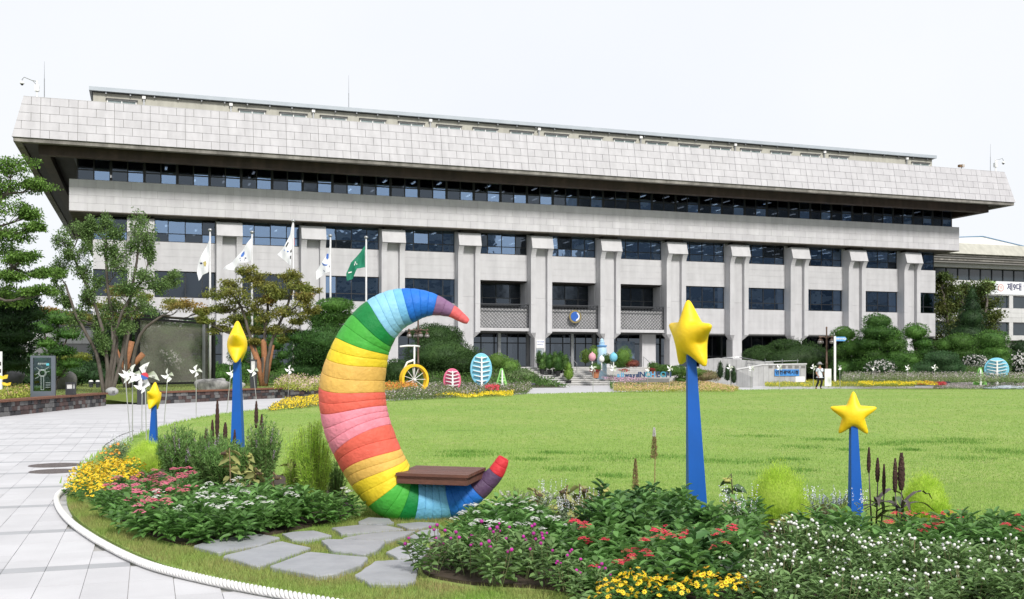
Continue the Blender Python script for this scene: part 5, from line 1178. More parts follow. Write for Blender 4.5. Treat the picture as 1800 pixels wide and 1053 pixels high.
def fill(kinds, pxpoly, h, sp, where, s=1.0, bed=None):
    P = np.array([G(x, y, h)[:2] for x, y in pxpoly]); lo, hi = P.min(0), P.max(0); n = int(np.prod(hi-lo)/(sp*sp)*14)
    q = rng.uniform(lo, hi, (n, 2)); q = q[inpoly(q, P)]
    for p in q:
        if any((p[0]-a)**2+(p[1]-b)**2 < (.5*(sp+c))**2 for a, b, c in used_pts): continue
        if p[1] < 6.2 or not (inpoly(np.array([p]), LB_)[0] or inpoly(np.array([p]), RB_)[0]): continue
        used_pts.append((p[0], p[1], sp)); kd = R.choice(kinds); plant(kd, p[0], p[1], s*R.uniform(.85, 1.15), where)
# left bed
fill(['zinnia_y'], [(122,858),(150,830),(200,812),(236,822),(228,842),(185,868),(140,875)], .22, .2, 'at the left tip of the bed')
fill(['marigold_o'], [(150,822),(190,790),(215,788),(215,808),(180,818)], .3, .24, 'at the left tip of the bed')
fill(['silver'], [(190,785),(205,768),(222,770),(222,798),(200,806)], .4, .25, 'behind the orange flowers')
fill(['pentas_p'], [(195,850),(240,835),(320,832),(340,850),(300,870),(215,895),(165,880)], .33, .23, 'in the left bed')
fill(['pentas_p', 'pentas_w'], [(165,885),(215,895),(280,872),(300,890),(230,905)], .33, .22, 'at the left rim')
fill(['pentas_w','pentas_w','pentas_g'], [(215,900),(300,873),(345,855),(470,868),(500,915),(470,935),(380,945),(270,930)], .33, .22, 'in front of the salvia')
fill(['pentas_g','pentas_g','pentas_g','pentas_w'], [(345,850),(470,850),(560,870),(640,870),(640,895),(560,915),(500,925),(460,915)], .33, .22, 'left of the crescent')
fill(['pentas_w','pentas_p','pentas_g'], [(560,868),(605,862),(645,880),(640,902),(585,905)], .33, .2, 'against the crescent foot')
# right bed
fill(['globe_v'], [(700,1000),(722,960),(770,925),(830,935),(900,930),(1000,955),(1060,1000),(1060,1080),(700,1060)], .34, .23, 'at the front of the right bed')
fill(['pentas_w','pentas_w','pentas_g'], [(800,905),(850,878),(930,880),(985,905),(960,935),(850,935),(800,925)], .33, .22, 'right of the crescent foot', .95)
fill(['pentas_r','pentas_r','pentas_g'], [(1000,945),(1050,925),(1170,935),(1160,975),(1060,1000),(1000,985)], .33, .22, 'in the middle of the right bed')
fill(['pentas_r','pentas_g'], [(1150,925),(1250,905),(1350,905),(1350,935),(1250,950),(1160,970)], .33, .22, 'beside the tall star pole')
fill(['zinnia_y'], [(1015,1053),(1030,1010),(1090,993),(1130,1010),(1200,1028),(1345,1015),(1350,1075),(1015,1085)], .24, .2, 'along the bottom edge')
fill(['globe_w'], [(1310,940),(1400,920),(1560,935),(1640,945),(1800,950),(1860,960),(1860,1120),(1350,1120),(1290,1000),(1300,960)], .32, .21, 'at lower right', 1.0)
fill(['pentas_g','shrub_g'], [(1130,970),(1290,945),(1300,1000),(1340,1020),(1200,1030),(1130,1005)], .34, .24, 'behind the yellow daisies')
fill(['pentas_r','pentas_g'], [(1560,935),(1600,905),(1830,895),(1830,945),(1700,948),(1640,945)], .33, .22, 'at the right edge')
fill(['shrub_g'], [(1040,905),(1070,862),(1130,850),(1210,858),(1215,900),(1150,920),(1060,925)], .45, .26, 'left of the tall star pole', 1.0)
fill(['silver','pentas_g'], [(1240,890),(1310,885),(1330,905),(1250,905)], .33, .24, 'behind the tall star pole')
fill(['silver','pentas_g'], [(1420,880),(1500,880),(1530,925),(1420,925)], .36, .26, 'beside the short star pole')
fill(['silver'], [(880,868),(960,862),(1040,870),(1040,890),(960,895),(890,888)], .38, .28, 'along the back of the right bed', .85)
fill(['pentas_g'], [(930,905),(1040,890),(1050,930),(1000,945),(960,935)], .33, .23, 'in front of the dead sunflowers')
# kochia
def kochia(label, px, py_base, py_top, wpx, seed, mat_=None, n=16000):
    x, y, _ = G(px, py_base); kk = y/F; h = (py_base-py_top)*kk; r = wpx/2*kk; g = np.random.default_rng(seed)
    o = thing('kochia_bush', label, 'shrub', (x, y, .05)); d = sphere_pts(n, g); d[:, 2] = np.abs(d[:, 2])*1.0
    P = d*g.uniform(.62, 1, (n, 1))*(1+.10*np.maximum(0, g.normal(0, 1, (n, 1))))*np.array([r, r, h*.98]); lump = 1+.07*np.sin(d[:, :1]*9+seed)*np.cos(d[:, 1:2]*8); P = P*lump
    D = unit(unit(P)*.8+g.normal(0, .5, P.shape)+np.array([0, 0, .8])); V, Fc = leafV(P, D, g.normal(size=P.shape), g.uniform(.02, .055, n), .0035, .05)
    Vc, Fcc = ell((0, 0, h*.42), (r*.8, r*.8, h*.42), noise=.05, g=g); V, Fc = join([(V, Fc), (Vc, Fcc)])
    stuff(ob('foliage', npmesh('foliage', V, Fc, mat_ or lf_k), o)); return o
lf_k = M('lime kochia needles', (.46, .66, .07), (.54, .70, .12), 6, .7, island=.25, trans=.45)
kochia('lime green feathery bush between the two right star poles', 1369, 935, 830, 106, 1, n=22000)
kochia('lime green feathery bush at the right behind the dark millet', 1626, 925, 845, 78, 2); kochia('small lime bush in front of the right rear lime bush', 1650, 928, 895, 50, 3, n=6000)
kochia('small lime bush half hidden by the short star pole', 1490, 942, 905, 46, 4, n=6000)
kochia('lime green feathery bush in front of the small left star pole', 248, 838, 790, 56, 5, n=11000); kochia('lime green bush behind the small left star pole', 262, 818, 780, 50, 6, n=9000)
kochia('darker lime bush right of the small left star pole', 288, 830, 785, 40, 7, LM('kochia green', (.14, .28, .03), (.18, .32, .05)), n=7000)
# tall plume of feathery green
def wispy(name, label, px, py_base, py_top, wpx, seed, leaf, nst=70, ln=.05, wd=.004, cat='plant', lean=.5, top=None, topn=0, z0=.05, dens=60, toplen=.3, spiky=False):
    x, y, _ = G(px, py_base); kk = y/F; h = (py_base-py_top)*kk; r = wpx/2*kk; g = np.random.default_rng(seed); o = thing(name, label, cat, (x, y, z0))
    P = []; D = []; T = []; sm = MB()
    for s in range(nst):
        a = g.uniform(0, 6.28); q = math.sqrt(g.uniform(0, 1)); hh = h*(g.uniform(.6, 1)*(1-.25*q) if not spiky else g.uniform(.4, 1)**1.0); b0 = np.array([math.cos(a)*q*r*.35, math.sin(a)*q*r*.35, 0]); tp = np.array([math.cos(a)*q*r*(.75 if spiky else 1), math.sin(a)*q*r*(.75 if spiky else 1), hh])
        mid = (b0+tp)/2+np.array([0, 0, hh*.08]); sm.tube([tuple(b0), tuple(mid), tuple(tp)], [.004, .003, .0015], 3, False)
        t = g.uniform(.12, 1, dens)[:, None]; pp = (1-t)**2*b0+2*t*(1-t)*(mid)+t**2*tp; dd = g.normal(size=(dens, 3))*.7+np.array([0, 0, .8]); 
        if top is None or s >= topn: P.append(pp); D.append(dd)
        else:
            mk = t[:, 0] < 1-toplen; P.append(pp[mk]); D.append(dd[mk]); T.append(pp[~mk]+g.normal(0, .005, pp[~mk].shape))
            tt = np.linspace(1-toplen, 1.0, 26)[:, None]; T.append((1-tt)**2*b0+2*tt*(1-tt)*mid+tt**2*tp+g.normal(0, .004, (26, 3)))
    P = np.concatenate(P); D = np.concatenate(D); V, Fc = leafV(P, D, g.normal(size=P.shape), ln*g.uniform(.6, 1.3, len(P)), wd, .1); stuff(ob('foliage', npmesh('foliage', V, Fc, leaf), o))
    sm.build('stems', stem_m, o)
    if T: T = np.concatenate(T); V, Fc = leafV(T, g.normal(size=T.shape)+np.array([0, 0, .5]), g.normal(size=T.shape), .013, .008, .1); stuff(ob('flower_spikes', npmesh('flower_spikes', V, Fc, top), o))
    return o
lf_w = M('feathery green', (.44, .68, .08), (.52, .72, .14), 4, .7, island=.3, trans=.45); lf_w2 = M('feathery darker green', (.11, .23, .05), (.16, .29, .08), 4, .7, island=.35, trans=.3)
lilac = M('lilac spikes', (.30, .22, .36), (.38, .30, .36), 5, .8, island=.3)
wispy('feathery_bush', 'tall wispy light green plume bush touching the left side of the crescent', 552, 905, 748, 92, 21, lf_w, 150, .055, .0045, dens=120, spiky=True)
wispy('feathery_bush', 'shorter wispy green bush left of the tall plume bush', 520, 890, 770, 60, 22, lf_w, 70, .05, .0045, dens=80, spiky=True)
wispy('feathery_bush', 'thin wispy green plant just right of the plume bush', 590, 898, 800, 46, 23, lf_w2, 50, .05, .004, dens=60)
wispy('salvia_bush', 'dark green salvia bush with thin lilac spikes, left one', 318, 868, 742, 84, 24, lf_w2, 120, .06, .010, top=lilac, topn=26, dens=70, toplen=.22)
wispy('salvia_bush', 'dark green salvia bush with lilac spikes, between the left poles', 372, 872, 752, 90, 25, lf_w2, 130, .06, .010, top=lilac, topn=22, dens=70, toplen=.2)
wispy('salvia_bush', 'green salvia bush right of the tall left star pole', 465, 862, 728, 64, 26, lf_w2, 90, .06, .010, top=lilac, topn=24, dens=60, toplen=.3)
wispy('salvia_bush', 'broad dark salvia filling the gap behind the withered sunflowers', 400, 880, 772, 90, 29, lf_w2, 120, .06, .012, dens=70)
wispy('salvia_bush', 'low green salvia at the foot of the tall left star pole', 425, 858, 778, 70, 27, lf_w2, 90, .06, .011, dens=60)
wispy('feathery_bush', 'brownish dry feathery plant among the dead sunflowers at right', 1045, 930, 868, 60, 28, M('dry feathery', (.16, .17, .05), (.2, .16, .06), island=.3), 60, .04, .004, dens=60)
for i, px in enumerate((905, 950, 1000)): wispy('salvia_wisp', ['airy pale sage wisp just right of the crescent tail','airy pale sage wisp behind the white flowers','airy pale sage wisp left of the dead sunflowers'][i], px, 905, 862, 60, 30+i, M('airy sage', (.14, .2, .08), (.2, .26, .13), island=.3), 36, .03, .005, top=whb, topn=12, dens=30, toplen=.25)
for i, px in enumerate((1300, 1440, 1475)): wispy('salvia_wisp', ['blue sage wisp left of the big lime bush','blue sage wisp right of the big lime bush','blue sage wisp beside the short star pole'][i], px, 920, 868, 50, 34+i, M('airy sage', (.14, .2, .08)), 30, .03, .005, top=M('pale blue spikes', (.45, .5, .66)), topn=14, dens=30, toplen=.3)
# ornamental millet
mil_l = M('purple black millet leaf', (.045, .028, .034), (.075, .06, .05), 4, .45, island=.3, spec=.5); mil_s = M('brown black millet head', (.035, .018, .016), (.07, .035, .025), 30, .9, 1, 60); mil_t = M('millet pollen', (.5, .4, .3), (.2, .1, .07), 60, .9)
mil_g = M('millet green leaf', (.05, .10, .03), (.07, .12, .04), 4, .5, island=.3)
def millet(label, px, py_base, heads, seed, nleaf=7):
    x, y, _ = G(px, py_base); kk = y/F; g = np.random.default_rng(seed); o = thing('ornamental_millet', label, 'plant', (x, y, .05))
    for (hx, hy0, hy1, w_) in heads:
        w_ *= 1.35   # head from hy0 (top) to hy1 (bottom), px
        dy = g.uniform(-.06, .06); p = lambda a, b: ((a-px)*kk, dy, H+(HY-b)*kk-.05)
        xb = px+(hx-px)*.45; MB().tube([(p(xb, py_base)[0], dy, 0), p((xb+hx)/2, (py_base+hy1)/2), p(hx, hy1)], [.009, .007, .005], 6).build('stem', mil_l, o, True)
        a, b = Vector(p(hx-.5, hy1)), Vector(p(hx, hy0)); n = 14
        MB().tube([tuple(a+(b-a)*i/n) for i in range(n+1)], [w_*kk*(.35+.65*math.sin(math.pi*min(1, max(.03, (i/n)**.8*.9+.08))))*(1+.10*(-1)**i) for i in range(n+1)], 9).build('seed_head', mil_s, o, True)
        if w_ > 4.3:
            V = []; m_ = MB()
            for _ in range(60):
                t = g.uniform(.6, .95); th = g.uniform(0, 6.28); c = a+(b-a)*t; m_.ball((c.x+math.cos(th)*w_*kk*.95, c.y+math.sin(th)*w_*kk*.95, c.z), .002, 4, 3)
            stuff(m_.build('pollen', mil_t, o))
    for i in range(nleaf):
        th = g.uniform(0, 6.28); L_ = g.uniform(.28, .50); w_ = g.uniform(.02, .034); z_ = g.uniform(.03, .25); v = []; f = []; n = 9; el = g.uniform(.4, 1.1)
        for j in range(n+1):
            t = j/n; r_ = L_*t*math.cos(el*.6); z = z_+L_*(t*math.sin(el)-t*t*.75*g.uniform(.9, 1.1)); ww = w_*math.sin(math.pi*min(.98, .12+.88*t))**.7
            c = (math.cos(th)*r_, math.sin(th)*r_, max(z, .01)); sx_, sy_ = -math.sin(th)*ww, math.cos(th)*ww
            v += [(c[0]+sx_, c[1]+sy_, c[2]+.008), (c[0], c[1], c[2]), (c[0]-sx_, c[1]-sy_, c[2]+.008)]
            if j: f += [((j-1)*3, (j-1)*3+1, j*3+1, j*3), ((j-1)*3+1, (j-1)*3+2, j*3+2, j*3+1)]
        MB().add(v, f).build('blade_leaf', mil_g if g.uniform() < .25 else mil_l, o, True)
millet('dark purple millet with three slim heads, nearest the short star pole', 1540, 938, [(1531,787,832,2.6),(1545,805,848,3.0),(1551,815,868,2.4)], 41, 8)
millet('dark purple millet with two thick heads, right of the slim one', 1586, 945, [(1576,806,866,3.2),(1586,796,862,4.6)], 42, 10)
millet('black millet heads left of the tall left star pole', 378, 832, [(362,752,790,3),(384,702,770,2.8),(398,742,772,3),(372,738,785,2.6)], 43, 6)
millet('black millet heads right of the tall left star pole', 440, 838, [(452,705,752,2.6),(461,728,770,2.6),(413,755,800,2.4)], 44, 6)
# amaranth / grass plumes
tan = M('tan seed plume', (.28, .20, .09), (.22, .17, .07), 8, .9, island=.3)
def plume(label, px, py_base, py_top, seed, tipw=False):
    x, y, _ = G(px, py_base); kk = y/F; g = np.random.default_rng(seed); h = (py_base-py_top)*kk; o = thing('seed_plume', label, 'plant', (x, y, .3))
    MB().tube([(0, 0, -.25), (.01, 0, h*.5), (0, 0, h-.3)], [.006, .005, .002], 5).build('stem', tan, o)
    n = 900; t = g.uniform(0, 1, n); z = h-.3-.30+.30*t; r_ = .035*(1-t)**.8*g.uniform(.2, 1, n)+.002; a = g.uniform(0, 6.28, n); P = np.stack([np.cos(a)*r_, np.sin(a)*r_, z], 1); D = np.stack([np.cos(a)*.5, np.sin(a)*.5, np.ones(n)], 1)
    mk = t < .72 if tipw else t < 2
    V, Fc = leafV(P[mk], D[mk], g.normal(size=(mk.sum(), 3)), .018, .006, .1); stuff(ob('plume', npmesh('plume', V, Fc, tan), o))
    if tipw: V, Fc = leafV(P[~mk], D[~mk], g.normal(size=((~mk).sum(), 3)), .016, .006, .1); stuff(ob('silky_tip', npmesh('silky_tip', V, Fc, whb), o))
plume('tall tan seed plume with a white silky tip left of the tall star pole', 1150, 925, 753, 51, True); plume('shorter tan seed plume left of the white tipped one', 1117, 925, 808, 52)
# dead sunflowers
sun_l = M('withered sunflower leaf', (.34, .34, .12), (.20, .22, .08), 5, .8, island=.4, trans=.2); sun_g = M('blue green sunflower leaf', (.06, .12, .05), (.10, .16, .07), 4, .7, island=.3, trans=.2); sun_h = M('dried sunflower head', (.05, .03, .02), (.10, .07, .04), 20, .95); sun_b = M('yellowing sepals', (.42, .40, .12), (.30, .32, .10), 5, .8, island=.3); dry = M('dry stalk', (.26, .19, .10), (.18, .13, .07), 5, .9)
def sunflower(label, px, py_base, py_top, seed, state=0):
    x, y, _ = G(px, py_base); kk = y/F; g = np.random.default_rng(seed); h = (py_base-py_top)*kk; o = thing('withered_sunflower', label, 'plant', (x, y, .05)); b = g.uniform(-.05, .05)
    tip = Vector((b+.05*g.choice([-1, 1]), -.04, h-.05)); MB().tube([(0, 0, 0), (b*.5, 0, h*.6), (b, 0, h), tuple(tip)], [.009, .008, .007, .006], 6).build('stem', dry if state else stem_m, o, True)
    m_ = MB().ball(tuple(tip+Vector((0, -.01, -.01))), .035, 12, 8, .55, .08); m_.build('seed_head', sun_h if state else sun_b, o, True)
    a = np.linspace(0, 6.28, 17)[:-1]; P = np.array([tuple(tip)]*16); D = np.stack([np.cos(a), np.sin(a)*.6, np.full(16, .2-.5*state)], 1); V, Fc = leafV(P, D, np.tile([0, -1.0, .4], (16, 1)), .05, .016, .2); ob('sepals', npmesh('sepals', V, Fc, sun_b), o)
    n = 15; t = g.uniform(.15, .95, n); P = np.stack([b*t, 0*t, h*t], 1); a = g.uniform(0, 6.28, n); D = np.stack([np.cos(a), np.sin(a), g.uniform(-.9, .3, n)], 1); V, Fc = leafV(P, D, np.tile([0, 0, 1.0], (n, 1))+g.normal(0, .5, (n, 3)), g.uniform(.09, .16, n), .085, .25, True); stuff(ob('leaves', npmesh('leaves', V, Fc, sun_l if (state or g.uniform() < .4) else sun_g), o))
for i, (px, pb, ptp, st_, lab) in enumerate(((406,890,795,1,'withered sunflower drooping under the black millet'),(432,880,800,0,'yellowing sunflower with curled leaves left of the dry stalk'),(448,890,830,1,'low withered sunflower clump in front of the salvia'),(480,895,838,1,'dry brown sunflower stalk left of the plume bush'),(505,890,815,1,'bent sunflower with a dark head beside the plume bush'),
    (948,925,868,1,'dark headed withered sunflower nearest the crescent tail'),(990,930,862,1,'withered sunflower with a large drooping head'),(1020,928,860,1,'upright dark sunflower head in the middle of the clump'),(1053,932,860,0,'pale yellow sunflower bud standing above the clump'),(1078,935,885,0,'sunflower bud at the right end of the clump'),(985,935,890,0,'low yellow green sunflower bud in the clump'),(1290,930,842,0,'thin pale flower stalk right of the tall star pole'),(1278,935,885,0,'small sunflower bud at the foot of the lime bush'),(1395,945,915,0,'low sunflower head right of the big lime bush'),(1448,935,898,1,'dark dried head beside the lime bush'),(1375,950,922,0,'yellow drooping head in front of the big lime bush'))): sunflower(lab, px, pb, ptp, 60+i, st_)

# ============================================================ PINWHEELS
pw_m = M('white pinwheel sheet', (.82, .82, .82), (.80, .80, .80), 2, .5); alu = M('aluminium stem', (.5, .5, .5), (.42, .42, .42), 3, .35, metal=.5)
pwred = M('taegeuk red', (.65, .05, .08)); pwblue = M('taegeuk blue', (.04, .12, .45)); blk_ = M('trigram black', (.015, .015, .015))
def pinwheel(label, base, head, Rr, yaw, rot, mark=False, Y=None, z0=0):
    if Y is None: x, y, _ = G(*base)
    else: x, y = (base[0]-CX)*Y/F, Y
    kk = y/F; o = thing('pinwheel', label, 'pinwheel', (x, y, z0), 0, None); hx, hz = (head[0]-CX)*kk-x, H+(HY-head[1])*kk-z0
    MB().tube([(0, 0, -.05), (hx, 0, hz)], .011 if y < 45 else .016, 6).build('stem', alu, o)
    M3 = Matrix.Rotation(yaw, 3, 'Z') @ Matrix.Rotation(rot, 3, 'Y'); hub = Vector((hx, -.03, hz))
    for q in range(4):
        a = q*math.pi/2; e = lambda u_, v_, d_: M3 @ Vector((u_*math.cos(a)-v_*math.sin(a), d_, u_*math.sin(a)+v_*math.cos(a)))*Rr
        v = [e(0, 0, 0), e(.98, .12, .06), e(.62, .42, -.12), e(.34, .55, -.30), e(.10, .22, -.26), e(.42, .10, .0)]
        o_ = MB().add([tuple(p+hub) for p in v]+[tuple(p+hub+Vector((0, .004, 0))) for p in v], [(0,5,1,2),(0,2,3,4),(6,8,7,11),(6,10,9,8)]).build('sail', pw_m, o)
        if mark:
            for t in (.5, .56, .62): c = M3 @ Vector((t*math.cos(a+.3), -.13, t*math.sin(a+.3)))*Rr+hub; MB().box(-.022, .022, -.002, .002, -.005, .005).build('trigram_bar', blk_, o_, loc=tuple(c)).rotation_euler = (M3 @ Matrix.Rotation(-a+.9, 3, 'Y')).to_euler()
    MB().ball(tuple(hub+M3 @ Vector((0, -.02, 0))), .03, 8, 5).build('hub', pw_m if not mark else whitep, o, True)
    if mark:
        for s, mm in ((0, pwred), (1, pwblue)):
            v = [M3 @ Vector((.24*Rr*math.cos(t), -.55*Rr, .24*Rr*math.sin(t)))+hub for t in np.linspace(s*math.pi, (s+1)*math.pi, 10)]; MB().add([tuple(p) for p in v], [tuple(range(10))]).build('roundel', mm, o)
    return o
for a in [('edge on white pinwheel, leftmost of the left cluster', (229,768), (220,657), .22, 1.3, .2), ('big white pinwheel second from left in the left cluster', (232.7,778), (233,657), .22, .75, .5), ('white pinwheel with red and blue roundel and black bars', (257.5,779), (255,661), .31, .35, .45, True), ('small low white pinwheel under the roundel pinwheel', (249,756), (250,678), .2, .6, .2),
    ('white pinwheel in front of the left half of the black screen', (287.7,749), (295,660), .20, .9, .2), ('white pinwheel in front of the right half of the black screen', (344.7,736), (345,652), .20, .3, .35), ('half turned white pinwheel just left of the tall left star', (398,729), (406,654), .22, 1.1, .1), ('white pinwheel just right of the tall left star', (453.5,725), (445,651), .22, .7, .3), ('white pinwheel below the wrapped maple and flagpole', (506,700), (509,650), .26, .5, .4)]: pinwheel(*a)
for px, hy, bp, lab in ((1043,648,692,'left one of the pinwheels before the steps'),(1078,647,692,'pinwheel before the pink flower sweep'),(1138,648,690,'pinwheel by the right orange pot'),(1177.5,647,689,'pinwheel nearest left of the tall star'),(1283,646,687,'pinwheel before the small cypresses'),(1321,648,686.5,'green tinted pinwheel at the end of the ramp wall'),(1370,646,686,'pinwheel over the blue name sign'),(1430,645.5,685.5,'pinwheel next to the walking person'),(1476,646,685,'pinwheel right of the walking person'),(1534,647,685,'pinwheel before the white blossoming shrub'),(1595,646,684.7,'pinwheel above the orange flower strip'),(1643,646,684.5,'pinwheel above the red flower patch')):
    pinwheel('small white distant '+lab, (px+R.uniform(-2, 2), bp), (px, hy), .24, R.uniform(-.5, .9), R.uniform(0, 1.5))
# ============================================================ FLAGS
polem = M('white enamel flagpole', (.62, .62, .63), (.56, .56, .57), 2, .35)
def flagspec(): pass
flag_w = M('white flag cloth', (.86, .87, .90), (.82, .83, .87), 1.5, .7, trans=.2); flag_g = M('green flag cloth', (.02, .26, .15), (.02, .19, .11), 1.5, .7, trans=.2)
fl_blue = M('flag blue print', (.06, .17, .55), (.05, .13, .42)); fl_navy = M('flag navy print', (.03, .04, .12)); fl_yel = M('flag ochre print', (.5, .4, .12), (.4, .34, .14)); 
FLW = -20
def Yw(px, w_): u = Uof(px, w_); return B0[1]+US*u+UC*w_
flags = [
 (369, 403, 'flagpole farthest left', [(369,412),(366,425),(361,445),(352,455)], None),
]
def poly_at(px, py, Y, X0, gz): return ((px-CX)*Y/F-X0, H+(HY-py)*Y/F-gz)
FD = [(369.3,403,(168,228),[(168,228),(110,330),(45,480),(38,560),(55,640),(90,585),(145,560),(152,470),(158,360)],flag_w,'white flag with a small golden emblem','leftmost of the five flags'),
 (443,407,None,[(578,205),(500,320),(420,420),(290,525),(400,535),(440,470),(572,445),(576,320)],flag_w,'white flag with a blue leaf mark','second flag from the left'),
 (515.5,387,None,[(985,60),(960,180),(900,300),(832,380),(880,420),(968,495),(975,330),(982,190)],flag_w,'white national flag on the tallest pole','central flag of the five'),
 (580.8,413,None,[(1352,285),(1330,360),(1290,430),(1212,550),(1222,632),(1270,590),(1350,545),(1356,420)],flag_w,'white flag with a blue swirl mark','fourth flag from the left'),
 (643.6,416,None,[(1698,290),(1650,360),(1560,460),(1512,570),(1520,640),(1575,620),(1620,520),(1698,505),(1700,400)],flag_g,'dark green flag with white marks','rightmost of the five flags')]
for i, (px, pt_, _, outl, mt, lab, wh) in enumerate(FD):
    Y = Yw(px, FLW); X0 = (px-CX)*Y/F; gz = .6; zt = H+(HY-pt_)*Y/F-gz
    o = thing('flagpole', 'tall white flagpole, '+['leftmost of five, left of the olive maple','second from left, rising through the olive maple','third and tallest, in the middle of the row','fourth, in front of the flat topped cloud pine','rightmost of five, just left of the crescent top'][i], 'flagpole', (X0, Y, gz))
    MB().tube([(0, 0, -.6), (0, 0, zt*.5), (0, 0, zt-.12)], [.085, .07, .05], 10).build('pole', polem, o, True); MB().ball((0, 0, zt-.05), .14, 12, 8, .8).build('finial', steel, o, True)
    MB().tube([(.07, -.03, .8), (.06, -.03, zt-.3)], .012, 4).build('halyard', polem, o)
    f = thing('flag', lab+', '+wh, 'flag', (X0, Y-.06, gz))
    pts2 = [poly_at(340+a/5.625, 380+b/5.625, Y, X0, gz) for a, b in outl]
    from mathutils.geometry import tessellate_polygon
    # wavy cloth: triangulate a dense grid clipped to the outline
    pl = np.array(pts2); lo, hi = pl.min(0), pl.max(0); n = 26; gx = np.linspace(lo[0], hi[0], n); gz_ = np.linspace(lo[1], hi[1], n*2); v = []; id_ = {}; fc = []
    def wav(x_, z_): return .06*math.sin(6*x_+2.5*z_+i*2)+.05*math.sin(13*x_-3*z_)
    dense = []
    for j in range(len(pts2)):
        a, b = np.array(pts2[j]), np.array(pts2[(j+1) % len(pts2)]); 
        for t in np.linspace(0, 1, 6)[:-1]: dense.append(a+(b-a)*t)
    ins = [(x_, z_) for x_ in gx for z_ in gz_ if inpoly(np.array([[x_, z_]]), pl)[0]]
    from mathutils.geometry import delaunay_2d_cdt
    vs_, es_, fs_, *_r = delaunay_2d_cdt([Vector(p) for p in dense]+[Vector(p) for p in ins], [(j, (j+1) % len(dense)) for j in range(len(dense))], [], 1, 1e-5)
    MB().add([(p.x, wav(p.x, p.y), p.y) for p in vs_], [tuple(q) for q in fs_]).build('cloth', mt, f, True)
    def mark(pp, mm, nm='emblem'):
        q = [poly_at(340+a/5.625, 380+b/5.625, Y, X0, gz) for a, b in pp]; MB().add([(a, wav(a, b)-.03, b) for a, b in q], [tuple(range(len(q)))]).build(nm, mm, f)
    if i == 0: mark([(100,455),(130,445),(135,470),(128,500),(112,495)], fl_yel); mark([(66,462),(90,458),(95,470),(76,476)], fl_navy)
    if i == 1: mark([(470,395),(480,370),(508,345),(508,375),(495,400),(475,405)], fl_blue); mark([(460,412),(522,408),(522,420),(462,426)], fl_navy); mark([(468,436),(510,430),(510,436),(470,443)], fl_navy)
    if i == 2: mark([(916,300),(936,258),(946,262),(926,310)], blk_); mark([(958,345),(972,325),(974,355),(962,362)], blk_); mark([(960,395),(970,392),(970,425),(960,424)], blk_); mark([(898,330),(935,345),(950,350),(935,358),(900,345)], fl_blue)
    if i == 3: mark([(1312,410),(1318,370),(1338,372),(1338,415),(1325,430)], fl_blue); mark([(1270,460),(1300,478),(1332,478),(1322,492),(1290,490)], fl_blue); mark([(1285,535),(1345,488),(1350,500),(1300,552)], fl_navy)
    if i == 4: mark([(1595,455),(1606,448),(1626,478),(1614,480)], whitep); mark([(1592,470),(1602,470),(1600,490),(1592,490)], whitep); mark([(1532,556),(1565,546),(1566,556),(1536,568)], whitep)
    if i == 2: MB().prism([poly_at(340+a/5.625, 380+b/5.625, Y, X0, gz) for a, b in ((985,210),(1000,215),(1002,285),(988,295))], .03, .05, 'y').build('red_fold', M('red fold', (.55, .1, .12)), f)
# ============================================================ STREET FURNITURE
bronze = M('bronze brown lamp metal', (.17, .11, .085), (.12, .08, .06), 4, .5, metal=.3); globe_m = M('smoky lamp globe', (.22, .2, .19), (.18, .17, .16), 3, .15, spec=.6)
for px, top, Y, lab in ((735,558,82,'bronze street lamp with four globes behind the yellow wheel'),(1453,574,92,'bronze street lamp with four globes beside the blue pointing sign')):
    X0 = (px-CX)*Y/F; o = thing('street_lamp', lab, 'street lamp', (X0, Y, .4)); zt = H+(HY-top)*Y/F-.4; s_ = zt/4.9
    MB().lathe([(.2, -.4), (.2, .3), (.12, .4), (.1, 1.4), (.13, 1.45), (.09, 1.55), (.075, zt*.6), (.1, zt*.62), (.07, zt*.66), (.06, zt-.2), (.09, zt-.1), (.03, zt)], 12).build('pole', bronze, o, True)
    za = zt-1.15*s_
    for q in range(4):
        a = q*math.pi/2+.35; dx, dy = math.cos(a), math.sin(a)
        r_ = ob('arm', MB().tube([(0, 0, za), (dx*.3, dy*.3, za+.22), (dx*.62, dy*.62, za+.18), (dx*.72, dy*.72, za+.02), (dx*.62, dy*.62, za-.02)], [.05, .045, .04, .03, .02], 6).ball((dx*.74, dy*.74, za+.2), .1, 8, 6).mesh('arm', bronze, True), o)
        MB().ball((dx*.72, dy*.72, za-.28), .2, 14, 9, .85).build('globe', globe_m, r_, True); MB().lathe([(.1, -.14), (.16, -.1), (.05, .02)], 10, (dx*.72, dy*.72, za)).build('globe_cap', bronze, r_)
Y = 88; X0 = (1467.5-CX)*Y/F; o = thing('direction_sign', 'blue pointed direction sign on a white post before the pines', 'sign', (X0, Y, .4)); zt = H+(HY-592)*Y/F-.4
MB().box(-.08, .08, -.08, .08, -.4, zt+.05).build('post', whitep, o); MB().prism([(.08, zt-.36), (.85, zt-.36), (1.0, zt-.18), (.85, zt), (.08, zt)], -.04, .04, 'y').build('arrow_board', M('sign blue light', (.10, .36, .72), (.1, .33, .66)), o); text('민원안내실', .2, whitep, o, (.46, -.05, zt-.18), bold=.006)
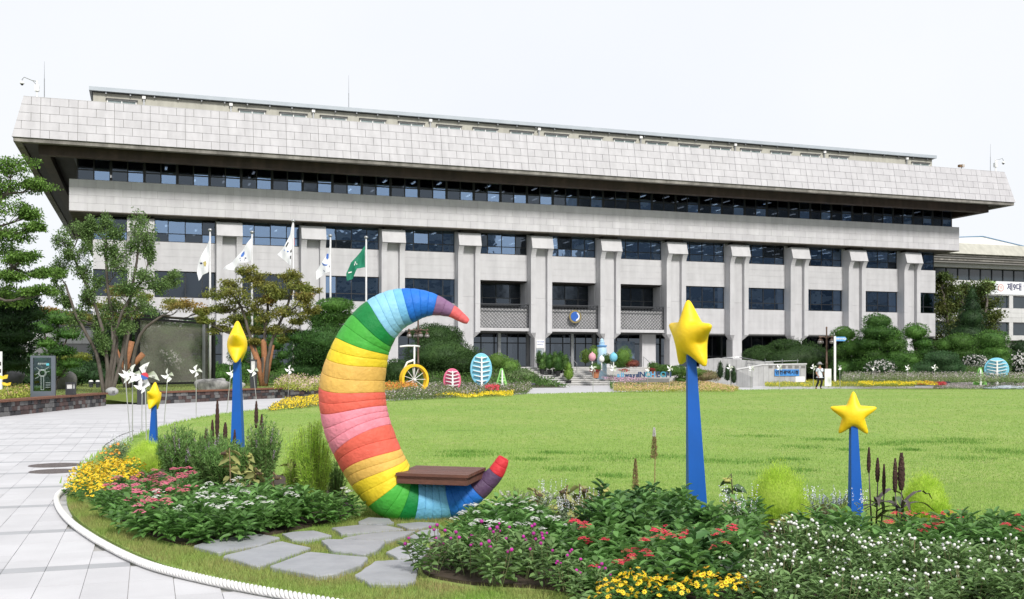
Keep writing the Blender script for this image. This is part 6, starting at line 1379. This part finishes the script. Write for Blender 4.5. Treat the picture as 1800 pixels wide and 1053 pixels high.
# black mesh screen
a = Vector(A(242, 0, 58.5)[:2]); b = Vector(A(375, 0, 65.5)[:2]); d = b-a; an = math.atan2(d.y, d.x); Ln = d.length
SCN = thing('mesh_screen', 'large black framed screen of see through dark mesh on the left lawn', 'screen', (a.x, a.y, .4), an); zt = H+(HY-552)*58.5/F-.4; zb = .12
blackm = M('black steel frame', (.012, .012, .014), rough=.5)
for yy in (0, .55):
    MB().box(-.12, .12, yy-.08, yy+.08, -.05, zt).build('post', blackm, SCN); MB().box(Ln-.12, Ln+.12, yy-.08, yy+.08, -.05, zt).build('post', blackm, SCN)
    MB().box(.12, Ln-.12, yy-.06, yy+.06, zt-.14-(.15 if yy else 0), zt-(.15 if yy else 0)).build('top_rail', blackm, SCN); MB().box(.12, Ln-.12, yy-.06, yy+.06, zb, zb+.12).build('bottom_rail', blackm, SCN)
mm = bpy.data.materials.new('dark mesh'); mm.use_nodes = True; n = mm.node_tree; bp_ = n.nodes['Principled BSDF']; bp_.inputs['Base Color'].default_value = (.24, .235, .20, 1); bp_.inputs['Roughness'].default_value = .8
tr_ = n.nodes.new('ShaderNodeBsdfTransparent'); ms_ = n.nodes.new('ShaderNodeMixShader'); ms_.inputs[0].default_value = .45; n.links.new(tr_.outputs[0], ms_.inputs[1]); n.links.new(bp_.outputs[0], ms_.inputs[2]); n.links.new(ms_.outputs[0], n.nodes['Material Output'].inputs['Surface'])
MB().box(.12, Ln-.12, .26, .27, zb+.12, zt-.3).build('mesh_panel', mm, SCN); MB().box(Ln-.9, Ln-.72, .1, .2, 0, zt-.3).build('inner_upright', steel, SCN)
# glass map sign
x, y = A(76, 0, 37.5)[:2]; KS = thing('map_sign', 'grey framed glass panel sign with white line map on the left terrace', 'sign', (x, y, .38), .25); hh = (698-621)*37.5/F; ww = .41
gm = M('blue grey sign metal', (.13, .15, .18), (.11, .13, .155), 2, .45, metal=.3)
MB().box(-ww, ww, -.1, .1, 0, .3).build('foot', gm, KS); MB().box(-ww, -ww+.09, -.1, .1, .3, hh).build('side_frame', gm, KS); MB().box(ww-.13, ww, -.1, .1, .3, hh).build('side_frame', gm, KS); MB().box(-ww+.09, ww-.13, -.1, .1, hh-.07, hh).build('top_frame', gm, KS)
pg = MB().box(-ww+.09, ww-.13, -.01, .01, .3, hh-.07).build('glass_panel', glass('green tinted sign glass', (.45, .6, .55), .03), KS)
wl = M('etched white line', (.55, .62, .6))
def ln_(pts, r=.006): MB().tube([(p[0], -.02, p[1]) for p in pts], r, 4).build('etched_line', wl, pg)
c_ = (-.03, .95)
for r_ in (.1, .13): ln_([(c_[0]+r_*math.cos(t), c_[1]+r_*math.sin(t)) for t in np.linspace(0, 6.283, 17)])
ln_([(-.07, .35), (-.07, .85)]); ln_([(.02, .35), (.02, .85)]); ln_([(-.25, .9), (-.13, .95)]); ln_([(.1, .98), (.22, 1.02)]); ln_([(-.22, 1.15), (-.1, 1.05), (.05, 1.07), (.2, 1.17)]); ln_([(.08, .6), (.24, .6)]); ln_([(.08, .52), (.24, .52)]); ln_([(.08, .44), (.24, .44)]); ln_([(-.26, .75), (-.14, .82)]); ln_([(-.07, .35), (.02, .35)])
text('종합안내도', .07, wl, pg, (-.02, -.02, 1.28)); MB().box(.1, .2, -.03, -.02, 1.22, 1.3).build('blue_spot', M('cyan spot', (.1, .5, .6)), pg)
# bollard lights
def bollard(label, px, ytop, ybot, Y, w_, base=False):
    x = (px-CX)*Y/F; gz = H+(HY-ybot)*Y/F; o = thing('bollard_light', label, 'bollard', (x, Y, gz)); h = (ybot-ytop)*Y/F
    MB().box(-w_/2, w_/2, -w_/2, w_/2, -.05, h*.55 if h < 1 else h*.72).build('post', dark, o); z0_ = h*.55 if h < 1 else h*.72
    MB().box(-w_*.36, w_*.36, -w_*.36, w_*.36, z0_+.001, h-.06).build('diffuser', M('opal diffuser', (.7, .7, .7)), o)
    m_ = MB()
    for q in range(4): sx_, sy_ = (q % 2)*2-1, (q//2)*2-1; m_.box(sx_*w_*.43-.015, sx_*w_*.43+.015, sy_*w_*.43-.015, sy_*w_*.43+.015, z0_, h-.05)
    m_.build('cage', dark, o); MB().box(-w_/2, w_/2, -w_/2, w_/2, h-.055, h).build('top_cap', dark, o)
    if base: MB().box(-.45, .1, -.5, -.1, -.05, .28).build('stone_block', stn[1], o); MB().box(.12, .6, -.45, -.05, -.05, .2).build('stone_block', stn[1], o)
bollard('short square bollard light beside the glass map sign', 124.5, 672, 697, 38.5, .28)
bollard('taller black bollard light behind the small yellow star', 249, 666, 711, 43, .28)
bollard('black bollard light on dark stone blocks right of the tall left star', 446, 632, 699, 52, .28, True)
bollard('slim bollard light under the flagpoles', 510, 648, 682, 62, .22)
# boulders
bo_m = M('grey granite boulder', (.26, .25, .24), (.15, .145, .14), 2.5, .85, .6, 14); bo_d = M('dark boulder', (.10, .10, .10), (.07, .07, .07), 2.5, .9, .6, 12); bo_w = M('weathered two tone boulder', (.42, .41, .40), (.08, .08, .08), 1.8, .85, .6, 12)
def boulder(label, px, ytop, ybot, wpx, Y, mt, seed, flat=.8):
    x = (px-CX)*Y/F; gz = H+(HY-ybot)*Y/F; k_ = Y/F; g = np.random.default_rng(seed); h = (ybot-ytop)*k_; w_ = wpx*k_/2
    V, Fc = ell((0, 0, 0), (1, 1, 1), 26, 16, 0, g); n1 = V/np.linalg.norm(V, axis=1, keepdims=True); V = np.sign(n1)*np.abs(n1)**flat
    for f_ in (2, 4.5, 9): V = V*(1+(.16/f_)*np.sin(n1 @ g.normal(size=3)*f_*1.6+g.uniform(0, 6))[:, None]+(.12/f_)*np.cos(n1 @ g.normal(size=3)*f_*2+1)[:, None])
    V = V*np.array([w_, w_*.8, h*.62])+np.array([0, 0, h*.4]); o = ob('boulder', npmesh('boulder', V, Fc, mt, True), None, (x, Y, gz)); tag(o, label, 'boulder')
boulder('large round granite boulder behind the glass map sign', 104, 653, 682, 58, 54, bo_m, 1); boulder('dark rounded boulder at the far left edge', 15, 650, 682, 50, 48, bo_d, 2)
boulder('pale topped boulder below the black mesh screen', 374, 665, 687, 58, 50.5, bo_w, 3, .7); boulder('small white boulder right of the tall left star', 421, 671, 681, 20, 58, M('white boulder', (.55, .54, .53), (.4, .39, .38), 3, .8), 4)
sp = M('speckled grey garden speaker', (.42, .42, .42), (.3, .3, .3), 8, .8); x, y = A(197, 0, 42.8)[:2]
o = thing('rock_speaker', 'grey rock shaped garden speaker at the end of the left stone wall', 'speaker', (x, y, .42)); V, Fc = ell((0, 0, .13), (.26, .2, .17), 20, 12, .05); ob('shell', npmesh('shell', V, Fc, sp, True), o)
m_ = MB(); [m_.ball((.13+.035*(i-1.5), -.19, .1+.035*(j-1.5)), .012, 5, 4) for i in range(4) for j in range(4)]; stuff(m_.build('grille_holes', blk_, o))
for i, (px, py) in enumerate(((160, 676), (172, 673))): x, y = A(px, 0, 58)[:2]; o = thing('spotlight', ['small white garden spotlight by the slender tree, left one', 'small white garden spotlight by the slender tree, right one'][i], 'spotlight', (x, y, .4)); MB().lathe([(.1, 0), (.12, .2), (.16, .22), (.16, .3), (.01, .33)], 10).build('body', dark, o); MB().lathe([(.12, .33), (.1, .4), (.01, .42)], 10).build('lens', whitep, o)
# white post and butterflies at left
x, y = A(1, 0, 36)[:2]; o = thing('white_post', 'white sign post cut by the left edge of the frame', 'sign', (x, y, .4)); MB().box(-.09, .05, -.03, .03, 0, H+(HY-618)*36/F-.4).build('board', whitep, o)
for i in range(2): MB().box(-.03, .03, -.04, -.031, .95+i*.25, 1.08+i*.25).build('symbol', blk_, o)
by = M('yellow butterfly', (.85, .66, .06), (.8, .55, .05)); 
for px, py, lab, s_ in ((5, 664, 'larger yellow butterfly ornament over the lime bedding', .17), (13, 676, 'smaller yellow butterfly ornament just above the lime bedding', .13)):
    p = A(px, py, 35); o = thing('butterfly_ornament', lab, 'ornament', p); MB().tube([(0, 0, -.6), (0, 0, 0)], .006, 4).build('stake', steel, o)
    for q in (-1, 1): MB().add([(0, 0, -s_*.3), (q*s_, -.05, -s_*.15), (q*s_*1.25, -.07, s_*.6), (q*s_*.5, -.03, s_*.55), (0, 0, s_*.2), (0, .01, 0)], [(0, 1, 2, 3, 4)]).build('wing', by, o)
    MB().tube([(0, -.01, -s_*.4), (0, -.01, s_*.4)], .012, 5).build('body', by, o)
# ============================================================ LEAF / TREE SCULPTURES
def leafsculpt(label, px, ytop, ybot, rx, Y, colr, kind, yaw, nb=5, base=None):
    X0 = (px-CX)*Y/F; k_ = Y/F; zb_ = H+(HY-ybot)*k_; gz = .05 if base is None else base; o = thing('leaf_sculpture', label, 'sculpture', (X0, Y, gz), yaw); h0 = zb_-gz; h1 = H+(HY-ytop)*k_-gz; r = rx*k_/math.cos(yaw)
    if kind == 'oval': pl_ = [(r*math.cos(t), (h0+h1)/2+(h1-h0)/2*math.sin(t)) for t in np.linspace(0, 2*math.pi, 41)[:-1]]
    else: pl_ = [(-r, h0), (r, h0), (.03, h1), (-.03, h1)]
    MB().prism(pl_, 0, .10, 'y').build('leaf_panel', colr, o); rim = M(colr.name+' rim', tuple(min(.9, c*1.15) for c in colr.node_tree.nodes['Mix'].inputs['A'].default_value[:3]))
    MB().tube([(p[0], 0.05, p[1]) for p in pl_+[pl_[0]]], .055, 6).build('rim', rim, o)
    tw = .065*k_/.035; MB().hexa([(-tw, -.22, -.05), (tw, -.22, -.05), (tw, -.001, -.05), (-tw, -.001, -.05), (-tw*.5, -.18, h1*.93), (tw*.5, -.18, h1*.93), (tw*.5, -.001, h1*.93), (-tw*.5, -.001, h1*.93)]).build('trunk', whitep, o)
    for i in range(nb):
        t = (i+.7)/(nb+.6); z = h0+(h1-h0)*t
        wid = r*math.sqrt(max(.05, 1-(2*t-1)**2))*.86 if kind == 'oval' else r*(1-t)*.86
        for s_ in (-1, 1): MB().hexa([(s_*tw*.6, -.20, z-.03), (s_*wid, -.20, z+.14*wid), (s_*wid, -.001, z+.14*wid), (s_*tw*.6, -.001, z-.03), (s_*tw*.6, -.20, z+.03), (s_*wid, -.20, z+.14*wid+.03), (s_*wid, -.001, z+.14*wid+.03), (s_*tw*.6, -.001, z+.03)] if s_ > 0 else [(s_*wid, -.20, z+.14*wid), (s_*tw*.6, -.20, z-.03), (s_*tw*.6, -.001, z-.03), (s_*wid, -.001, z+.14*wid), (s_*wid, -.20, z+.14*wid+.03), (s_*tw*.6, -.20, z+.03), (s_*tw*.6, -.001, z+.03), (s_*wid, -.001, z+.14*wid+.03)]).build('branch', whitep if kind == 'oval' else MATS['leaf green print'], o)
    return o
sky_b = M('sky blue panel', (.20, .52, .68), (.17, .47, .63), 2, .5); pink_b = M('rose pink panel', (.66, .14, .25), (.6, .11, .2), 2, .5); grn_b = M('apple green panel', (.25, .55, .15), (.2, .48, .12), 2, .5)
leafsculpt('pink oval leaf shaped sculpture with white veins left of the blue one', 795, 649, 688, 14, 61, pink_b, 'oval', .2, 6); leafsculpt('tall blue oval leaf sculpture with white trunk and branches', 846, 622, 676, 17.5, 63, sky_b, 'oval', .2, 6)
leafsculpt('small green triangular tree sculpture right of the blue oval', 882, 648, 685, 11, 65, grn_b, 'tri', .2, 6); leafsculpt('round sky blue tree sculpture at the far right', 1752, 630, 668, 19, 76, sky_b, 'oval', -.2, 6); leafsculpt('small green triangular tree sculpture at the far right', 1723, 647, 676, 10.5, 74, grn_b, 'tri', -.2, 5)
# bicycle sculpture
Y = 57.5; X0 = (728-CX)*Y/F; k_ = Y/F; BI = thing('bicycle_sculpture', 'white bicycle sculpture with one big yellow wheel in the flower border', 'sculpture', (X0, Y, 0)); ylw = M('yellow wheel paint', (.85, .55, .03), (.8, .48, .02), 2, .45)
def bp(px, py, dy=0): return ((px-728)*k_, dy, H+(HY-py)*k_)
wc = Vector(bp(728, 667)); rw = 27*k_
WH = ob('wheel', None, BI, tuple(wc)); WH.rotation_euler.z = .62
m_ = MB(); n = 40; v = []; f = []
for j in range(n):
    t = 2*math.pi*j/n
    for r_, yy in ((rw, -.16), (rw, .16), (rw*.84, .16), (rw*.84, -.16)): v.append((r_*math.cos(t), yy, r_*math.sin(t)))
for j in range(n):
    for q in range(4): a_, b_ = j*4+q, j*4+(q+1) % 4; c2, d2 = ((j+1) % n)*4+(q+1) % 4, ((j+1) % n)*4+q; f.append((a_, d2, c2, b_))
m_.add(v, f).build('rim', ylw, WH)
for j in range(11): t = 2*math.pi*j/11; MB().tube([(0, 0, 0), (rw*.85*math.cos(t), 0, rw*.85*math.sin(t))], .018, 5).build('spoke', whitep, WH)
MB().lathe([(.07, -.1), (.07, .1)], 10).build('hub', whitep, WH).rotation_euler.x = math.pi/2
MB().tube([bp(728, 667), bp(728.5, 608)], .05, 8).build('steering_post', whitep, BI, True); MB().tube([bp(704, 609.5, -.3), bp(716, 608, -.1), bp(730, 608), bp(737, 609, .2)], .05, 8).build('handlebar', whitep, BI, True)
MB().tube([bp(727, 633), bp(716, 637), bp(710, 650), bp(706, 670), bp(703, 684)], .06, 8).build('frame_tube', whitep, BI, True); MB().tube([bp(703, 684), bp(660, 684)], .06, 8).build('footboard', whitep, BI, True)
MB().lathe([(.3, -.14), (.3, .14)], 20, (0, 0, 0)).build('rear_wheel', M('orange wheel', (.75, .2, .03)), BI, loc=bp(707, 690)).rotation_euler = (math.pi/2, 0, .5)
# lighthouse, balls, letters
x, y, z = A(1058, 645, 89); z = 1.0; o = thing('lighthouse_ornament', 'pale blue lighthouse shaped ornament in front of the entrance pillar', 'ornament', (x, y, z)); k_ = 89/F; q = lambda py: H+(HY-py)*k_-z
lb_m = M('pale blue ornament', (.36, .56, .72), (.48, .62, .74), 2, .5)
MB().lathe([(8.5*k_, -.5), (8.8*k_, q(625)), (8.2*k_, q(612)), (6.5*k_, q(609.5))], 16).build('tower', lb_m, o, True); MB().lathe([(9*k_, q(609.5)), (9*k_, q(607)), (.01, q(606.5))], 16).build('gallery', M('blue ring', (.12, .3, .6)), o); MB().lathe([(4.8*k_, q(607)), (4.8*k_, q(603)), (5.5*k_, q(602.5)), (5.5*k_, q(601.5)), (3.4*k_, q(601)), (3.4*k_, q(597.5)), (.02, q(594.5))], 14).build('lantern', lb_m, o)
for px, py, r, mt, lab in ((1041,627.5,6.5,M('pink ball', (.72,.36,.42)),'pink egg shaped ball ornament left of the lighthouse'),(1057.5,631.5,5,whitep,'white egg shaped ball ornament below the lighthouse'),(1078.5,628,7,M('sky ball', (.2,.55,.72)),'sky blue egg shaped ball ornament right of the lighthouse')):
    p = A(px, py, 87); o = thing('ball_ornament', lab, 'ornament', p); MB().ball((0, 0, 0), r*87/F, 16, 12, 1.15).build('ball', mt, o, True); MB().tube([(0, 0, -.9), (0, 0, -.25)], .05, 6).build('stem', whitep, o); MB().ball((0, 0, r*87/F*1.15), .08, 8, 6).build('knob', mt, o, True)
x, y, z = A(1132, 660, 80); LS = thing('letter_sign', 'row of standing blue and white letters reading all ways INCHEON', 'sign', (x, y, z-.22))
MB().box(-1.9, 1.9, -.1, .1, -.3, -.02).build('base', joint, LS)
lcol = [M('letter navy', (.03, .06, .14)), M('letter light blue', (.12, .38, .62)), M('letter teal', (.05, .3, .4)), M('letter grey blue', (.2, .28, .38))]
xx = -1.95
for i, ch in enumerate('all ways'):
    if ch != ' ': ob('letter', text_mesh(ch, .46, lcol[1 if i < 3 else 0], .05, 'letter', .02), LS, (xx, 0, .24)).rotation_euler = (math.pi/2, 0, 0)
    xx += {'l': .13, 'i': .13, ' ': .14, 'w': .30}.get(ch, .24)
xx = -.40
for i, ch in enumerate('INCHEON'): ob('letter', text_mesh(ch, .58, lcol[(0, 0, 2, 1, 0, 2, 0)[i]], .05, 'letter', .02), LS, (xx, 0, .28)).rotation_euler = (math.pi/2, 0, 0); xx += .40 if ch != 'I' else .28
# low sign plates and bundle
for px, py, Y, lab in ((935,675,72,'small black plant label stake before the left end of the steps'),(1665,672,78,'small black plant label stake by the red flowers')):
    p = A(px, py, Y); o = thing('label_stake', lab, 'sign', (p[0], p[1], 0)); MB().tube([(0, 0, 0), (0, 0, p[2])], .02, 5).build('stake', dark, o); MB().box(-.22, .22, -.1, .1, -.02, .02).build('plate', dark, o, loc=(0, 0, p[2])).rotation_euler.x = .6
x, y, _ = G(1772, 685); o = thing('folded_tarpaulin', 'pale folded tarpaulin lying at the lawn edge by the right frame edge', 'tarpaulin', (x, y, .04)); V, Fc = ell((0, 0, .1), (1.1, .5, .14), 30, 12, .25); ob('cloth', npmesh('cloth', V, Fc, M('pale tarp', (.5, .55, .62), (.42, .47, .55)), True), o)
V, Fc = ell((-.9, -.1, .06), (.9, .3, .09), 24, 10, .2); ob('fold', npmesh('fold', V, Fc, MATS['pale tarp'], True), o)
o = MB().box(-.35, .35, -.1, .1, 0, .4).build('label_plate', whitep, loc=A(1406, 671, 80)); tag(o, 'small white name plate in the planting right of the blue sign', 'sign')
# cable on paving
pts = [G(*p, .01) for p in ((235,757),(212,765),(195,775),(184,783),(182,790))]; o = thing('cable', 'thin black cable curving over the paving beside the lawn edge', 'cable'); MB().tube(catmull(pts, 6, False), .006, 5).build('wire', blk_, o)
# ============================================================ PERSON
x, y, _ = G(1441, 684.5); y += .0; PE = thing('person', 'person in white shirt, black trousers and wide hat walking with a white board', 'person', (x, y, 0), .35)
def skin_mesh(name, verts, edges, radii, mat_, parent):
    me = bpy.data.meshes.new(name); me.from_pydata(verts, edges, []); o = ob(name, me, parent); o.modifiers.new('skin', 'SKIN'); 
    if not me.skin_vertices: me.skin_vertices.new() if hasattr(me.skin_vertices, 'new') else None
    for i, r_ in enumerate(radii): me.skin_vertices[0].data[i].radius = (r_, r_) if not isinstance(r_, tuple) else r_
    me.skin_vertices[0].data[0].use_root = True; o.modifiers.new('sub', 'SUBSURF').levels = 1; o.modifiers['sub'].render_levels = 2; me.materials.append(mat_); return o
skin = M('skin tone', (.42, .24, .16), (.38, .2, .13)); shirt = M('pale blue white shirt', (.66, .70, .80), (.6, .64, .74), 3, .8); trou = M('black trousers', (.012, .012, .015)); 
body = skin_mesh('body', [(0,0,.95),(0,0,1.2),(0,0,1.42),(0,0,1.52),(0,0,1.62),(0,-.02,1.70), (.19,0,1.40),(.30,.02,1.14),(.30,-.14,.95),(.30,-.2,.88), (-.19,0,1.40),(-.27,.03,1.14),(-.25,-.12,.96),(-.24,-.18,.9), (.09,0,.88),(.11,-.08,.48),(.11,.10,.09),(.11,-.02,.05), (-.09,0,.88),(-.09,.06,.48),(-.08,.32,.14),(-.08,.22,.06)],
 [(0,1),(1,2),(2,3),(3,4),(4,5),(2,6),(6,7),(7,8),(8,9),(2,10),(10,11),(11,12),(12,13),(0,14),(14,15),(15,16),(16,17),(0,18),(18,19),(19,20),(20,21)],
 [.14,.13,.13,.055,.09,.095,.065,.045,.032,.035,.065,.045,.032,.035,.085,.06,.04,.04,.085,.06,.04,.04], skin, PE)
skin_mesh('shirt', [(0,0,.98),(0,0,1.2),(0,0,1.42),(.19,0,1.41),(.28,.02,1.2),(-.19,0,1.41),(-.26,.03,1.2),(0,0,.82)], [(0,1),(1,2),(2,3),(3,4),(2,5),(5,6),(0,7)], [(.2,.16),(.19,.15),(.18,.14),.08,.07,.08,.07,(.21,.16)], shirt, PE)
skin_mesh('trousers', [(0,0,.90),(.09,0,.84),(.11,-.08,.48),(.11,.08,.12),(-.09,0,.84),(-.09,.06,.48),(-.08,.29,.15)], [(0,1),(1,2),(2,3),(0,4),(4,5),(5,6)], [.15,.11,.08,.062,.11,.08,.062], trou, PE)
for sx_, sy_ in ((.11, .0), (-.08, .22)): MB().ball((sx_, sy_-.02, .05), .07, 10, 6, .7).build('shoe', trou, PE, True).scale = (.8, 1.7, 1)
for f_ in body.children: pass
hat = MB().lathe([(.24, 1.73), (.25, 1.745), (.13, 1.77), (.12, 1.86), (.06, 1.89), (.01, 1.9)], 20).build('hat', M('striped sun hat', (.5, .5, .5), (.06, .06, .07), 18, .8), PE, True)
MB().ball((0, .045, 1.67), .1, 12, 8, 1.0).build('hair', M('dark hair', (.02, .015, .012)), PE, True)
for s_ in (-1, 1):
    hb = (.3, -.21, .86) if s_ > 0 else (-.24, -.19, .88)
    m_ = MB().ball(hb, .035, 8, 6, 1.3)
    for q in range(4): m_.tube([(hb[0]-.024+q*.016, hb[1]-.01, hb[2]-.02), (hb[0]-.024+q*.016, hb[1]-.03, hb[2]-.07), (hb[0]-.022+q*.015, hb[1]-.015, hb[2]-.10+abs(q-1.5)*.008)], [.009, .008, .006], 5)
    m_.tube([(hb[0]-s_*.03, hb[1], hb[2]+.01), (hb[0]-s_*.05, hb[1]-.02, hb[2]-.04)], [.01, .007], 5); m_.build('hand', skin, PE, True)
MB().tube([(-.14, -.16, 1.45), (0, -.175, 1.25), (.17, -.15, 1.05)], .015, 5).tube([(-.14, .12, 1.47), (.0, .17, 1.3), (.18, .12, 1.05)], .015, 5).build('shoulder_strap', trou, PE, True)
BD = thing('white_board', 'large white board carried at the side of the walking person', 'board', (x+.55, y-.05, .12), .3); MB().box(-.26, .26, -.015, .015, .1, 1.3).build('board_panel', whitep, BD)
